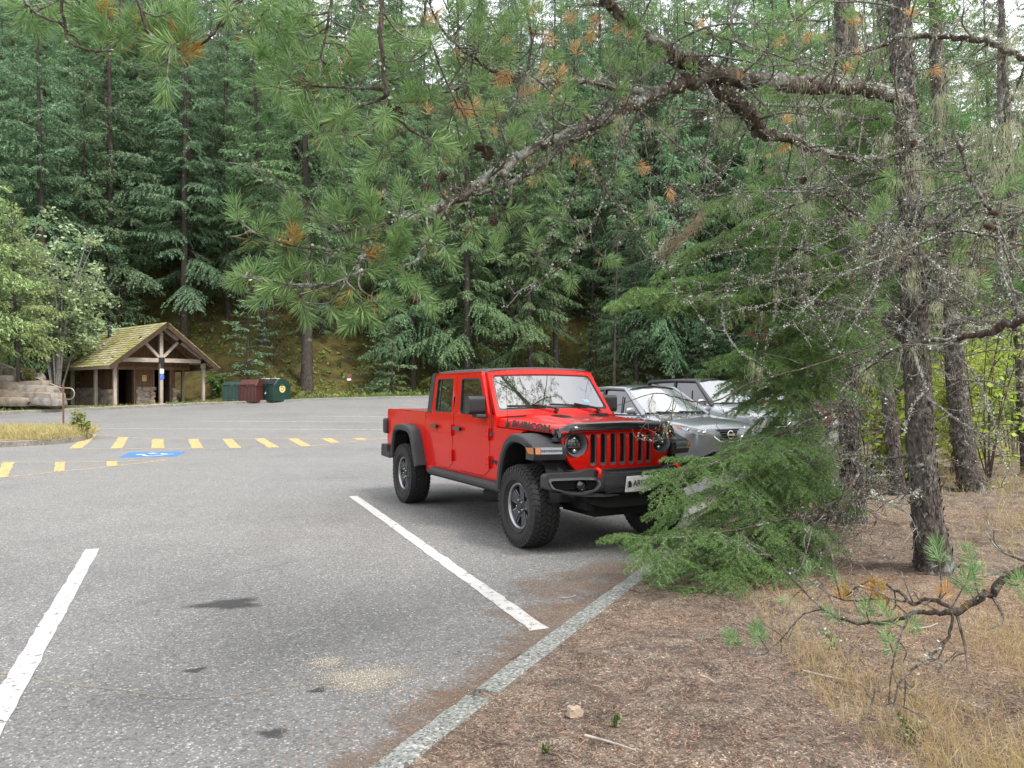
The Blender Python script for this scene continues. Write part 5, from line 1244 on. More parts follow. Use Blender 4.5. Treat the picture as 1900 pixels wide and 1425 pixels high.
def quads(base, d, n, L, w, mid=.45):
    """kite shaped sprays: base (m,3), direction d, normal n, length L, width w"""
    s = np.cross(d, n); s /= np.linalg.norm(s, axis=1, keepdims=True) + 1e-9
    L = L[:, None]; w = w[:, None]; a = base; b = base + d * L * mid + s * w * .5 - n * L * .0; c = base + d * L; e = base + d * L * mid - s * w * .5
    V = np.stack([a, e, c, b], 1).reshape(-1, 3); F = np.arange(len(V)).reshape(-1, 4); return V, F
def unit(v): return v / (np.linalg.norm(v, axis=-1, keepdims=True) + 1e-9)
def conifer_mesh(seed, H, cb, maxlen, nb, droop=.25, hang=.25, lat=1.0, sp_len=.26, sp_w=.075, dens=1.0, power=.72, gap=.20):
    r = np.random.default_rng(seed); Vs = []; n = 0; limbs = []
    for k in range(nb):
        q = max(0.0, (k + r.uniform(-.4, .4)) / nb); z0 = H * (cb + (1 - cb) * q ** .92)
        if r.random() < gap: continue
        az = k * 2.39996 + r.uniform(-.5, .5); t_ = max(0.0, 1 - q)
        L = maxlen * t_ ** power * r.uniform(.35, 1.25) + .22 + .05 * H / 20
        el = R(28) * q + R(r.uniform(-6, 12)) - R(10) * (1 - q); dr = droop * r.uniform(.5, 1.4) * (1.15 - .7 * q)
        out = np.array([math.cos(az), math.sin(az), 0]); side = np.array([-math.sin(az), math.cos(az), 0])
        bend = r.uniform(-.18, .18)
        def sp(t): return np.outer(L * t, out) + np.outer(bend * L * t * t, side) + np.outer(L * (t * math.tan(el) - dr * t * t + .10 * dr * t ** 3), [0, 0, 1]) + np.array([0, 0, z0])
        limbs.append(sp(np.linspace(0, .95, 5)))
        nl = max(5, int(L * 7.5 * lat)); ts = np.sort(r.uniform(.16, 1.0, nl)); P0 = sp(ts)
        tang = unit(sp(ts + .02) - P0)
        for i in range(nl):
            ll = (.42 * L * (1 - ts[i]) ** .8 + .16) * r.uniform(.6, 1.25); sg = 1 if i % 2 else -1
            dl = tang[i] * r.uniform(.45, .9) + side * sg * r.uniform(.6, 1.0) + np.array([0, 0, -hang * r.uniform(.2, 1.6)]); dl /= np.linalg.norm(dl)
            m = max(4, int((ll / .055) * dens)); u = r.uniform(0, 1, m)
            B = P0[i] + np.outer(u * ll, dl) + np.outer(-hang * .6 * ll * u * u, [0, 0, 1]) + r.normal(0, .016, (m, 3))
            fw = unit(dl + r.normal(0, .42, (m, 3)) + np.array([0, 0, -.10 - hang * .5]) + np.outer(r.uniform(-1, 1, m), np.cross(dl, [0, 0, 1])) * .8)
            nn = unit(np.array([0, 0, 1.0]) + r.normal(0, .45, (m, 3)))
            Ls = sp_len * r.uniform(.5, 1.1, m) * (1.05 - .45 * u); Vs.append((B, fw, nn, Ls, sp_w * r.uniform(.6, 1.3, m)))
            # tip
        m = 6; B = np.repeat(sp(np.array([.97])), m, 0) + r.normal(0, .03, (m, 3)); Vs.append((B, unit(tang[-1] + r.normal(0, .35, (m, 3))), unit(np.array([0, 0, 1.0]) + r.normal(0, .4, (m, 3))), sp_len * r.uniform(.8, 1.2, m), sp_w * np.ones(m)))
    m = 14; B = np.stack([r.normal(0, .02, m), r.normal(0, .02, m), H - .5 + np.linspace(0, .5, m)], 1); Vs.append((B, unit(np.array([0, 0, 1.1]) + r.normal(0, .5, (m, 3))), unit(r.normal(0, 1, (m, 3))), np.full(m, .28), np.full(m, .06)))
    B, d, nn, L, w = [np.concatenate([v[i] for v in Vs]) for i in range(5)]
    V, F = quads(B, d, nn, L, w); rnd = np.clip(r.normal(.45, .22, len(F)), 0, 1)
    return V, F, rnd, limbs
def trunk_mb(seed, H, r0, lean=.02, dead=(), n=9, step=14, base_flare=1.35):
    rr = random.Random(seed); b = MB(); a = rr.uniform(0, 6.28); pts = []; rad = []
    for i in range(step + 1):
        t = i / step; z = -.5 + (H + .45) * t; w = lean * H * (t ** 1.3); pts.append((w * math.cos(a) + .06 * math.sin(3 * t + seed), w * math.sin(a) + .06 * math.cos(4 * t + seed) - .06, z)); rad.append(max(.012, r0 * (1 - t) ** .85 * (1 + (base_flare - 1) * math.exp(-max(0, z) * 2.2))))
    b.tube(pts, rad, n)
    return b, pts
PROTO = []
def proto(name, label, seed, H, cb, maxlen, nb, r0, mat, bark=None, dead=14, **kw):
    V, F, rnd, limbs = conifer_mesh(seed, H, cb, maxlen, nb, **kw)
    o = empty(name, (0, 0, -60)); b, pts = trunk_mb(seed, H, r0, 0)
    for l in limbs:
        L = np.linalg.norm(l[-1] - l[0]); b.tube([tuple(p) for p in l], [.018 + .006 * L, .013 + .004 * L, .010, .007, .004], 4, cap=False)
    r = random.Random(seed)
    for k in range(dead):          # dead lower branches
        z = r.uniform(.04, max(.1, cb + .12)) * H; az = r.uniform(0, 6.28); L = r.uniform(.5, 1.6) * min(1, H / 12); d = Vector((math.cos(az), math.sin(az), r.uniform(-.35, .15)))
        p = Vector((0, 0, z)); b.tube([p, p + d * L * .5 + Vector((0, 0, .03)), p + d * L + Vector((0, 0, -.12 * L))], [.018, .011, .004], 4, cap=False)
        for q in range(3):
            e = p + d * L * r.uniform(.4, .9); b.tube([e, e + Vector((r.uniform(-.4, .4), r.uniform(-.4, .4), r.uniform(-.3, .05)))], [.007, .003], 3, cap=False)
    b.build('trunk', bark or BARK, o, smooth=60, recalc=False); npmesh('crown', V, F, mat, o, rnd)
    o['plabel'] = label; PROTO.append(o); return o
fA = proto('fir_tree', '', 1, 27, .17, 4.6, 118, .30, FIRB, droop=.24, hang=.42, sp_len=.27, sp_w=.062, lat=1.25, dens=1.75)
fB = proto('fir_tree', '', 2, 24, .15, 4.3, 110, .27, FIRG, droop=.32, hang=.50, sp_len=.27, sp_w=.062, lat=1.25, dens=1.75)
fC = proto('hemlock_tree', '', 3, 26, .16, 4.0, 116, .26, HEMB, droop=.36, hang=.7, sp_len=.25, sp_w=.055, lat=1.3, dens=1.75)
fD = proto('hemlock_tree', '', 4, 21, .12, 3.7, 105, .22, HEMB, droop=.34, hang=.6, sp_len=.25, sp_w=.055, lat=1.3, dens=1.75)
fE = proto('fir_tree', '', 5, 28, .34, 3.5, 90, .27, FIRG, dead=34, droop=.25, hang=.45, sp_len=.27, sp_w=.062, lat=1.25, dens=1.75)
fF = proto('fir_tree', '', 6, 14, .04, 2.9, 96, .16, FIRB, droop=.16, hang=.28, sp_len=.23, sp_w=.055, lat=1.3, dens=1.6)
fG = proto('young_fir', '', 7, 8.5, .03, 1.75, 64, .10, FIRB, droop=.12, hang=.22, sp_len=.23, sp_w=.07, lat=1.2, dead=4)
fH = proto('young_fir', '', 8, 6.0, .02, 1.5, 48, .08, FIRG, droop=.12, hang=.25, sp_len=.21, sp_w=.065, lat=1.3, dead=4)
fI = proto('thin_dead_tree', '', 9, 17, .70, 1.1, 26, .10, HEMB, dead=70, droop=.3, hang=.5)
fK = proto('light_fir', '', 12, 11, .30, 2.6, 84, .15, FIRY, droop=.28, hang=.45, sp_len=.24, sp_w=.07, lat=1.3, dead=8)
fJ = proto('light_fir', '', 10, 9.5, .06, 2.2, 80, .13, FIRY, droop=.24, hang=.4, sp_len=.24, sp_w=.07, lat=1.3, dead=5)
def plant(src, x, y, sc=1.0, label=None, cat='tree', group=None, z=None, tilt=.02):
    first = src.location.z < -50
    o = src if first else copy_tree(src)
    o.location = (x, y, (gz(x, y) if z is None else z) - .05); o.rotation_euler = (random.gauss(0, tilt), random.gauss(0, tilt), random.uniform(0, 6.28))
    o.scale = (sc * random.uniform(.9, 1.1), sc * random.uniform(.9, 1.1), sc)
    return tag(o, label, cat, group)
GRP = 'conifers covering the hillside behind the lot'
GL = {'fir_tree': 'tall dark green fir in the dense wood on the hillside', 'hemlock_tree': 'tall hemlock with drooping boughs in the dense hillside wood', 'young_fir': 'young cone shaped fir among the tall trees of the hillside', 'thin_dead_tree': 'thin half dead trunk with bare twigs in the hillside wood', 'light_fir': 'light green fir'}
def base_name(o): return o.name.split('.')[0]
taken = []
def free(x, y, dmin):
    return all((x - a) ** 2 + (y - b) ** 2 > dmin * dmin for a, b in taken)
def pxof(x, y, z=2.0):
    return 950 + CF * x / max(.1, y)
# marked trees first
def marked(src, px, py, label, sc=1.0, Yd=None, z=None, cat='tree'):
    p = hit(px, py, gz) if Yd is None else at(px, py, Yd); taken.append((p.x, p.y)); return plant(src, p.x, p.y, sc, label, cat)
big = marked(fE, 572, 726, 'stout fir trunk standing right of the green recycling container', 1.05); big.scale.x *= 1.5; big.scale.y *= 1.5
marked(fA, 342, 735, 'big fir with dark trunk directly behind the shelter roof', 1.0, 55)
marked(fD, 155, 735, 'leaning hemlock rising behind the left end of the shelter roof', 1.05, 52)
marked(fI, 1140, 722, 'thin pale trunk seen just right of the pickup cab', 1.0, 53)
for x, k in ((462, fG), (700, fH), (228, fG), (770, fD), (880, fG)):
    p = hit(x, 720 if x > 600 else 716, gz); taken.append((p.x, p.y)); q = plant(k, p.x, p.y, random.uniform(.9, 1.1)); tag(q, GL[base_name(q)], 'tree', GRP)
cnt = 0; tries = 0
while cnt < 286 and tries < 9000:
    tries += 1; s = random.uniform(S_FAR - 46, STOT - 4); d = (random.random() ** 1.35) * 74 + 2.6
    x, y, z = [float(v) for v in outn(s, d)]
    if y < 20: continue
    pxx = pxof(x, y)
    if pxx < -180 or pxx > 2150 or y > 125: continue
    shd = math.hypot(x + 22, y - 47)
    if shd < 8.5 or not free(x, y, 2.0 if d < 25 else 2.6): continue
    if -18.5 < x < -12 and d < 3.6: continue
    if 528 < pxx < 690 and d < 7: continue
    if s < S_FAR - 14 and (random.random() < .3 or (x > 4 and y < 52)): continue
    taken.append((x, y)); u = random.random()
    if d < 9: src = (fE, fH, fI, fD, fE, fI, fB, fF)[min(7, int(u * 8))]
    elif d < 28: src = (fA, fB, fC, fD, fE, fF, fG, fI)[min(7, int(u * 8))]
    else: src = (fA, fB, fC, fD, fE)[min(4, int(u * 5))]
    o = plant(src, x, y, random.uniform(.82, 1.15), None, 'tree', GRP); tag(o, GL[base_name(o)], 'tree', GRP); cnt += 1
print('forest trees', cnt, tries)
# left edge: light fir and pale leaved small tree beside the steps
marked(fK, 38, 715, 'light green fir at the left picture edge beside the stone wall', 1.0, 40.5)
marked(fK, -75, 690, 'tall light green fir cut by the left picture edge', 1.25, 38.0)
marked(fJ, -20, 690, 'lower light green fir behind the left end of the stone wall', .8, 44.5)

def broadleaf(name, label, p, H, spread, nst, nleaf, mat, lsize=.07, seed=1, bark=None, lean=(0, 0), low=.2, cat='shrub', rst=.02):
    r = np.random.default_rng(seed); o = empty(name, p, 0, label, cat); b = MB(); tips = []
    for k in range(nst):
        az = r.uniform(0, 6.28); out = spread * r.uniform(.25, 1.0); h = H * r.uniform(.65, 1.0)
        e = np.array([math.cos(az) * out + lean[0], math.sin(az) * out + lean[1], h]); m = e * [.35, .35, .55] + r.normal(0, .08 * H / 3, 3)
        P = spline([(r.normal(0, .04), r.normal(0, .04), -.1), m, e], 5); b.tube([tuple(q) for q in P], [rst * (1 - .85 * i / len(P)) * H / 3 + .002 for i in range(len(P))], 5, cap=False)
        for j in range(6):
            t = r.uniform(low, 1); q = P[int(t * (len(P) - 1))]; d = unit(r.normal(0, 1, 3) * [1, 1, .45] + [0, 0, .15]); L = H * r.uniform(.10, .24); f = q + d * L
            b.tube([tuple(q), tuple(q + d * L * .5 + [0, 0, .03]), tuple(f)], [.008 * H / 3, .005 * H / 3, .002], 4, cap=False); tips.append((q, f))
    b.build('stems', bark or TWIG, o, recalc=False); A = np.array([t[0] for t in tips]); Bq = np.array([t[1] for t in tips]); i = r.integers(0, len(tips), nleaf); u = r.uniform(.2, 1.15, nleaf)[:, None]
    C = A[i] + (Bq[i] - A[i]) * u + r.normal(0, .05 * H / 3 + .02, (nleaf, 3)); d = unit(r.normal(0, 1, (nleaf, 3)) * [1, 1, .5] + [0, 0, -.25]); n = unit(r.normal(0, .5, (nleaf, 3)) + [0, 0, 1]); L = lsize * r.uniform(.6, 1.25, nleaf)
    V, F = quads(C, d, n, L, L * r.uniform(.55, .8, nleaf), .5); npmesh('leaves', V, F, mat, o, np.clip(r.normal(.5, .25, nleaf), 0, 1)); return o
p = at(104, 735, 45.0); broadleaf('broadleaf_tree', 'small tree with pale grey green leaves left of the shelter', (p.x, p.y, gz(p.x, p.y)), 11.0, 3.2, 13, 9500, LEAFP, .24, 5, BARKP, cat='tree', low=.42)
p = hit(400, 742, gz); broadleaf('shrub', 'leafy green shrub between the shelter and the bins', (p.x, p.y + .3, gz(p.x, p.y)), 2.0, 1.0, 10, 2200, leaf_mat('shrub_leaves', [(.06, .12, .03), (.10, .18, .045), (.15, .25, .07)], .1), .12, 6)
p = hit(330, 740, gz)
for k, (px, py, H, lab) in enumerate(((700, 735, 1.1, 'low leafy bush at the forest edge behind the truck bed'), (790, 733, 1.3, 'low bush seen just over the truck bed rail'), (1175, 722, 2.2, 'light green feathery bush behind the truck mirror'), (60, 712, .9, 'small green bush on top of the stone wall'), (545, 738, .5, 'low green plants on the verge right of the bins'))):
    p = hit(px, py, gz) if px != 60 else at(px, py, 40.8); broadleaf('shrub', lab, (p.x, p.y, p.z if px == 60 else gz(p.x, p.y)), H, H * .7, 8, 900, FIRG if px in (700,) else LEAFU if px != 1175 else LEAFY, .10, 20 + k)
# ground cover on the slope
def ground_cover():
    r = np.random.default_rng(5); n = 26000; s = r.uniform(S_FAR - 40, STOT - 6, n); d = 1.0 + r.uniform(0, 1, n) ** 1.6 * 50; x, y, z = outn(s, d)
    keep = (np.hypot(x + 22, y - 47) > 7) & (d > np.where((x < -11) & (x > -19), 3.2, 1.0)); x, y, z = x[keep], y[keep], z[keep]; C0 = np.stack([x, y, z + .02], 1)
    k = 4; C = np.repeat(C0, k, 0) + r.normal(0, .10, (len(C0) * k, 3)) * [1, 1, .2]; m = len(C); dd = unit(r.normal(0, 1, (m, 3)) * [1, 1, .4] + [0, 0, .7]); nn = unit(r.normal(0, .6, (m, 3)) + [0, 0, 1]); L = r.uniform(.10, .42, m)
    V, F = quads(C, dd, nn, L, L * r.uniform(.25, .55, m)); o = npmesh('undergrowth', V, F, LEAFU, None, np.clip(r.normal(.4, .25, m), 0, 1)); o['kind'] = 'stuff'
ground_cover()
def verge():
    r = np.random.default_rng(6); n = 5200; s = r.uniform(S_FAR - 20, STOT - 8, n); d = .2 + np.abs(r.normal(0, .5, n)); x, y, z = outn(s, d); keep = r.uniform(0, 1, n) < .35 + .65 * (np.sin(x * 1.3) > .1); C = np.repeat(np.stack([x, y, z], 1)[keep], 3, 0) + r.normal(0, .05, (int(keep.sum()) * 3, 3)) * [1, 1, 0]
    m = len(C); dd = unit(r.normal(0, .5, (m, 3)) + [0, 0, 1]); nn = unit(r.normal(0, 1, (m, 3))); L = r.uniform(.08, .26, m); V, F = quads(C, dd, nn, L, .025 + .02 * r.uniform(0, 1, m)); o = npmesh('verge_grass', V, F, leaf_mat('verge_green', [(.10, .16, .04), (.16, .22, .06), (.28, .26, .11)], 0), None, r.uniform(0, 1, m)); o['kind'] = 'stuff'
verge()
# ================================================================== trees and litter close to the camera
PINEN = leaf_mat('pine_needles', [(.10, .20, .075), (.165, .30, .11), (.25, .40, .155), (.37, .50, .22)], .0, .35, .45)
PINEO = leaf_mat('dead_pine_needles', [(.46, .23, .10), (.60, .33, .17), (.68, .43, .25)], .0, .25, .6)
PINEYL = leaf_mat('yellowing_needles', [(.35, .26, .05), (.42, .28, .06), (.45, .20, .05)], .0, .25, .6)
DFIR = leaf_mat('near_fir_needles', [(.065, .145, .042), (.11, .23, .062), (.17, .325, .09), (.29, .44, .145)], .0, .3, .5)
LIMBB = bark_mat('pine_limb_bark', (.070, .054, .044), (.17, .140, .118), (.34, .355, .325), .52, 9.0); TRUNKB = bark_mat('pine_trunk_bark', (.075, .063, .055), (.19, .17, .152), (.30, .31, .28), .45, 9.0); TWIGL = bark_mat('grey_twig_bark', (.13, .115, .10), (.27, .25, .225), (.40, .42, .38), .5, 12.0)
LICH = leaf_mat('crust_lichen', [(.30, .34, .29), (.42, .46, .40), (.52, .56, .49)], 0, .1, .9, .1); BEARD = leaf_mat('beard_lichen', [(.30, .34, .21), (.40, .44, .29), (.48, .50, .36)], 0, .35, .9, .1); BEARDB = leaf_mat('brown_beard_lichen', [(.20, .16, .10), (.28, .23, .15), (.34, .29, .20)], 0, .3, .9, .1)
CONE = pmat('pine_cone', (.085, .055, .038), .8, 0, .4, 40)
NR = np.random.default_rng(21); PR = random.Random(33)
class Bag:        # gathers thin quads
    def __init__(s): s.p = []
    def add(s, B, d, n, L, w): s.p.append((B, d, n, L, w))
    def build(s, name, mat, parent, mid=.45, mu=.5, sd=.24):
        if not s.p: return None
        B, d, n, L, w = [np.concatenate([q[i] for q in s.p]) for i in range(5)]; V, F = quads(B, d, n, L, w, mid)
        o = npmesh(name, V, F, mat, parent, np.clip(NR.normal(mu, sd, len(F)), 0, 1)); o['kind'] = 'stuff'; return o
def tuft(bag, p, d, n=75, L=.066, shoot=.085, w=.0032, spread=(28, 72), droop=.12):
    """pine shoot: needles springing from the last few centimetres of a twig"""
    d = np.array(d, float); d /= np.linalg.norm(d); a = unit(np.cross(d, [0.3, .5, .81])); b = np.cross(d, a); n = int(n)
    t = NR.uniform(0, 1, n); th = np.radians(spread[1] + (spread[0] - spread[1]) * t + NR.normal(0, 9, n)); ph = NR.uniform(0, 2 * np.pi, n)
    rad = np.outer(np.cos(ph), a) + np.outer(np.sin(ph), b); dd = np.outer(np.cos(th), d) * np.ones(1) + rad * np.sin(th)[:, None]; dd[:, 2] -= droop * NR.uniform(0, 1, n); dd = unit(dd)
    bag.add(np.array(p) + np.outer(t * shoot, d), dd, unit(NR.normal(0, 1, (n, 3))), L * NR.uniform(.72, 1.12, n), w * NR.uniform(.8, 1.2, n))
def curve_to(p, q, sag=0.0, wob=.05, n=6, t0=None):
    p, q = np.array(p, float), np.array(q, float); L = np.linalg.norm(q - p); m = (p + q) / 2 + NR.normal(0, wob, 3) * L + np.array([0, 0, -sag * L])
    return spline([p, m, q], n)
def pt(px, py, D): v = at(px, py, D); return np.array(v)
def limb_pts(seq, per=6, wob=.010):
    P = spline([np.array(list(pt(a, b, D)) + [r * .8]) for a, b, D, r in seq], per); P = [p.copy() for p in P]
    for p in P[1:-1]: p[:3] += NR.normal(0, wob, 3) * min(1, p[3] * 40)
    return P
def sub(px, py, D, rad): return (px, py, D, rad)

class Tree:
    def __init__(s, name, loc, label, cat='tree'):
        s.o = empty(name, loc, 0, label, cat); s.off = np.array(loc); s.limbs = []; s.green = Bag(); s.dead = Bag(); s.yel = Bag(); s.lich = Bag(); s.beard = Bag(); s.bbeard = Bag(); s.tw = MB(); s.cones = []
        s.samples = []
    def L(s, p): return np.array(p) - s.off
    def limb(s, seq, name='limb', n=8, mat=None, twist=True):
        P = limb_pts(seq) if len(seq[0]) == 4 and not isinstance(seq[0], np.ndarray) else seq
        b = MB(); b.tube([tuple(s.L(p[:3])) for p in P], [max(.0018, p[3] * (1 + .10 * math.sin(i * 1.9))) for i, p in enumerate(P)], n)
        b.build(name, mat or LIMBB, s.o, smooth=60, recalc=False); s.samples += [p for p in P]; return P
    def twig(s, P, r0, r1=.0016, n=4):
        m = len(P); s.tw.tube([tuple(s.L(p)) for p in P], [r0 + (r1 - r0) * i / (m - 1) for i in range(m)], n, cap=False)
    def near(s, p):
        A = np.array(s.samples); return A[np.argmin(np.sum((A[:, :3] - p) ** 2, 1))]
    def crust(s, p, k=4, r=.012, size=.016):
        C = np.array(p) - s.off + NR.normal(0, r, (k, 3)); s.lich.add(C, unit(NR.normal(0, 1, (k, 3))), unit(NR.normal(0, 1, (k, 3))), size * NR.uniform(.5, 1.4, k), size * NR.uniform(.5, 1.2, k))
    def strands(s, p, k=30, L=.14, spread=.03, w=.0016, bag=None, sway=(0, 0, 0)):
        bag = bag or s.beard; seg = 3; B = np.array(p) - s.off + NR.normal(0, spread, (k, 3)) * [1, 1, .5]; Ls = L * NR.uniform(.35, 1.1, k)
        for j in range(seg):
            d = unit(NR.normal(0, .28, (k, 3)) + [sway[0], sway[1], -1 + sway[2]]); bag.add(B, d, unit(NR.normal(0, 1, (k, 3))), Ls / seg * 1.15, np.full(k, w * (1.5 - .4 * j))); B = B + d * (Ls / seg)[:, None]
    def dress(s, P, every=.09, live=0.0, tw_len=(.12, .38), lich=.5, up=.25, dead=.0, beard=.03, nsub=2, tufts=110, tl=.07, tufw=.0032, rk=.5):
        """side twigs, tufts and lichen along a limb"""
        acc = 0.0
        for i in range(1, len(P)):
            a, b = P[i - 1][:3], P[i][:3]; L = np.linalg.norm(b - a); acc += L; rr = P[i][3]
            for _ in range(int(L / .012 * lich) + (1 if PR.random() < (L / .012 * lich) % 1 else 0)):
                q = a + (b - a) * PR.random(); s.crust(q + unit(NR.normal(0, 1, 3) + [0, 0, .5]) * rr, 3, .006 + rr * .2, .011 + rr * .16)
            if PR.random() < beard * L / .05: s.strands(b - [0, 0, rr], PR.randint(14, 40), PR.uniform(.06, .20), .012 + rr)
            while acc > every:
                acc -= every; t = unit(b - a); d = unit(NR.normal(0, 1, 3)); d = unit(d - t * d.dot(t) * .6 + t * .45 + np.array([0, 0, up * PR.uniform(-.6, 1.2)])); ln = PR.uniform(*tw_len)
                e = b + d * ln + np.array([0, 0, .10 * ln]); Q = curve_to(b, e, PR.uniform(-.05, .18), .09, 5); r0 = min(rr * rk, .006 + .004 * ln); s.twig(Q, max(.0034, r0), .002)
                if PR.random() < lich * .8: s.crust(Q[PR.randrange(len(Q))], 5, .012, .014)
                ends = [(Q[-1], Q[-1] - Q[-3])]
                for _ in range(PR.randint(0, nsub)):
                    h = Q[PR.randint(1, len(Q) - 2)]; d2 = unit(d + NR.normal(0, .75, 3)); e2 = h + d2 * ln * PR.uniform(.3, .75) + np.array([0, 0, .04]); Q2 = curve_to(h, e2, .05, .1, 4); s.twig(Q2, .003, .0018); ends.append((Q2[-1], Q2[-1] - Q2[-3]))
                for e_, dd in ends:
                    if PR.random() < live: tuft(s.green, s.L(e_ - unit(dd) * .05), unit(unit(dd) + np.array([0, 0, .25])), tufts * PR.uniform(.7, 1.2), tl, .07, tufw)
                    elif PR.random() < dead: tuft(s.dead, s.L(e_), unit(dd), 26, .05, .03, .0026, (20, 70))
    def tuft_at(s, px, py, D, kind='green', n=125, L=.072, r=.004):
        q = pt(px, py, D); b = s.near(q); base = b[:3]; v = q - base; ln = np.linalg.norm(v)
        if ln > .04:
            Q = curve_to(base, q, .12 if v[2] > 0 else -.05, .10, 6); s.twig(Q, min(b[3] * .6 + .001, r), .0024, 5); d = unit(Q[-1] - Q[-3]) + np.array([0, 0, .35])
            for m in (2, 3, 4):
                if PR.random() < .22 and ln > .2: s.crust(Q[m], 3, .008, .012)
        else: d = unit(v + [0, 0, .02])
        d = unit(np.array(d) + NR.normal(0, .18, 3)); bag = {'green': s.green, 'dead': s.dead, 'yel': s.yel}[kind]
        tuft(bag, s.L(q - d * .035), d, n if kind == 'green' else 60, L if kind == 'green' else L * .9, .085 if kind == 'green' else .05, .0033 if kind == 'green' else .0036, (26, 74) if kind == 'green' else (18, 66))
        if kind == 'green' and PR.random() < .35: tuft(s.yel, s.L(q - d * .07), d, 9, L, .03, .0024, (60, 110))
    def cone(s, p, d=None, size=.042):
        s.cones.append((np.array(p), d, size))
    def done(s):
        if s.tw.v: o = s.tw.build('twigs', TWIGL, s.o, smooth=70, recalc=False); o['kind'] = 'stuff'
        for bag, nm, m in ((s.green, 'needles', PINEN), (s.dead, 'dead_needles', PINEO), (s.yel, 'yellow_needles', PINEYL), (s.lich, 'lichen', LICH), (s.beard, 'beard_lichen', BEARD), (s.bbeard, 'brown_beard_lichen', BEARDB)): bag.build(nm, m, s.o, .5 if 'lichen' in nm else .5)
        if s.cones:
            b = MB(); r = .5
            for ring in range(7):
                z = -.5 + ring / 6; rad = .36 * math.sin(math.pi * (.18 + .72 * ring / 6)) + .05; m_ = 9 if 0 < ring < 5 else 6
                for k in range(m_):
                    a = 2 * math.pi * (k + .5 * (ring % 2)) / m_; c = Vector((rad * math.cos(a), rad * math.sin(a), z)); o_ = Vector((math.cos(a), math.sin(a), .35)); tn = Vector((-math.sin(a), math.cos(a), 0))
                    b.add([c - o_ * .16, c + tn * .13 + o_ * .05, c + o_ * .19, c - tn * .13 + o_ * .05, c + Vector((0, 0, .07))], [(0, 1, 4), (1, 2, 4), (2, 3, 4), (3, 0, 4), (0, 3, 2, 1)])
            b.lathe([(.001, -.55), (.22, -.4), (.28, 0), (.16, .4), (.001, .55)], (0, 0, 0), 'z', 10)
            first = None
            for p, d, size in s.cones:
                if first is None: c = first = b.build('pine_cone', CONE, s.o)
                else: c = first.copy(); COL.objects.link(c); c.parent = s.o
                c.location = s.L(p); c.scale = (size, size, size * 1.1); c.rotation_euler = (PR.uniform(0, 3), PR.uniform(0, 3), PR.uniform(0, 6))
        return s.o
def trunk(T, seq, name='trunk', n=20, mat=None, flare=.5):
    P = spline([np.array(list(pt(a, b, D)) + [r]) for a, b, D, r in seq], 10); b = MB(); vs = []; N = len(P)
    for i, p in enumerate(P):
        c = T.L(p[:3]); h = p[2] - P[0][2]; fl = 1 + flare * math.exp(-max(0, h) * 4.0)
        for k in range(n):
            a = 2 * math.pi * k / n; q = Vector((math.cos(a) * 2.2, math.sin(a) * 2.2, p[2] * 1.6)); rr = p[3] * (1 + (fl - 1) * (1 + .35 * math.sin(5 * a + 1)) ) * (1 + .10 * noise.noise(q * 1.0) + .07 * noise.noise(q * 2.7))
            vs.append((c[0] + rr * math.cos(a), c[1] + rr * math.sin(a), c[2]))
    b.add(vs, [(i * n + k, i * n + (k + 1) % n, (i + 1) * n + (k + 1) % n, (i + 1) * n + k) for i in range(N - 1) for k in range(n)]); o = b.build(name, mat or TRUNKB, T.o, smooth=180, recalc=True)
    # flakes of bark standing off the trunk
    fk = Bag(); m = int(260 * (P[-1][2] - P[0][2])); i = NR.integers(0, N - 1, m); u = NR.uniform(0, 1, m); A = np.array(P); C = A[i] * (1 - u[:, None]) + A[i + 1] * u[:, None]; an = NR.uniform(0, 2 * np.pi, m); out = np.stack([np.cos(an), np.sin(an), np.zeros(m)], 1)
    h = C[:, 2] - P[0][2]; R_ = C[:, 3] * (1 + flare * np.exp(-np.maximum(0, h) * 4.0)); B = C[:, :3] - T.off + out * (R_ * .985)[:, None]
    fk.add(B, unit(np.array([0, 0, 1.0]) * NR.choice([-1, 1], m)[:, None] + out * NR.uniform(.05, .35, m)[:, None] + NR.normal(0, .25, (m, 3))), unit(out + NR.normal(0, .2, (m, 3))), NR.uniform(.025, .07, m), NR.uniform(.018, .04, m)); f = fk.build('bark_flakes', mat or TRUNKB, o, .5)
    T.samples += [p for p in P]; T.tr = P; return P

# --- pine: lichened trunk right of the truck with the long overhanging limbs -------------
b1 = hit(1736, 1056, gz); D1 = b1.y
PINE = Tree('pine_tree', (b1.x, b1.y, b1.z), 'pine with flaky lichen covered trunk whose limbs arch over the truck')
tp = trunk(PINE, [(1738, 1075, D1, .115), (1722, 960, D1, .108), (1710, 850, D1, .104), (1703, 700, D1, .100), (1697, 550, D1, .094), (1690, 400, D1, .090), (1680, 200, D1, .085), (1668, 20, D1, .080), (1660, -300, D1, .072), (1655, -900, D1, .05), (1650, -1500, D1, .03)])
D = D1
P1 = PINE.limb([(1690, 195, D, .070), (1640, 172, 5.9, .070), (1560, 160, 5.4, .066), (1480, 158, 5.0, .066), (1400, 150, 4.7, .066), (1310, 142, 4.4, .060), (1230, 170, 4.2, .044), (1120, 225, 3.9, .036), (1000, 270, 3.6, .030), (900, 332, 3.4, .026), (820, 385, 3.2, .021), (740, 410, 3.0, .013), (690, 432, 2.95, .010), (672, 470, 2.9, .009), (664, 505, 2.88, .008)], n=10)
P2 = PINE.limb([(1325, 150, 4.45, .05), (1290, 120, 4.4, .058), (1240, 100, 4.2, .05), (1190, 62, 4.1, .044), (1130, 5, 4.0, .036), (1085, -50, 3.9, .03), (1000, -140, 3.7, .02)], n=10)
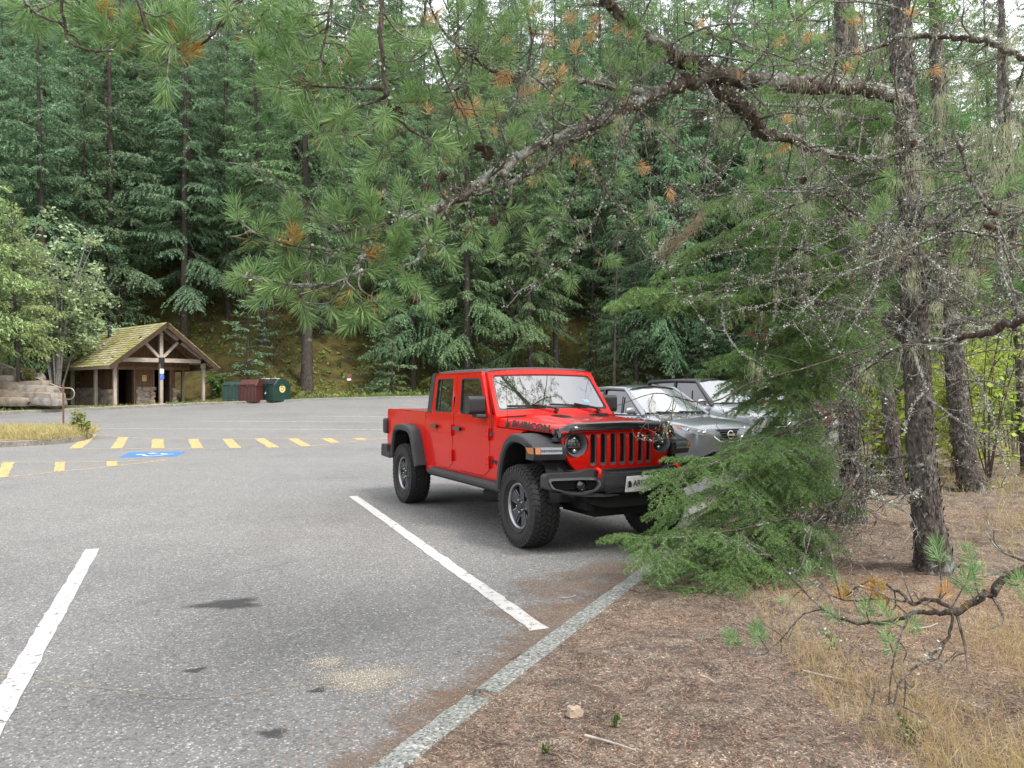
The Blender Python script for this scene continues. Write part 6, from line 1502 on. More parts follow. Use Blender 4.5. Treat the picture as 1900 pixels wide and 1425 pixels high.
P3 = PINE.limb([(1330, 158, 4.5, .055), (1390, 212, 4.6, .062), (1418, 243, 4.7, .050), (1470, 262, 4.8, .032), (1540, 286, 4.9, .024), (1600, 296, 5.0, .021), (1680, 280, 5.1, .014), (1740, 235, 5.2, .009)], n=10)
P4 = PINE.limb([(1200, 172, 4.15, .022), (1100, 155, 3.9, .017), (1000, 152, 3.7, .013), (920, 132, 3.5, .010), (860, 95, 3.3, .007), (812, 42, 3.1, .005), (790, -20, 3.0, .004)])
P5 = PINE.limb([(1180, 195, 4.05, .02), (1060, 265, 3.8, .016), (980, 322, 3.6, .014), (900, 356, 3.5, .012), (830, 374, 3.4, .011), (780, 396, 3.3, .009), (738, 402, 3.2, .007)])
P8 = PINE.limb([(1940, 115, 4.1, .02), (1880, 100, 4.2, .02), (1830, 78, 4.3, .021), (1760, 69, 4.4, .019), (1680, 68, 4.5, .016), (1620, 92, 4.6, .012), (1540, 104, 4.7, .008)])
P12 = PINE.limb([(1395, 218, 4.6, .010), (1370, 270, 4.55, .007), (1340, 322, 4.5, .006), (1300, 346, 4.5, .005), (1240, 341, 4.4, .004), (1200, 318, 4.3, .003)])
P13 = PINE.limb([(1165, 240, 4.0, .010), (1150, 270, 3.95, .008), (1130, 340, 3.9, .007), (1105, 405, 3.85, .006), (1080, 450, 3.8, .005), (1035, 500, 3.75, .004), (955, 545, 3.7, .003)])
P14 = PINE.limb([(1180, 200, 4.1, .014), (1195, 180, 4.1, .013), (1150, 275, 4.0, .006), (1090, 330, 3.9, .004)], n=5)
P9 = PINE.limb([(1980, 545, 3.5, .034), (1920, 583, 3.6, .030), (1840, 612, 3.8, .025), (1780, 628, 4.0, .018), (1700, 636, 4.2, .013), (1655, 652, 4.3, .009), (1600, 692, 4.4, .006)])
P11 = PINE.limb([(1775, 255, 4.5, .015), (1800, 330, 4.45, .014), (1828, 378, 4.4, .014), (1848, 405, 4.35, .014), (1828, 436, 4.3, .010), (1780, 428, 4.3, .008), (1720, 448, 4.3, .006), (1672, 462, 4.4, .004)])
P15 = PINE.limb([(1640, 385, 5.2, .004), (1600, 405, 5.1, .010), (1540, 362, 5.0, .012), (1500, 372, 4.9, .010), (1430, 400, 4.8, .006), (1360, 450, 4.7, .004)])
# branches reaching in from above the frame
tops = []
for seq in ([(735, -120, 2.7, .016), (712, -20, 2.62, .012), (707, 60, 2.6, .011), (712, 150, 2.6, .010), (728, 205, 2.65, .008), (760, 240, 2.7, .006), (800, 262, 2.75, .004)],
            [(470, -70, 2.6, .010), (444, 0, 2.55, .009), (420, 30, 2.55, .008), (393, 67, 2.55, .006), (365, 88, 2.55, .005)],
            [(250, -60, 2.5, .009), (256, 0, 2.5, .008), (275, 58, 2.5, .007), (291, 73, 2.5, .006), (334, 92, 2.55, .005)],
            [(20, -60, 2.5, .008), (50, 6, 2.5, .007), (80, 32, 2.5, .005), (120, 45, 2.5, .004)], [(110, -30, 2.5, .007), (120, 45, 2.5, .006), (128, 76, 2.5, .005), (165, 92, 2.5, .005), (206, 95, 2.5, .004)],
            [(225, -40, 2.6, .007), (222, 30, 2.6, .006), (215, 70, 2.6, .004)], [(505, -70, 2.8, .009), (500, 0, 2.8, .007), (480, 40, 2.8, .005)], [(610, -60, 2.7, .010), (612, 20, 2.7, .007), (594, 110, 2.7, .005)],
            [(545, -60, 2.9, .008), (520, 40, 2.9, .006), (505, 130, 2.9, .005)], [(660, -60, 3.0, .008), (672, 60, 3.0, .006), (640, 150, 3.0, .005), (590, 160, 3.0, .004)], [(800, -60, 3.1, .008), (790, 40, 3.1, .006), (820, 130, 3.1, .005), (850, 200, 3.1, .004)],
            [(905, -60, 3.4, .010), (885, 50, 3.4, .008), (865, 150, 3.35, .006), (800, 180, 3.3, .004)], [(960, -60, 3.6, .010), (985, 80, 3.6, .008), (965, 170, 3.6, .006), (930, 230, 3.5, .004)], [(1400, -60, 4.4, .012), (1340, 60, 4.4, .009), (1270, 40, 4.4, .006)], [(1460, -50, 4.6, .012), (1470, 30, 4.6, .009), (1530, 40, 4.6, .006)],
            [(580, 160, 2.75, .004), (720, 170, 2.62, .008), (650, 205, 2.7, .006), (590, 235, 2.75, .004)], [(690, 440, 2.95, .006), (640, 462, 2.9, .006), (590, 463, 2.88, .005), (520, 450, 2.86, .004), (470, 430, 2.85, .003), (445, 408, 2.85, .003)],
            [(668, 505, 2.88, .007), (620, 525, 2.85, .006), (560, 530, 2.83, .006), (500, 520, 2.8, .005), (455, 515, 2.8, .004)], [(800, 430, 3.1, .012), (770, 485, 3.05, .009), (720, 500, 3.0, .007), (665, 512, 2.95, .005)]):
    tops.append(PINE.limb(seq, n=6))
for P, kw in ((P1, dict(every=.07, lich=1.6, live=.05, dead=.03, beard=.05, tw_len=(.12, .55), nsub=3)), (P2, dict(every=.06, lich=1.4, live=.25, nsub=3)), (P3, dict(every=.065, lich=2.0, beard=.10, tw_len=(.12, .5), nsub=3)), (P4, dict(every=.07, lich=1.2, live=.2, dead=.3, nsub=3)), (P5, dict(every=.06, lich=1.0, live=.12, dead=.2, beard=.06, nsub=3)), (P8, dict(every=.08, lich=1.8, beard=.10, nsub=3, tw_len=(.12, .45))), (P12, dict(every=.08, lich=.6)), (P13, dict(every=.10, lich=.5)), (P9, dict(every=.08, lich=.8, beard=.05)), (P11, dict(every=.07, lich=.8, live=.12, beard=.05)), (P15, dict(every=.07, lich=.6, beard=.06, live=.05))): PINE.dress(P, **kw)
for P in tops: PINE.dress(P, every=.16, live=.55, lich=.15, tw_len=(.08, .22), nsub=1, beard=0)
GT = [(60,40),(95,30),(120,60),(50,22),(200,55),(222,72),(190,85),(240,45),(270,35),(285,92),(310,75),(340,85),(352,60),(300,28),(325,18),(160,18),(175,50),(95,5),(30,8)]
for x, y in GT: PINE.tuft_at(x, y, 2.55)
for x, y in ((480,40),(500,18),(515,60),(495,110),(540,112),(502,160),(520,130),(570,108),(590,145),(612,130),(575,222),(592,238),(625,190),(640,130),(655,108),(662,60),(680,82),(545,50),(470,80),(560,180),(610,260),(645,240),(700,300),(560,25),(590,60)): PINE.tuft_at(x, y, 2.75)
for x, y in ((700,40),(742,50),(752,78),(760,112),(790,90),(830,38),(850,30),(880,62),(900,100),(770,170),(800,182),(830,240),(850,290),(740,130),(745,190),(690,230),(720,270),(780,300),(880,150),(905,205),(940,60),(960,30),(925,100),(1000,200),(1020,110),(1050,180),(870,240),(810,120),(1000,40),(950,260)): PINE.tuft_at(x, y, 3.2, n=120)
for x, y in ((440,398),(480,425),(540,398),(545,420),(515,452),(527,478),(552,455),(620,400),(642,398),(682,365),(690,392),(745,368),(780,390),(650,462),(640,488),(600,500),(570,488),(502,490),(470,505),(440,520),(455,512),(530,552),(562,570),(620,578),(650,548),(690,500),(722,480),(740,430),(755,512),(770,532),(710,562),(730,442),(800,440),(690,420),(600,530),(640,520),(580,540),(675,575),(490,530),(520,500),(740,470),(660,590)): PINE.tuft_at(x, y, 2.9, n=140)
for x, y in ((1460,25),(1482,50),(1300,20),(1272,40),(1400,20),(1530,15),(1422,60),(1340,30),(1640,385),(1600,432),(1625,405),(1662,330),(1820,520),(1782,470),(1890,300),(1872,342),(1350,75),(1570,30)): PINE.tuft_at(x, y, 4.5, n=130, L=.085)
for x, y, d_ in ((1640,565,4.5),(1085,300,3.9),(1010,330,3.7),(950,390,3.5),(1040,400,3.8),(880,430,3.4),(1100,150,4),(1080,215,4),(1130,110,4),(990,455,3.6),(920,470,3.5),(830,470,3.2),(1150,330,4),(1180,400,4.1),(1230,250,4.3),(1210,430,4.2),(1130,480,4.0),(1060,520,3.9)): PINE.tuft_at(x, y, d_, n=110)
for x, y, d_ in ((800,35,3.1),(985,15,3.6),(1060,35,3.9),(1112,35,4),(1022,75,3.7),(1070,92,3.9),(925,145,3.5),(1040,140,3.75),(862,205,3.4),(925,207,3.5),(975,175,3.6),(1170,198,4.1),(1190,310,4.1),(1297,50,4.4),(1450,75,4.7),(1500,65,4.7),(1585,40,4.7),(1592,100,4.7),(1570,122,4.8),(1735,130,4.5),(1460,222,4.8),(1456,272,4.8),(1242,355,4.4),(1010,130,3.7),(880,195,3.45),(850,190,3.4),(940,140,3.5),(1100,60,4),(1150,45,4.05),(1690,25,4.6)): PINE.tuft_at(x, y, d_, 'dead'); 
for x, y, d_ in ((200,20,2.55),(330,68,2.55),(350,98,2.55),(690,470,2.9),(640,545,2.9),(545,438,2.85),(1585,40,4.7)): PINE.tuft_at(x, y, d_, 'yel')
for x, y, d_ in ((905,285,3.4),(735,210,2.65),(890,272,3.4),(820,330,3.25),(1065,305,3.9),(690,362,3.0),(955,265,3.5),(1695,265,5.1),(1490,335,4.9),(1845,395,4.35),(1835,420,4.3),(1510,170,4.8),(770,555,3.0),(790,350,3.2),(915,410,3.5)): PINE.cone(pt(x, y, d_) , None, .055 if (x, y) == (905, 285) else .042)
# beards of lichen
for x, y, d_, k, L_, sp in ((1770,120,4.3,50,.26,.025),(1812,150,4.3,40,.2,.025),(1872,225,4.2,80,.36,.03),(1885,60,4.2,50,.26,.03),(1745,175,4.5,50,.30,.025),(1700,290,4.6,80,.22,.05),(1600,30,4.7,50,.25,.05),(1480,150,4.9,40,.14,.05),(1345,215,4.6,60,.22,.03),(1690,500,5.0,50,.25,.03),(1820,230,4.3,70,.3,.04),(1893,160,4.2,50,.28,.025),(1790,20,4.4,40,.2,.03),(1835,60,4.3,40,.22,.025),(1850,300,4.3,40,.2,.02),(1720,330,4.6,40,.2,.02),(1660,330,4.8,30,.16,.02),(1560,200,4.9,30,.14,.02),(1520,310,4.9,30,.15,.02),(1800,500,4.4,40,.2,.02),(1740,560,4.4,40,.22,.02),(1640,250,5,40,.2,.04),(1410,170,4.7,40,.12,.03)): 
    q = pt(x, y, d_); PINE.strands(q, k, L_, sp, .0022); n_ = PINE.near(q)
    if np.linalg.norm(n_[:3] - q) > .05: PINE.twig(curve_to(n_[:3], q, .1, .05), .005, .002)
for (x0, y0, x1, y1, d_, k) in ((1312, 385, 1190, 498, 4.3, 130), (1300, 400, 1230, 480, 4.35, 60), (850, 372, 810, 398, 3.4, 40), (1690, 440, 1655, 500, 4.4, 50), (1440, 300, 1405, 330, 4.7, 40)):
    a, b_ = pt(x0, y0, d_), pt(x1, y1, d_ - .1); v = b_ - a; ln = np.linalg.norm(v); seg = 6; C = a + np.outer(NR.uniform(-.1, .55, k), v) + NR.normal(0, .016, (k, 3)); n_ = PINE.near(a); PINE.twig(curve_to(n_[:3], a, .05, .05), .005, .002)
    for j in range(seg):
        d2 = unit(unit(v) * .8 + NR.normal(0, .36, (k, 3)) + [0, 0, -.25]); PINE.bbeard.add(C - PINE.off, d2, unit(NR.normal(0, 1, (k, 3))), np.full(k, ln * .5 / seg * 1.2) * NR.uniform(.5, 1.2, k), np.full(k, .0015)); C = C + d2 * ln * .5 / seg * NR.uniform(.6, 1.1, k)[:, None]
# dead limbs all along the trunk and its upper crown
def dead_limb(T, p, d, L, r, lich=.6, beard=.03, every=.10, tw=(.1, .4), live=0, droop=.25, nsub=2):
    P = []; q = np.array(p, float); d = unit(np.array(d, float)); m = max(6, int(L / .10))
    for i in range(m + 1):
        P.append(np.array([*q, max(.002, r * (1 - i / m) ** .8)])); d = unit(d + NR.normal(0, .11, 3) + np.array([0, 0, -droop / m * (1 - 1.6 * i / m)])); q = q + d * L / m
    b = MB(); b.tube([tuple(T.L(p_[:3])) for p_ in P], [p_[3] for p_ in P], 5, cap=False); base = len(T.tw.v); T.tw.v += b.v; T.tw.f += [[i + base for i in f] for f in b.f]; T.tw.mi += b.mi
    T.samples += P; T.dress(P, every, live, tw, lich, .15, 0, beard, nsub); return P
for k in range(48):
    i = PR.randint(34 if k % 9 else 12, len(tp) - 42); az = PR.uniform(math.pi * .55, math.pi * 2.1); L_ = PR.uniform(.6, 2.1)
    dead_limb(PINE, tp[i][:3], (math.cos(az), math.sin(az), PR.uniform(-.35, .4)), L_, PR.uniform(.010, .018), lich=.7, every=.13)
P16 = PINE.limb([(1700, 600, 5.9, .010), (1620, 640, 5.6, .009), (1530, 672, 5.3, .008), (1440, 697, 5.0, .008), (1385, 714, 4.9, .007), (1335, 742, 4.85, .006), (1290, 745, 4.8, .006), (1250, 736, 4.8, .005), (1212, 730, 4.75, .004), (1140, 754, 4.7, .0025)], n=6)
for seq in ([(1250, 738, 4.8, .004), (1246, 775, 4.78, .004), (1236, 800, 4.76, .005), (1216, 818, 4.75, .004), (1180, 812, 4.72, .003)], [(1296, 745, 4.8, .003), (1290, 762, 4.8, .003), (1276, 775, 4.8, .002), (1255, 772, 4.8, .002)], [(1212, 731, 4.75, .003), (1205, 760, 4.75, .0025), (1235, 785, 4.76, .003)], [(1440, 697, 5.0, .006), (1360, 640, 5.1, .005), (1340, 560, 5.2, .004), (1385, 470, 5.2, .003)], [(1560, 660, 5.4, .006), (1500, 560, 5.5, .005), (1480, 480, 5.5, .004), (1500, 400, 5.4, .003)]): PINE.dress(PINE.limb(seq, n=5), every=.14, lich=.8, tw_len=(.06, .2), beard=.04)
SM = [p for p in PINE.samples if p[3] > .004 and 1000 < 950 + CF * p[0] / p[1] < 1960 and p[2] > 2.2]
for k in range(80):                    # long thin drooping twigs
    p = SM[PR.randrange(len(SM))]; a = PR.uniform(0, 6.28); dead_limb(PINE, p[:3], (math.cos(a), math.sin(a) * .7, PR.uniform(-.9, .5)), PR.uniform(.5, 1.5), .0075, .6, .05, .16, (.08, .32), 0, PR.uniform(.2, .9), 1)
for k in range(70):                    # small pale beards caught on the twigs
    p = SM[PR.randrange(len(SM))][:3] + NR.normal(0, .12, 3); PINE.strands(p, PR.randint(14, 34), PR.uniform(.05, .16), .014, .0022); n_ = PINE.near(p); PINE.twig(curve_to(n_[:3], p, .1, .05, 4), .003, .0016)
PCR = PINE
for k in range(10):                    # crown above the picture
    z = PR.uniform(6.4, 10.5); az = PR.uniform(0, 6.28); L_ = PR.uniform(1.2, 2.8) * (1 - (z - 4.6) / 9); p = np.array([b1.x, b1.y, b1.z + z]); d = np.array([math.cos(az), math.sin(az), .15]); e = p + d * L_; Q = curve_to(p, e, .08, .06, 8); PCR.twig(Q, .03, .006, 5)
    for j in range(22):
        q = Q[PR.randint(2, len(Q) - 1)] + NR.normal(0, .26, 3) * [1, 1, .6]; tuft(PCR.green, PCR.L(q), unit(NR.normal(0, 1, 3) + [0, 0, .6]), 26, .13, .14, .010)
PINE.done()

# --- lower pine branch reaching in from the right edge ------------------------------------
LOWB = Tree('pine_branch_tree', (3.4, 2.6, gz(3.4, 2.6)), 'dark curved pine branch entering low at the right edge with bare grey twigs', 'tree')
q0 = LOWB.off
tb_ = MB(); tb_.tube([(0, 0, -.3), (.02, .0, 1.2), (.05, .03, 3.5), (.0, .1, 7.5)], [.16, .13, .11, .05], 12); tb_.build('trunk', TRUNKB, LOWB.o, smooth=60, recalc=False)
for k in range(26):  # out-of-view crown leaning over the camera, added to shade the near asphalt
    z = PR.uniform(4.2, 8.5); az = PR.uniform(.85 * math.pi, 1.5 * math.pi); L_ = PR.uniform(2.4, 5.4) * (1 - (z - 4.2) / 8); p = np.array([3.4, 2.6, q0[2] + z]); e = p + np.array([math.cos(az), math.sin(az), .22]) * L_; Q = curve_to(p, e, .05, .06, 8); LOWB.twig(Q, .03, .006, 5)
    for j in range(34):
        q = Q[PR.randint(3, len(Q) - 1)] + NR.normal(0, .30, 3) * [1, 1, .6]; tuft(LOWB.green, LOWB.L(q), unit(NR.normal(0, 1, 3) + [0, 0, .6]), 26, .14, .15, .011)
B1 = LOWB.limb([np.array([3.4, 2.6, q0[2] + .9, .035]), np.array([*pt(2010, 1010, 2.9), .026])] and [(2150, 980, 2.75, .030), (2010, 1012, 2.85, .026), (1930, 1046, 2.95, .022), (1870, 1070, 3.0, .0205), (1820, 1112, 3.0, .0185), (1780, 1133, 3.0, .016), (1742, 1136, 3.0, .0125), (1700, 1139, 3.05, .011), (1660, 1152, 3.1, .009), (1590, 1156, 3.2, .008), (1530, 1131, 3.3, .007), (1480, 1086, 3.4, .006), (1440, 1042, 3.5, .005), (1385, 1004, 3.6, .0035)], n=8)
B2 = LOWB.limb([(1780, 1133, 3.0, .012), (1720, 1110, 3.05, .010), (1695, 1122, 3.1, .008), (1660, 1092, 3.2, .008), (1610, 1080, 3.3, .006), (1570, 1105, 3.35, .004)], n=6)
B3 = LOWB.limb([(1768, 1135, 3.0, .008), (1760, 1180, 2.95, .007), (1720, 1222, 2.9, .006), (1672, 1262, 2.85, .005), (1655, 1330, 2.8, .003)], n=6)
B4 = LOWB.limb([(1530, 1131, 3.3, .005), (1490, 1140, 3.3, .005), (1455, 1180, 3.25, .004), (1420, 1214, 3.2, .003)], n=5)
B5 = LOWB.limb([(1690, 1140, 3.05, .006), (1670, 1180, 3.0, .005), (1655, 1240, 2.95, .004), (1650, 1300, 2.9, .003)], n=5)
B6 = LOWB.limb([(1700, 1120, 3.1, .006), (1640, 1110, 3.2, .005), (1560, 1112, 3.3, .004), (1500, 1075, 3.4, .003)], n=5)
for P in (B1, B2, B6): LOWB.dress(P, every=.10, lich=.12, tw_len=(.10, .32), up=.3, beard=0, nsub=2)
for P in (B3, B4, B5): LOWB.dress(P, every=.12, lich=.08, tw_len=(.08, .22), up=-.2, beard=0)
for x, y, d_, n_, L_ in ((1790,1085,2.9,130,.085),(1742,1032,3.0,95,.07),(1802,1042,2.9,80,.065),(1652,1150,3.05,80,.06),(1608,1135,3.15,80,.06),(1548,1145,3.2,70,.055),(1408,1180,3.2,140,.062),(1362,1192,3.2,120,.055),(1652,1195,2.95,75,.055),(1500,1075,3.4,55,.05),(1560,1085,3.35,50,.05),(1890,1085,2.9,90,.07),(1690,1160,3.0,60,.055),(1470,1110,3.4,45,.05)): LOWB.tuft_at(x, y, d_, 'green', n_, L_)
for x, y, d_, k in ((1565,1105,3.3,'yel'),(1635,1112,3.2,'yel'),(1612,1085,3.25,'dead'),(1755,1100,3.0,'dead'),(1630,1092,3.2,'yel')): LOWB.tuft_at(x, y, d_, k)
LOWB.done()

# --- Douglas firs behind: fans of soft green foliage in front of the truck ----------------
class Fir(Tree):
    def spray(s, p, d, L, r=.004, droop=.2, depth=0, nd=560, w=.0038, nl=.025):
        """twig with needles all round and side twigs"""
        m = max(4, int(L / .05)); Q = [np.array(p, float)]; d = unit(np.array(d, float)); dd = d.copy()
        for i in range(m): dd = unit(dd + NR.normal(0, .06, 3) + np.array([0, 0, -droop / m])); Q.append(Q[-1] + dd * L / m)
        s.twig(Q, r, .0014, 4); A = np.array(Q); k = int(L * nd); u = NR.uniform(.06, 1.0, k) * m; i = np.minimum(u.astype(int), m - 1); f = (u - i)[:, None]; B = A[i] * (1 - f) + A[i + 1] * f; t = unit(A[i + 1] - A[i])
        side = unit(np.cross(t, [0, 0, 1.0])); upv = np.cross(side, t); ph = NR.uniform(0, 2 * np.pi, k); rad = side * np.cos(ph)[:, None] * 1.25 + upv * np.sin(ph)[:, None] * .75
        s.green.add(B - s.off, unit(t * NR.uniform(.35, .95, k)[:, None] + unit(rad)), unit(NR.normal(0, 1, (k, 3))), nl * NR.uniform(.7, 1.15, k), np.full(k, w))
        if depth < 2:
            n = int(L / (.045 if depth == 0 else .032))
            for j in range(n):
                tt = (j + .6) / n; 
                if tt < (.12 if depth else .15): continue
                ix = min(m - 1, int(tt * m)); b = A[ix] + (A[ix + 1] - A[ix]) * (tt * m - ix); t_ = unit(A[ix + 1] - A[ix]); sd = unit(np.cross(t_, [0, 0, 1.0])) * (1 if j % 2 else -1)
                l2 = L * (.52 * (1 - tt) ** .7 + .12) * PR.uniform(.6, 1.15)
                if l2 < .035: continue
                s.spray(b, unit(t_ * .8 + sd * PR.uniform(.6, 1.0) + np.array([0, 0, PR.uniform(-.45, .05)])), l2, .0022, droop * .9, depth + 1, nd, w, nl)
    def bough(s, seq, leafy=.35, ll=(.34, .74), every=.080, droop=.3, bare=True, nd=560, w=.0040):
        P = s.limb(seq, n=6); n = len(P); acc = 0; sg = 1
        for i in range(1, n):
            a, b = P[i - 1][:3], P[i][:3]; L = np.linalg.norm(b - a); acc += L; t = unit(b - a); u = i / n
            while acc > every:
                acc -= every; sg = -sg; sd = unit(np.cross(t, [0, 0, 1.0])) * sg
                if u > leafy: s.spray(b, unit(t * .75 + sd * PR.uniform(.5, 1.0) + np.array([0, 0, PR.uniform(-.35, .25)])), PR.uniform(*ll) * (1.15 - .55 * u), .0035, droop, 1, nd, w)
                elif bare and PR.random() < .8: dead_limb(s, b, unit(t * .6 + sd + NR.normal(0, .4, 3)), PR.uniform(.15, .5), .004, .25, 0, .10, (.05, .18))
        s.spray(P[-1][:3] - unit(P[-1][:3] - P[-3][:3]) * .08, P[-1][:3] - P[-3][:3], .32, .003, droop * .6, 0, nd, w); return P
b2 = hit(1580, 968, gz); D2 = b2.y
FIR = Fir('fir_tree', (b2.x, b2.y, b2.z), 'soft green fir left of the lichened pine, its boughs hanging before the truck bumper')
trunk(FIR, [(1582, 985, D2, .125), (1580, 930, D2, .115), (1578, 850, D2, .108), (1574, 700, D2, .10), (1570, 500, D2, .09), (1566, 300, D2, .08), (1560, 0, D2, .07), (1556, -500, D2, .05), (1552, -1100, D2, .02)], flare=.4)
X = 1575
for seq, lf in (([(X, 840, D2, .022), (1590, 880, 7.4, .020), (1540, 935, 6.7, .016), (1450, 965, 6.2, .012), (1350, 985, 5.9, .009), (1275, 996, 5.7, .006), (1198, 1000, 5.6, .004)], .45),
    ([(X, 860, D2, .02), (1560, 910, 7.4, .017), (1490, 985, 6.5, .013), (1410, 1040, 6.0, .009), (1330, 1055, 5.7, .006), (1250, 1040, 5.6, .004)], .45),
    ([(X, 880, D2, .018), (1560, 930, 7.4, .014), (1490, 1030, 6.3, .010), (1410, 1090, 5.75, .007), (1365, 1102, 5.5, .005), (1310, 1096, 5.45, .003)], .5),
    ([(X, 720, D2, .022), (1560, 745, 7.6, .018), (1480, 790, 6.9, .014), (1380, 832, 6.4, .010), (1315, 862, 6.1, .007), (1245, 880, 6.0, .004)], .4),
    ([(X, 740, D2, .02), (1540, 790, 7.5, .016), (1460, 850, 6.7, .012), (1370, 900, 6.3, .008), (1320, 920, 6.1, .005), (1262, 940, 6.05, .004)], .38),
    ([(X, 560, D2, .022), (1520, 565, 7.8, .018), (1430, 556, 7.4, .013), (1330, 545, 7.1, .009), (1240, 545, 6.9, .006), (1160, 554, 6.8, .004)], .33),
    ([(X, 500, D2, .02), (1500, 505, 8.0, .016), (1420, 502, 7.7, .011), (1330, 508, 7.5, .007), (1270, 518, 7.3, .005), (1205, 538, 7.2, .003)], .30),
    ([(X, 620, D2, .02), (1520, 650, 7.8, .015), (1450, 655, 7.3, .011), (1390, 662, 7.0, .007), (1345, 668, 6.9, .004)], .33),
    ([(X, 660, D2, .018), (1530, 690, 7.8, .013), (1490, 722, 7.4, .009), (1460, 755, 7.2, .006), (1435, 790, 7.1, .004)], .35),
    ([(X, 780, D2, .018), (1520, 810, 7.6, .012), (1470, 845, 7.2, .009), (1430, 885, 7.0, .006), (1395, 915, 6.8, .004)], .3),
    ([(X, 820, D2, .018), (1520, 860, 7.8, .012), (1480, 900, 7.4, .008), (1450, 940, 7.2, .005), (1420, 985, 7.0, .004)], .25),
    ([(X, 430, D2, .02), (1500, 410, 8.2, .014), (1410, 420, 7.9, .010), (1320, 450, 7.7, .006), (1260, 480, 7.6, .004)], .35),
    ([(X, 600, D2, .018), (1620, 600, 8.2, .012), (1650, 630, 8.0, .008), (1670, 680, 7.8, .005)], .35), ([(X, 350, D2, .02), (1480, 350, 8.3, .014), (1400, 350, 8.1, .009), (1330, 380, 8.0, .005)], .35)):
    FIR.bough(seq, lf)
    if seq[-1][1] > 790 or 480 < seq[-1][1] < 600:
        ox, oy, oD = PR.uniform(25, 60), PR.uniform(-38, 30), PR.uniform(.15, .5); FIR.bough([seq[0]] + [(x + ox * i / 3, y + oy * i / len(seq), d + oD, r) for i, (x, y, d, r) in enumerate(seq) if i], lf)
for k in range(15):
    y = 120 + 42 * k; sx = PR.choice((-1, 1)); dx = PR.uniform(20, 130); FIR.bough([(1568, y, D2, .014), (1568 + sx * dx * .5, y - 8, D2 - .7, .010), (1568 + sx * dx, y + 14, D2 - 1.2, .006), (1568 + sx * dx * 1.35, y + 34, D2 - 1.5, .004)], .2)
for k in range(26):
    i = PR.randint(6, 45); az = PR.uniform(math.pi * .5, math.pi * 2.2); dead_limb(FIR, FIR.tr[i][:3], (math.cos(az), math.sin(az), PR.uniform(-.3, .2)), PR.uniform(.5, 1.5), .009, .35, .02, .12)
for x, y, d_ in ((1395, 575, 7.2), (1390, 605, 7.2), (1420, 615, 7.2), (1700, 560, 7.6), (1400, 575, 7.2)):
    q = pt(x, y, d_)
    for j in range(9): tuft(FIR.dead, FIR.L(q + NR.normal(0, .045, 3)), NR.normal(0, 1, 3), 40, .03, .08, .003, (30, 80))
for k in range(11):                    # crown above the picture
    z = PR.uniform(5.5, 12); az = PR.uniform(0, 6.28); L_ = PR.uniform(1.0, 2.6) * (1.1 - (z - 5) / 9); p = np.array([b2.x, b2.y, b2.z + z]); e = p + np.array([math.cos(az), math.sin(az), -.05]) * L_; Q = curve_to(p, e, .05, .06, 8); FIR.twig(Q, .02, .004, 5)
    for j in range(40):
        q = Q[PR.randint(1, len(Q) - 1)] + NR.normal(0, .24, 3) * [1, 1, .5]; tuft(FIR.green, FIR.L(q), unit(NR.normal(0, 1, 3) + [0, 0, -.1]), 22, .10, .25, .012)
fo_green = FIR.green; FIR.green = Bag(); fo_green.build('needles', DFIR, FIR.o); FIR.done()

# --- other trunks to the right, bare and twiggy --------------------------------------------
def bare_tree(name, label, px, py, seq, rad, nlimb, seed, live=.0, lich=.45, upz=(0.05, .95), green=0):
    global NR, PR
    b = hit(px, py, gz); T = Fir(name, (b.x, b.y, b.z), label); D_ = b.y; trunk(T, [(x, y, D_, rad * k) for (x, y), k in zip(seq, (1.1, 1.0, .95, .85, .75, .6))], flare=.35, n=14)
    hi = len(T.tr) - 1; upz = (.24, upz[1])
    for k in range(nlimb):
        i = PR.randint(int(hi * upz[0]), int(hi * upz[1])); az = PR.uniform(0, 6.28); dead_limb(T, T.tr[i][:3], (math.cos(az), math.sin(az), PR.uniform(-.35, .3)), PR.uniform(.5, 1.9), rad * .09, lich, .03, .14, (.12, .42), live, .2)
    for k in range(green):
        i = PR.randint(int(hi * .62), hi); az = PR.uniform(0, 6.28); L_ = PR.uniform(.9, 1.8); p = T.tr[i][:3]; Q = curve_to(p, p + np.array([math.cos(az), math.sin(az), -.15]) * L_, .05, .06, 6); T.twig(Q, .012, .003, 5)
        for j in range(2, len(Q)):
            for sg in (-1, 1): T.spray(Q[j], unit(Q[j] - Q[j - 1] + NR.normal(0, .6, 3)), PR.uniform(.25, .5), .003, .3, 1, 260, .005, .028)
    g = T.green; T.green = Bag(); g.build('needles', DFIR, T.o); T.done(); return T
bare_tree('fir_tree', 'fir trunk leaning right, third dark trunk behind the yellow green shrubs', 1805, 912, [(1806, 925), (1795, 870), (1776, 720), (1762, 560), (1750, 380), (1735, 0)], .13, 34, 1, 0, .4, green=14)
bare_tree('slim_tree', 'slim dark trunk between the fir and the lichened pine', 1640, 880, [(1640, 890), (1642, 820), (1648, 700), (1655, 560), (1660, 400), (1668, 0)], .085, 30, 2, 0, .5, green=14)
bare_tree('dead_tree', 'thin bare lichen grown tree at the right edge', 1905, 880, [(1908, 895), (1900, 820), (1890, 650), (1880, 480), (1872, 260), (1850, -120)], .06, 44, 3, 0, .8)
bare_tree('fir_tree', 'fir behind the parked cars with long bare lower branches', 1500, 840, [(1500, 850), (1498, 760), (1494, 600), (1490, 420), (1486, 200), (1480, -150)], .12, 30, 4, 0, .3, green=14)
bare_tree('fir_tree', 'far fir with thin stem seen right of the leaning trunk', 1850, 800, [(1850, 808), (1850, 740), (1852, 620), (1854, 440), (1856, 200), (1860, -200)], .10, 24, 5, 0, .4, green=8)
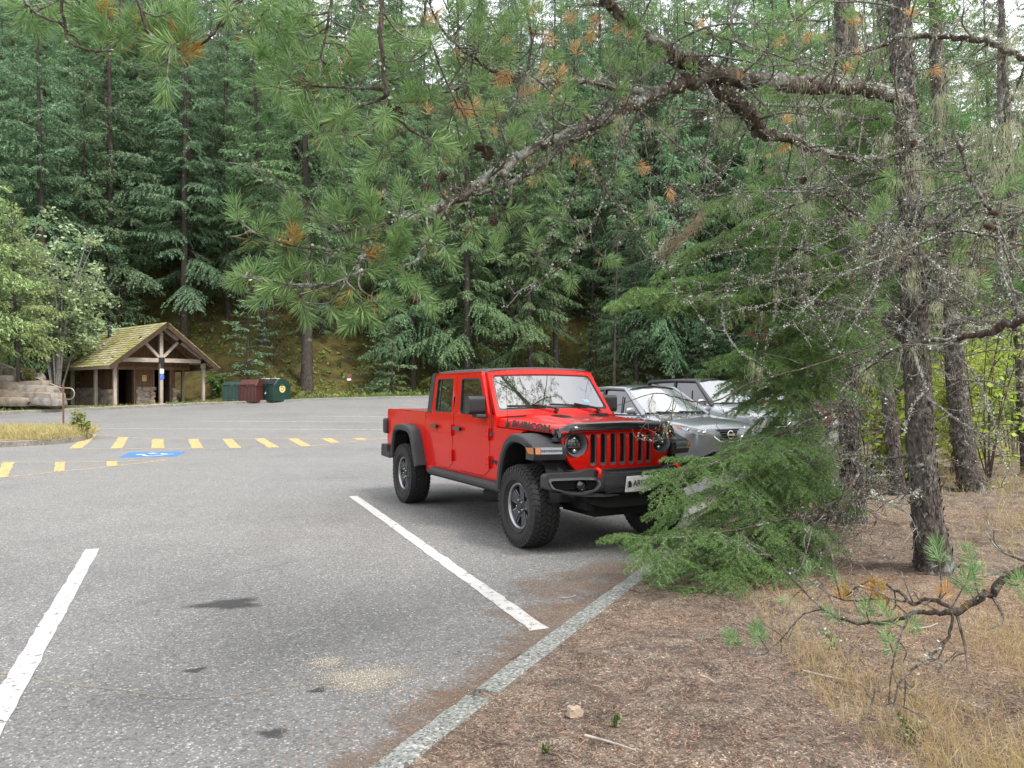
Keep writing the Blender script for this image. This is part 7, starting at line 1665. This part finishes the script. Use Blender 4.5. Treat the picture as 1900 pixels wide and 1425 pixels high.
# thicket of thin twiggy trees and dark firs behind, right of the lot
THK = 'thin twiggy trees of the thicket at right'
bare_ = [o for o in bpy.data.objects if o.get('category') == 'tree' and o.name.startswith(('dead_tree', 'slim_tree'))]
def right_spots(n, ya, yb, pa, pb, dmin, skip=None):
    out = []; k = 0
    while len(out) < n and k < 4000:
        k += 1; y = PR.uniform(ya, yb); x = (PR.uniform(pa, pb) - 950) / CF * y; s, d = locate(x, y)
        if d < 1.6 or not all((x - a) ** 2 + (y - b) ** 2 > dmin ** 2 for a, b in out): continue
        if skip and skip(950 + CF * x / y, y): continue
        out.append((x, y))
    return out
for x, y in right_spots(11, 10, 26, 1330, 1720, 1.4, lambda p, y: (1745 < p < 1800 and y < 14) or (p > 1700 and y > 13)):
    o = copy_tree(bare_[PR.randrange(len(bare_))]); o.location = (x, y, gz(x, y)); o.rotation_euler = (PR.gauss(0, .04), PR.gauss(0, .04), PR.uniform(0, 6.28)); o.scale = (1, 1, PR.uniform(.8, 1.2)); o.name = 'twiggy_tree'; tag(o, 'thin lichen grown tree with bare twigs in the thicket behind the right hand trunks', 'tree', THK)
GR2 = 'firs behind the thicket right of the lot'
for x, y in right_spots(16, 26, 52, 1230, 1640, 2.4):
    o = plant((fD, fC, fF, fB, fF, fG)[PR.randrange(6)], x, y, PR.uniform(.8, 1.1), 'green fir crowding behind the thicket on the right hand side', 'tree', GR2)
# skyline conifers, then unseen firs added for near shade and windscreen reflections
for x, y in right_spots(16, 58, 80, 1080, 1720, 2.4):
    o = plant((fA, fC, fB)[PR.randrange(3)], x, y, PR.uniform(1.1, 1.35), GL['fir_tree'] if False else 'very tall conifer closing the skyline above the parked cars', 'tree', 'tall conifers on the skyline behind the cars')
GR3 = 'unseen firs added behind the camera for shade and reflections'
for x, y, src in ((-1.5, -4.5, fF), (-3.3, -5, fD), (-5.3, -9, fB), (-6.6, -12, fA), (-9.5, -16, fB)):
    o = plant(src, x, y, .9, 'unseen fir added behind the camera for shade and reflections', 'tree', GR3)
# young leafy shrubs at the right
for k, (px, py, H, sp, nl, lab) in enumerate(((1830, 900, 3.0, .8, 420, 'tall thin shrub with sparse yellow green leaves at the right edge'), (1610, 900, 1.9, .7, 380, 'yellow green shrub between the fir trunk and the pine trunk'), (1770, 880, 2.4, .9, 620, 'yellow green shrub right behind the lichened pine trunk'), (1880, 850, 3.2, 1.1, 700, 'leafy bush with bright yellow green leaves cut by the right edge'), (1700, 850, 1.9, .8, 420, 'low yellow green bush seen just left of the pine trunk'), (1850, 790, 4.0, 1.8, 1400, 'broad bright green bush in the sunny opening at right'), (1740, 800, 3.6, 1.6, 1200, 'pale green bush farther back behind the pine'), (1600, 810, 3.0, 1.5, 900, 'green bush beyond the kerb behind the fir boughs'), (1680, 905, 1.5, .7, 420, 'low leafy sprig growing against the left side of the pine trunk'), (1800, 870, 2.0, .9, 700, 'yellow green bush beside the leaning third trunk'), (1890, 820, 3.0, 1.6, 1300, 'wide sunlit bush at the right edge in front of the dry grass'), (1780, 780, 4.2, 2.2, 1500, 'tall bright bush at the back of the sunny opening'))):
    p = hit(px, py, gz); broadleaf('shrub', lab, (p.x, p.y, p.z), H, sp, 9, int(nl * 1.25), LEAFY, .10 if k < 5 else .15, 50 + k, rst=.009)

# --- litter: needles, dry grass, twigs, stones ---------------------------------------------
def soil_pts(n, x0, x1, y0, y1, keepf=None, edge=.2):
    out = []
    xs_, ys_ = NR.uniform(x0, x1, n), NR.uniform(y0, y1, n)
    for x, y in zip(xs_, ys_):
        i = int(np.argmin((_px - x) ** 2 + (_py - y) ** 2)); d = (x - _px[i]) * _nx[i] + (y - _py[i]) * _ny[i]
        if d > edge and (keepf is None or keepf(x, y, d)): out.append((x, y, d, _ss[i]))
    A = np.array(out); s = A[:, 3]; d = A[:, 2]; px, py = kp(s); z = lotn(px, py) + outer(s, d) + bumps(A[:, 0], A[:, 1], d); return A[:, 0], A[:, 1], z
def patchy(x, y, f=1.1): return noise.noise(Vector((x * f, y * f, 1.3))) + .5 * noise.noise(Vector((x * f * 3, y * f * 3, 4)))
x, y, z = soil_pts(125000, -2, 6.5, 1.6, 9, lambda x, y, d: PR.random() < min(1, 12.0 / (y * y)) + .15); m = len(x); bag = Bag()
B = np.stack([x, y, z + NR.uniform(.002, .012, m)], 1); a = NR.uniform(0, 6.28, m); bag.add(B, unit(np.stack([np.cos(a), np.sin(a), NR.normal(0, .18, m)], 1)), unit(NR.normal(0, .35, (m, 3)) + [0, 0, 1]), NR.uniform(.03, .07, m), NR.uniform(.0018, .0032, m))
bag.build('needle_litter', leaf_mat('litter_needles', [(.07, .045, .033), (.20, .118, .072), (.34, .215, .13), (.44, .34, .23)], 0, 0, .9, .1), None, .5, .5, .3)
x, y, z = soil_pts(20000, -2, 6.5, 1.6, 9, lambda x, y, d: PR.random() < min(1, 10.0 / (y * y)) + .15); m = len(x); bag = Bag()   # chips of bark, leaves and grit
bag.add(np.stack([x, y, z + .004], 1), unit(NR.normal(0, 1, (m, 3)) * [1, 1, .25]), unit(NR.normal(0, .4, (m, 3)) + [0, 0, 1]), NR.uniform(.004, .015, m), NR.uniform(.003, .010, m))
bag.build('bark_litter', leaf_mat('litter_chips', [(.03, .022, .018), (.07, .05, .038), (.20, .155, .115), (.48, .44, .37)], 0, 0, .9, .1), None, .5, .4, .3)
# needles blown onto the asphalt
xx = []
for k in range(9000):
    s = PR.uniform(kerb_s(-1.55, .9), kerb_s(3.46, 11.06) + 6); o_ = abs(PR.gauss(0, .28)) + .01
    if PR.random() < .25: o_ = abs(PR.gauss(0, 1.3))
    px, py = kp(s); nx, ny = kn(s); xx.append((px - nx * o_, py - ny * o_))
xx = np.array(xx); m = len(xx); a = NR.uniform(0, 6.28, m); bag = Bag(); bag.add(np.stack([xx[:, 0], xx[:, 1], lotn(xx[:, 0], xx[:, 1]) + .008], 1), unit(np.stack([np.cos(a), np.sin(a), NR.normal(0, .03, m)], 1)), np.tile([0, 0, 1.0], (m, 1)), NR.uniform(.02, .055, m), NR.uniform(.0016, .0032, m))
bag.build('fallen_needles', leaf_mat('fallen_needle', [(.30, .13, .05), (.38, .19, .085), (.42, .27, .15)], 0, 0, .9, .1), None)
# pale seed chaff on the asphalt patches
bag = Bag()
for (cx_, cy_), n_, s_ in ((L(678, 1258), 1500, .13), (L(604, 1230), 500, .065), (L(760, 1275), 200, .2)):
    P_ = NR.normal(0, s_, (n_, 2)) + [cx_, cy_]; bag.add(np.stack([P_[:, 0], P_[:, 1], np.full(n_, .006)], 1), unit(NR.normal(0, 1, (n_, 3)) * [1, 1, .2]), np.tile([0, 0, 1.0], (n_, 1)), NR.uniform(.004, .012, n_), NR.uniform(.003, .006, n_))
bag.build('seed_chaff', leaf_mat('chaff', [(.46, .42, .35), (.58, .54, .46)], 0, 0, .9, .1), None)
# dry grass
def blades(name, x, y, z, hmin, hmax, mat, per=9, w=.0026, spread=.03, lean=.35):
    m = len(x) * per; B = np.repeat(np.stack([x, y, z], 1), per, 0) + NR.normal(0, spread, (m, 3)) * [1, 1, 0]; h = NR.uniform(hmin, hmax, m); bag = Bag(); d = unit(NR.normal(0, lean, (m, 3)) + [0, 0, 1]); n = unit(NR.normal(0, 1, (m, 3)) * [1, 1, .2])
    bag.add(B, d, n, h * .55, np.full(m, w)); B2 = B + d * (h * .5)[:, None]; d2 = unit(d + NR.normal(0, .35, (m, 3)) + [0, 0, -.25]); bag.add(B2, d2, n, h * .55, np.full(m, w * .8)); return bag.build(name, mat, None, .35)
DRYG = leaf_mat('dry_grass_blades', [(.30, .22, .10), (.42, .33, .16), (.52, .43, .24), (.34, .33, .12)], 0, .3, .8, .15)
def gk(x, y, d):
    p = 950 + CF * x / max(.1, y); return (x > 1.05 + .10 * y) and PR.random() < (.15 + .85 * sstep(-.1, .5, patchy(x, y) + .35 * sstep(1.3, 2.2, x / max(.5, y) * 3))) 
x, y, z = soil_pts(3300, .8, 4.2, 1.9, 5.2, gk); blades('dry_grass', x, y, z, .05, .20, DRYG, 8)
x, y, z = soil_pts(900, .95, 2.4, 1.9, 3.0, lambda x, y, d: PR.random() < .8 and x > .55 * y); blades('dry_grass', x, y, z, .10, .28, DRYG, 7, .0024)
x, y, z = soil_pts(5200, 2.0, 13, 5.0, 20, lambda x, y, d: d > 2.4 and PR.random() < .35 + .5 * sstep(-.2, .4, patchy(x, y, .6))); blades('dry_grass', x, y, z, .08, .26, DRYG, 7, .006, .08)
x, y, z = soil_pts(2600, -1.8, 3, 2.0, 7, lambda x, y, d: PR.random() < .35 * sstep(.1, .5, patchy(x, y, 1.7))); blades('dry_grass', x, y, z, .015, .06, DRYG, 5, .002, .02, .8)
ip = [(PR.uniform(-18, -13.9), PR.uniform(23, 27)) for _ in range(3500)]
def in_isl(p):
    c = False
    for i in range(len(IP)):
        a, b = IP[i], IP[i - 1]
        if (a[1] > p[1]) != (b[1] > p[1]) and p[0] < (b[0] - a[0]) * (p[1] - a[1]) / (b[1] - a[1]) + a[0]: c = not c
    return c
ip = np.array([p for p in ip if in_isl(p)]); blades('island_grass', ip[:, 0], ip[:, 1], lotn(ip[:, 0], ip[:, 1]) + .15, .12, .42, DRYG, 6, .016, .10)
for k, (px, py, H) in enumerate(((142, 812, .85), (156, 816, .65))):
    q = L(px, py); broadleaf('weed', ('taller', 'shorter')[k] + ' green weed at the tip of the dry grass island', (q[0], q[1], lot(*q) + .12), H, .22, 7, 500, LEAFU, .10, 80 + k, cat='weed')
# little green plants on the litter
for k, (px, py, lab) in enumerate(((1545, 1200, 'tiny light green leafy sprig beside the low bare twigs'), (1690, 1375, 'pale green weed among the dry grass at the bottom right'), (1010, 1400, 'small green tuft at the bottom edge beside the kerb'), (1140, 1345, 'small green moss tuft near the pale rock'))):
    p = hit(px, py, gz); broadleaf('weed', lab, (p.x, p.y, p.z), .08 if k < 2 else .03, .07 if k < 2 else .035, 6, 60 if k < 2 else 26, LEAFP if k in (0, 1) else LEAFU, .022 if k < 2 else .013, 90 + k, cat='weed', bark=LEAFU, rst=.0)
# rock and sticks
p = hit(1066, 1329, gz); b = MB(); nf = rock(b, (0, 0, .018), (.066, .050, .046), (0, .25, .4), 7, .42); o = b.build('pale_rock', stone_mat('pale_stone', [(.46, .36, .26), (.5, .4, .3)], 3), None, smooth=40); o.location = p; set_rnd(o, [.5] * nf); tag(o, 'fist sized pale tan rock lying on the needle litter', 'rock')
for k, (a, b_, lab) in enumerate((((1490, 1249), (1600, 1272), 'long bleached stick on the litter below the low branch'), ((1300, 1258), (1328, 1272), 'short grey stick on the litter near the kerb'), ((1085, 1370), (1180, 1398), 'thin brown stick near the bottom edge'), ((1690, 1170), (1740, 1160), 'pale stick in the dry grass right of the low branch'), ((1040, 1112), (1068, 1108), 'small flat bark chip on the asphalt beside the stall line end'))):
    p, q = hit(*a, gz), hit(*b_, gz); m = MB(); P_ = curve_to(p + Vector((0, 0, .012)), q + Vector((0, 0, .012)), 0, .04, 5); m.tube([tuple(v) for v in P_], [.008, .0075, .007, .006, .006, .005, .005, .0045, .004, .004, .0035][:len(P_)], 6); o = m.build('stick', pmat('bleached_stick', (.34, .30, .26), .9, 0, .3, 20), None, smooth=60); tag(o, lab, 'stick')
# ================================================================== light, sky, camera
SUN_EL, SUN_AZ = 56.0, 128.0        # degrees; azimuth clockwise from +Y
w = bpy.data.worlds.new('World'); SC.world = w; w.use_nodes = True
nt = w.node_tree; nt.nodes.clear()
ou = nt.nodes.new('ShaderNodeOutputWorld'); bg = nt.nodes.new('ShaderNodeBackground')
sky = nt.nodes.new('ShaderNodeTexSky'); sky.sky_type = 'NISHITA'; sky.sun_disc = False
sky.sun_elevation = R(SUN_EL); sky.sun_rotation = R(SUN_AZ); sky.dust_density = 3.0; sky.air_density = 1.0; sky.ozone_density = 1.0
tc = nt.nodes.new('ShaderNodeTexCoord'); nz = nt.nodes.new('ShaderNodeTexNoise'); nz.inputs['Scale'].default_value = 2.2; nz.inputs['Detail'].default_value = 7; nz.inputs['Roughness'].default_value = .6
nt.links.new(tc.outputs['Generated'], nz.inputs['Vector'])
rp = nt.nodes.new('ShaderNodeValToRGB'); rp.color_ramp.elements[0].position = .36; rp.color_ramp.elements[1].position = .62
rp.color_ramp.elements[0].color = (.45, .45, .45, 1)
nt.links.new(nz.outputs[0], rp.inputs[0])
mx = nt.nodes.new('ShaderNodeMix'); mx.data_type = 'RGBA'
CLOUD = 9.0
mx.inputs[7].default_value = (CLOUD, CLOUD * 1.0, CLOUD * 1.02, 1)
nt.links.new(rp.outputs[0], mx.inputs[0]); nt.links.new(sky.outputs[0], mx.inputs[6])
nt.links.new(mx.outputs[2], bg.inputs[0]); bg.inputs[1].default_value = .10; nt.links.new(bg.outputs[0], ou.inputs[0])
sl = bpy.data.lights.new('sun', 'SUN'); sl.energy = 1.8; sl.angle = R(14); sl.color = (1.0, .965, .91)
so = bpy.data.objects.new('sun', sl); COL.objects.link(so)
az, el = R(SUN_AZ), R(SUN_EL)
dv = Vector((math.sin(az) * math.cos(el), math.cos(az) * math.cos(el), math.sin(el)))
so.rotation_euler = dv.to_track_quat('Z', 'Y').to_euler(); so.location = (0, 0, 40)
cd = bpy.data.cameras.new('camera'); cam = bpy.data.objects.new('camera', cd); COL.objects.link(cam)
cd.sensor_fit = 'HORIZONTAL'; cd.sensor_width = 36; cd.lens = CF * 36 / 1900; cd.clip_start = .05; cd.clip_end = 800
rt = Vector((1, 0, 0)); fw = Vector((0, math.cos(CP), math.sin(CP))); up = Vector((0, -math.sin(CP), math.cos(CP)))
c_, s_ = math.cos(CR), math.sin(CR)
r2 = rt * c_ + up * s_ ; u2 = up * c_ - rt * s_
# photo pixel = rot(CR) of the unrolled picture, y down: right axis turns with it
r2 = rt * c_ - up * s_ * -1 if False else rt * c_ + up * s_; u2 = up * c_ - rt * s_
M = Matrix((r2, u2, -fw)).transposed().to_4x4(); M.translation = (0, 0, CH); cam.matrix_world = M
SC.camera = cam
SC.view_settings.view_transform = 'Standard'; SC.view_settings.look = 'None'; SC.view_settings.gamma = 1; SC.view_settings.exposure = EXPO
SC.cycles.max_bounces = 8; SC.cycles.diffuse_bounces = 4; SC.cycles.glossy_bounces = 3; SC.cycles.transmission_bounces = 4; SC.cycles.transparent_max_bounces = 8
SC.cycles.use_denoising = True
SC.cycles.caustics_reflective = False; SC.cycles.caustics_refractive = False
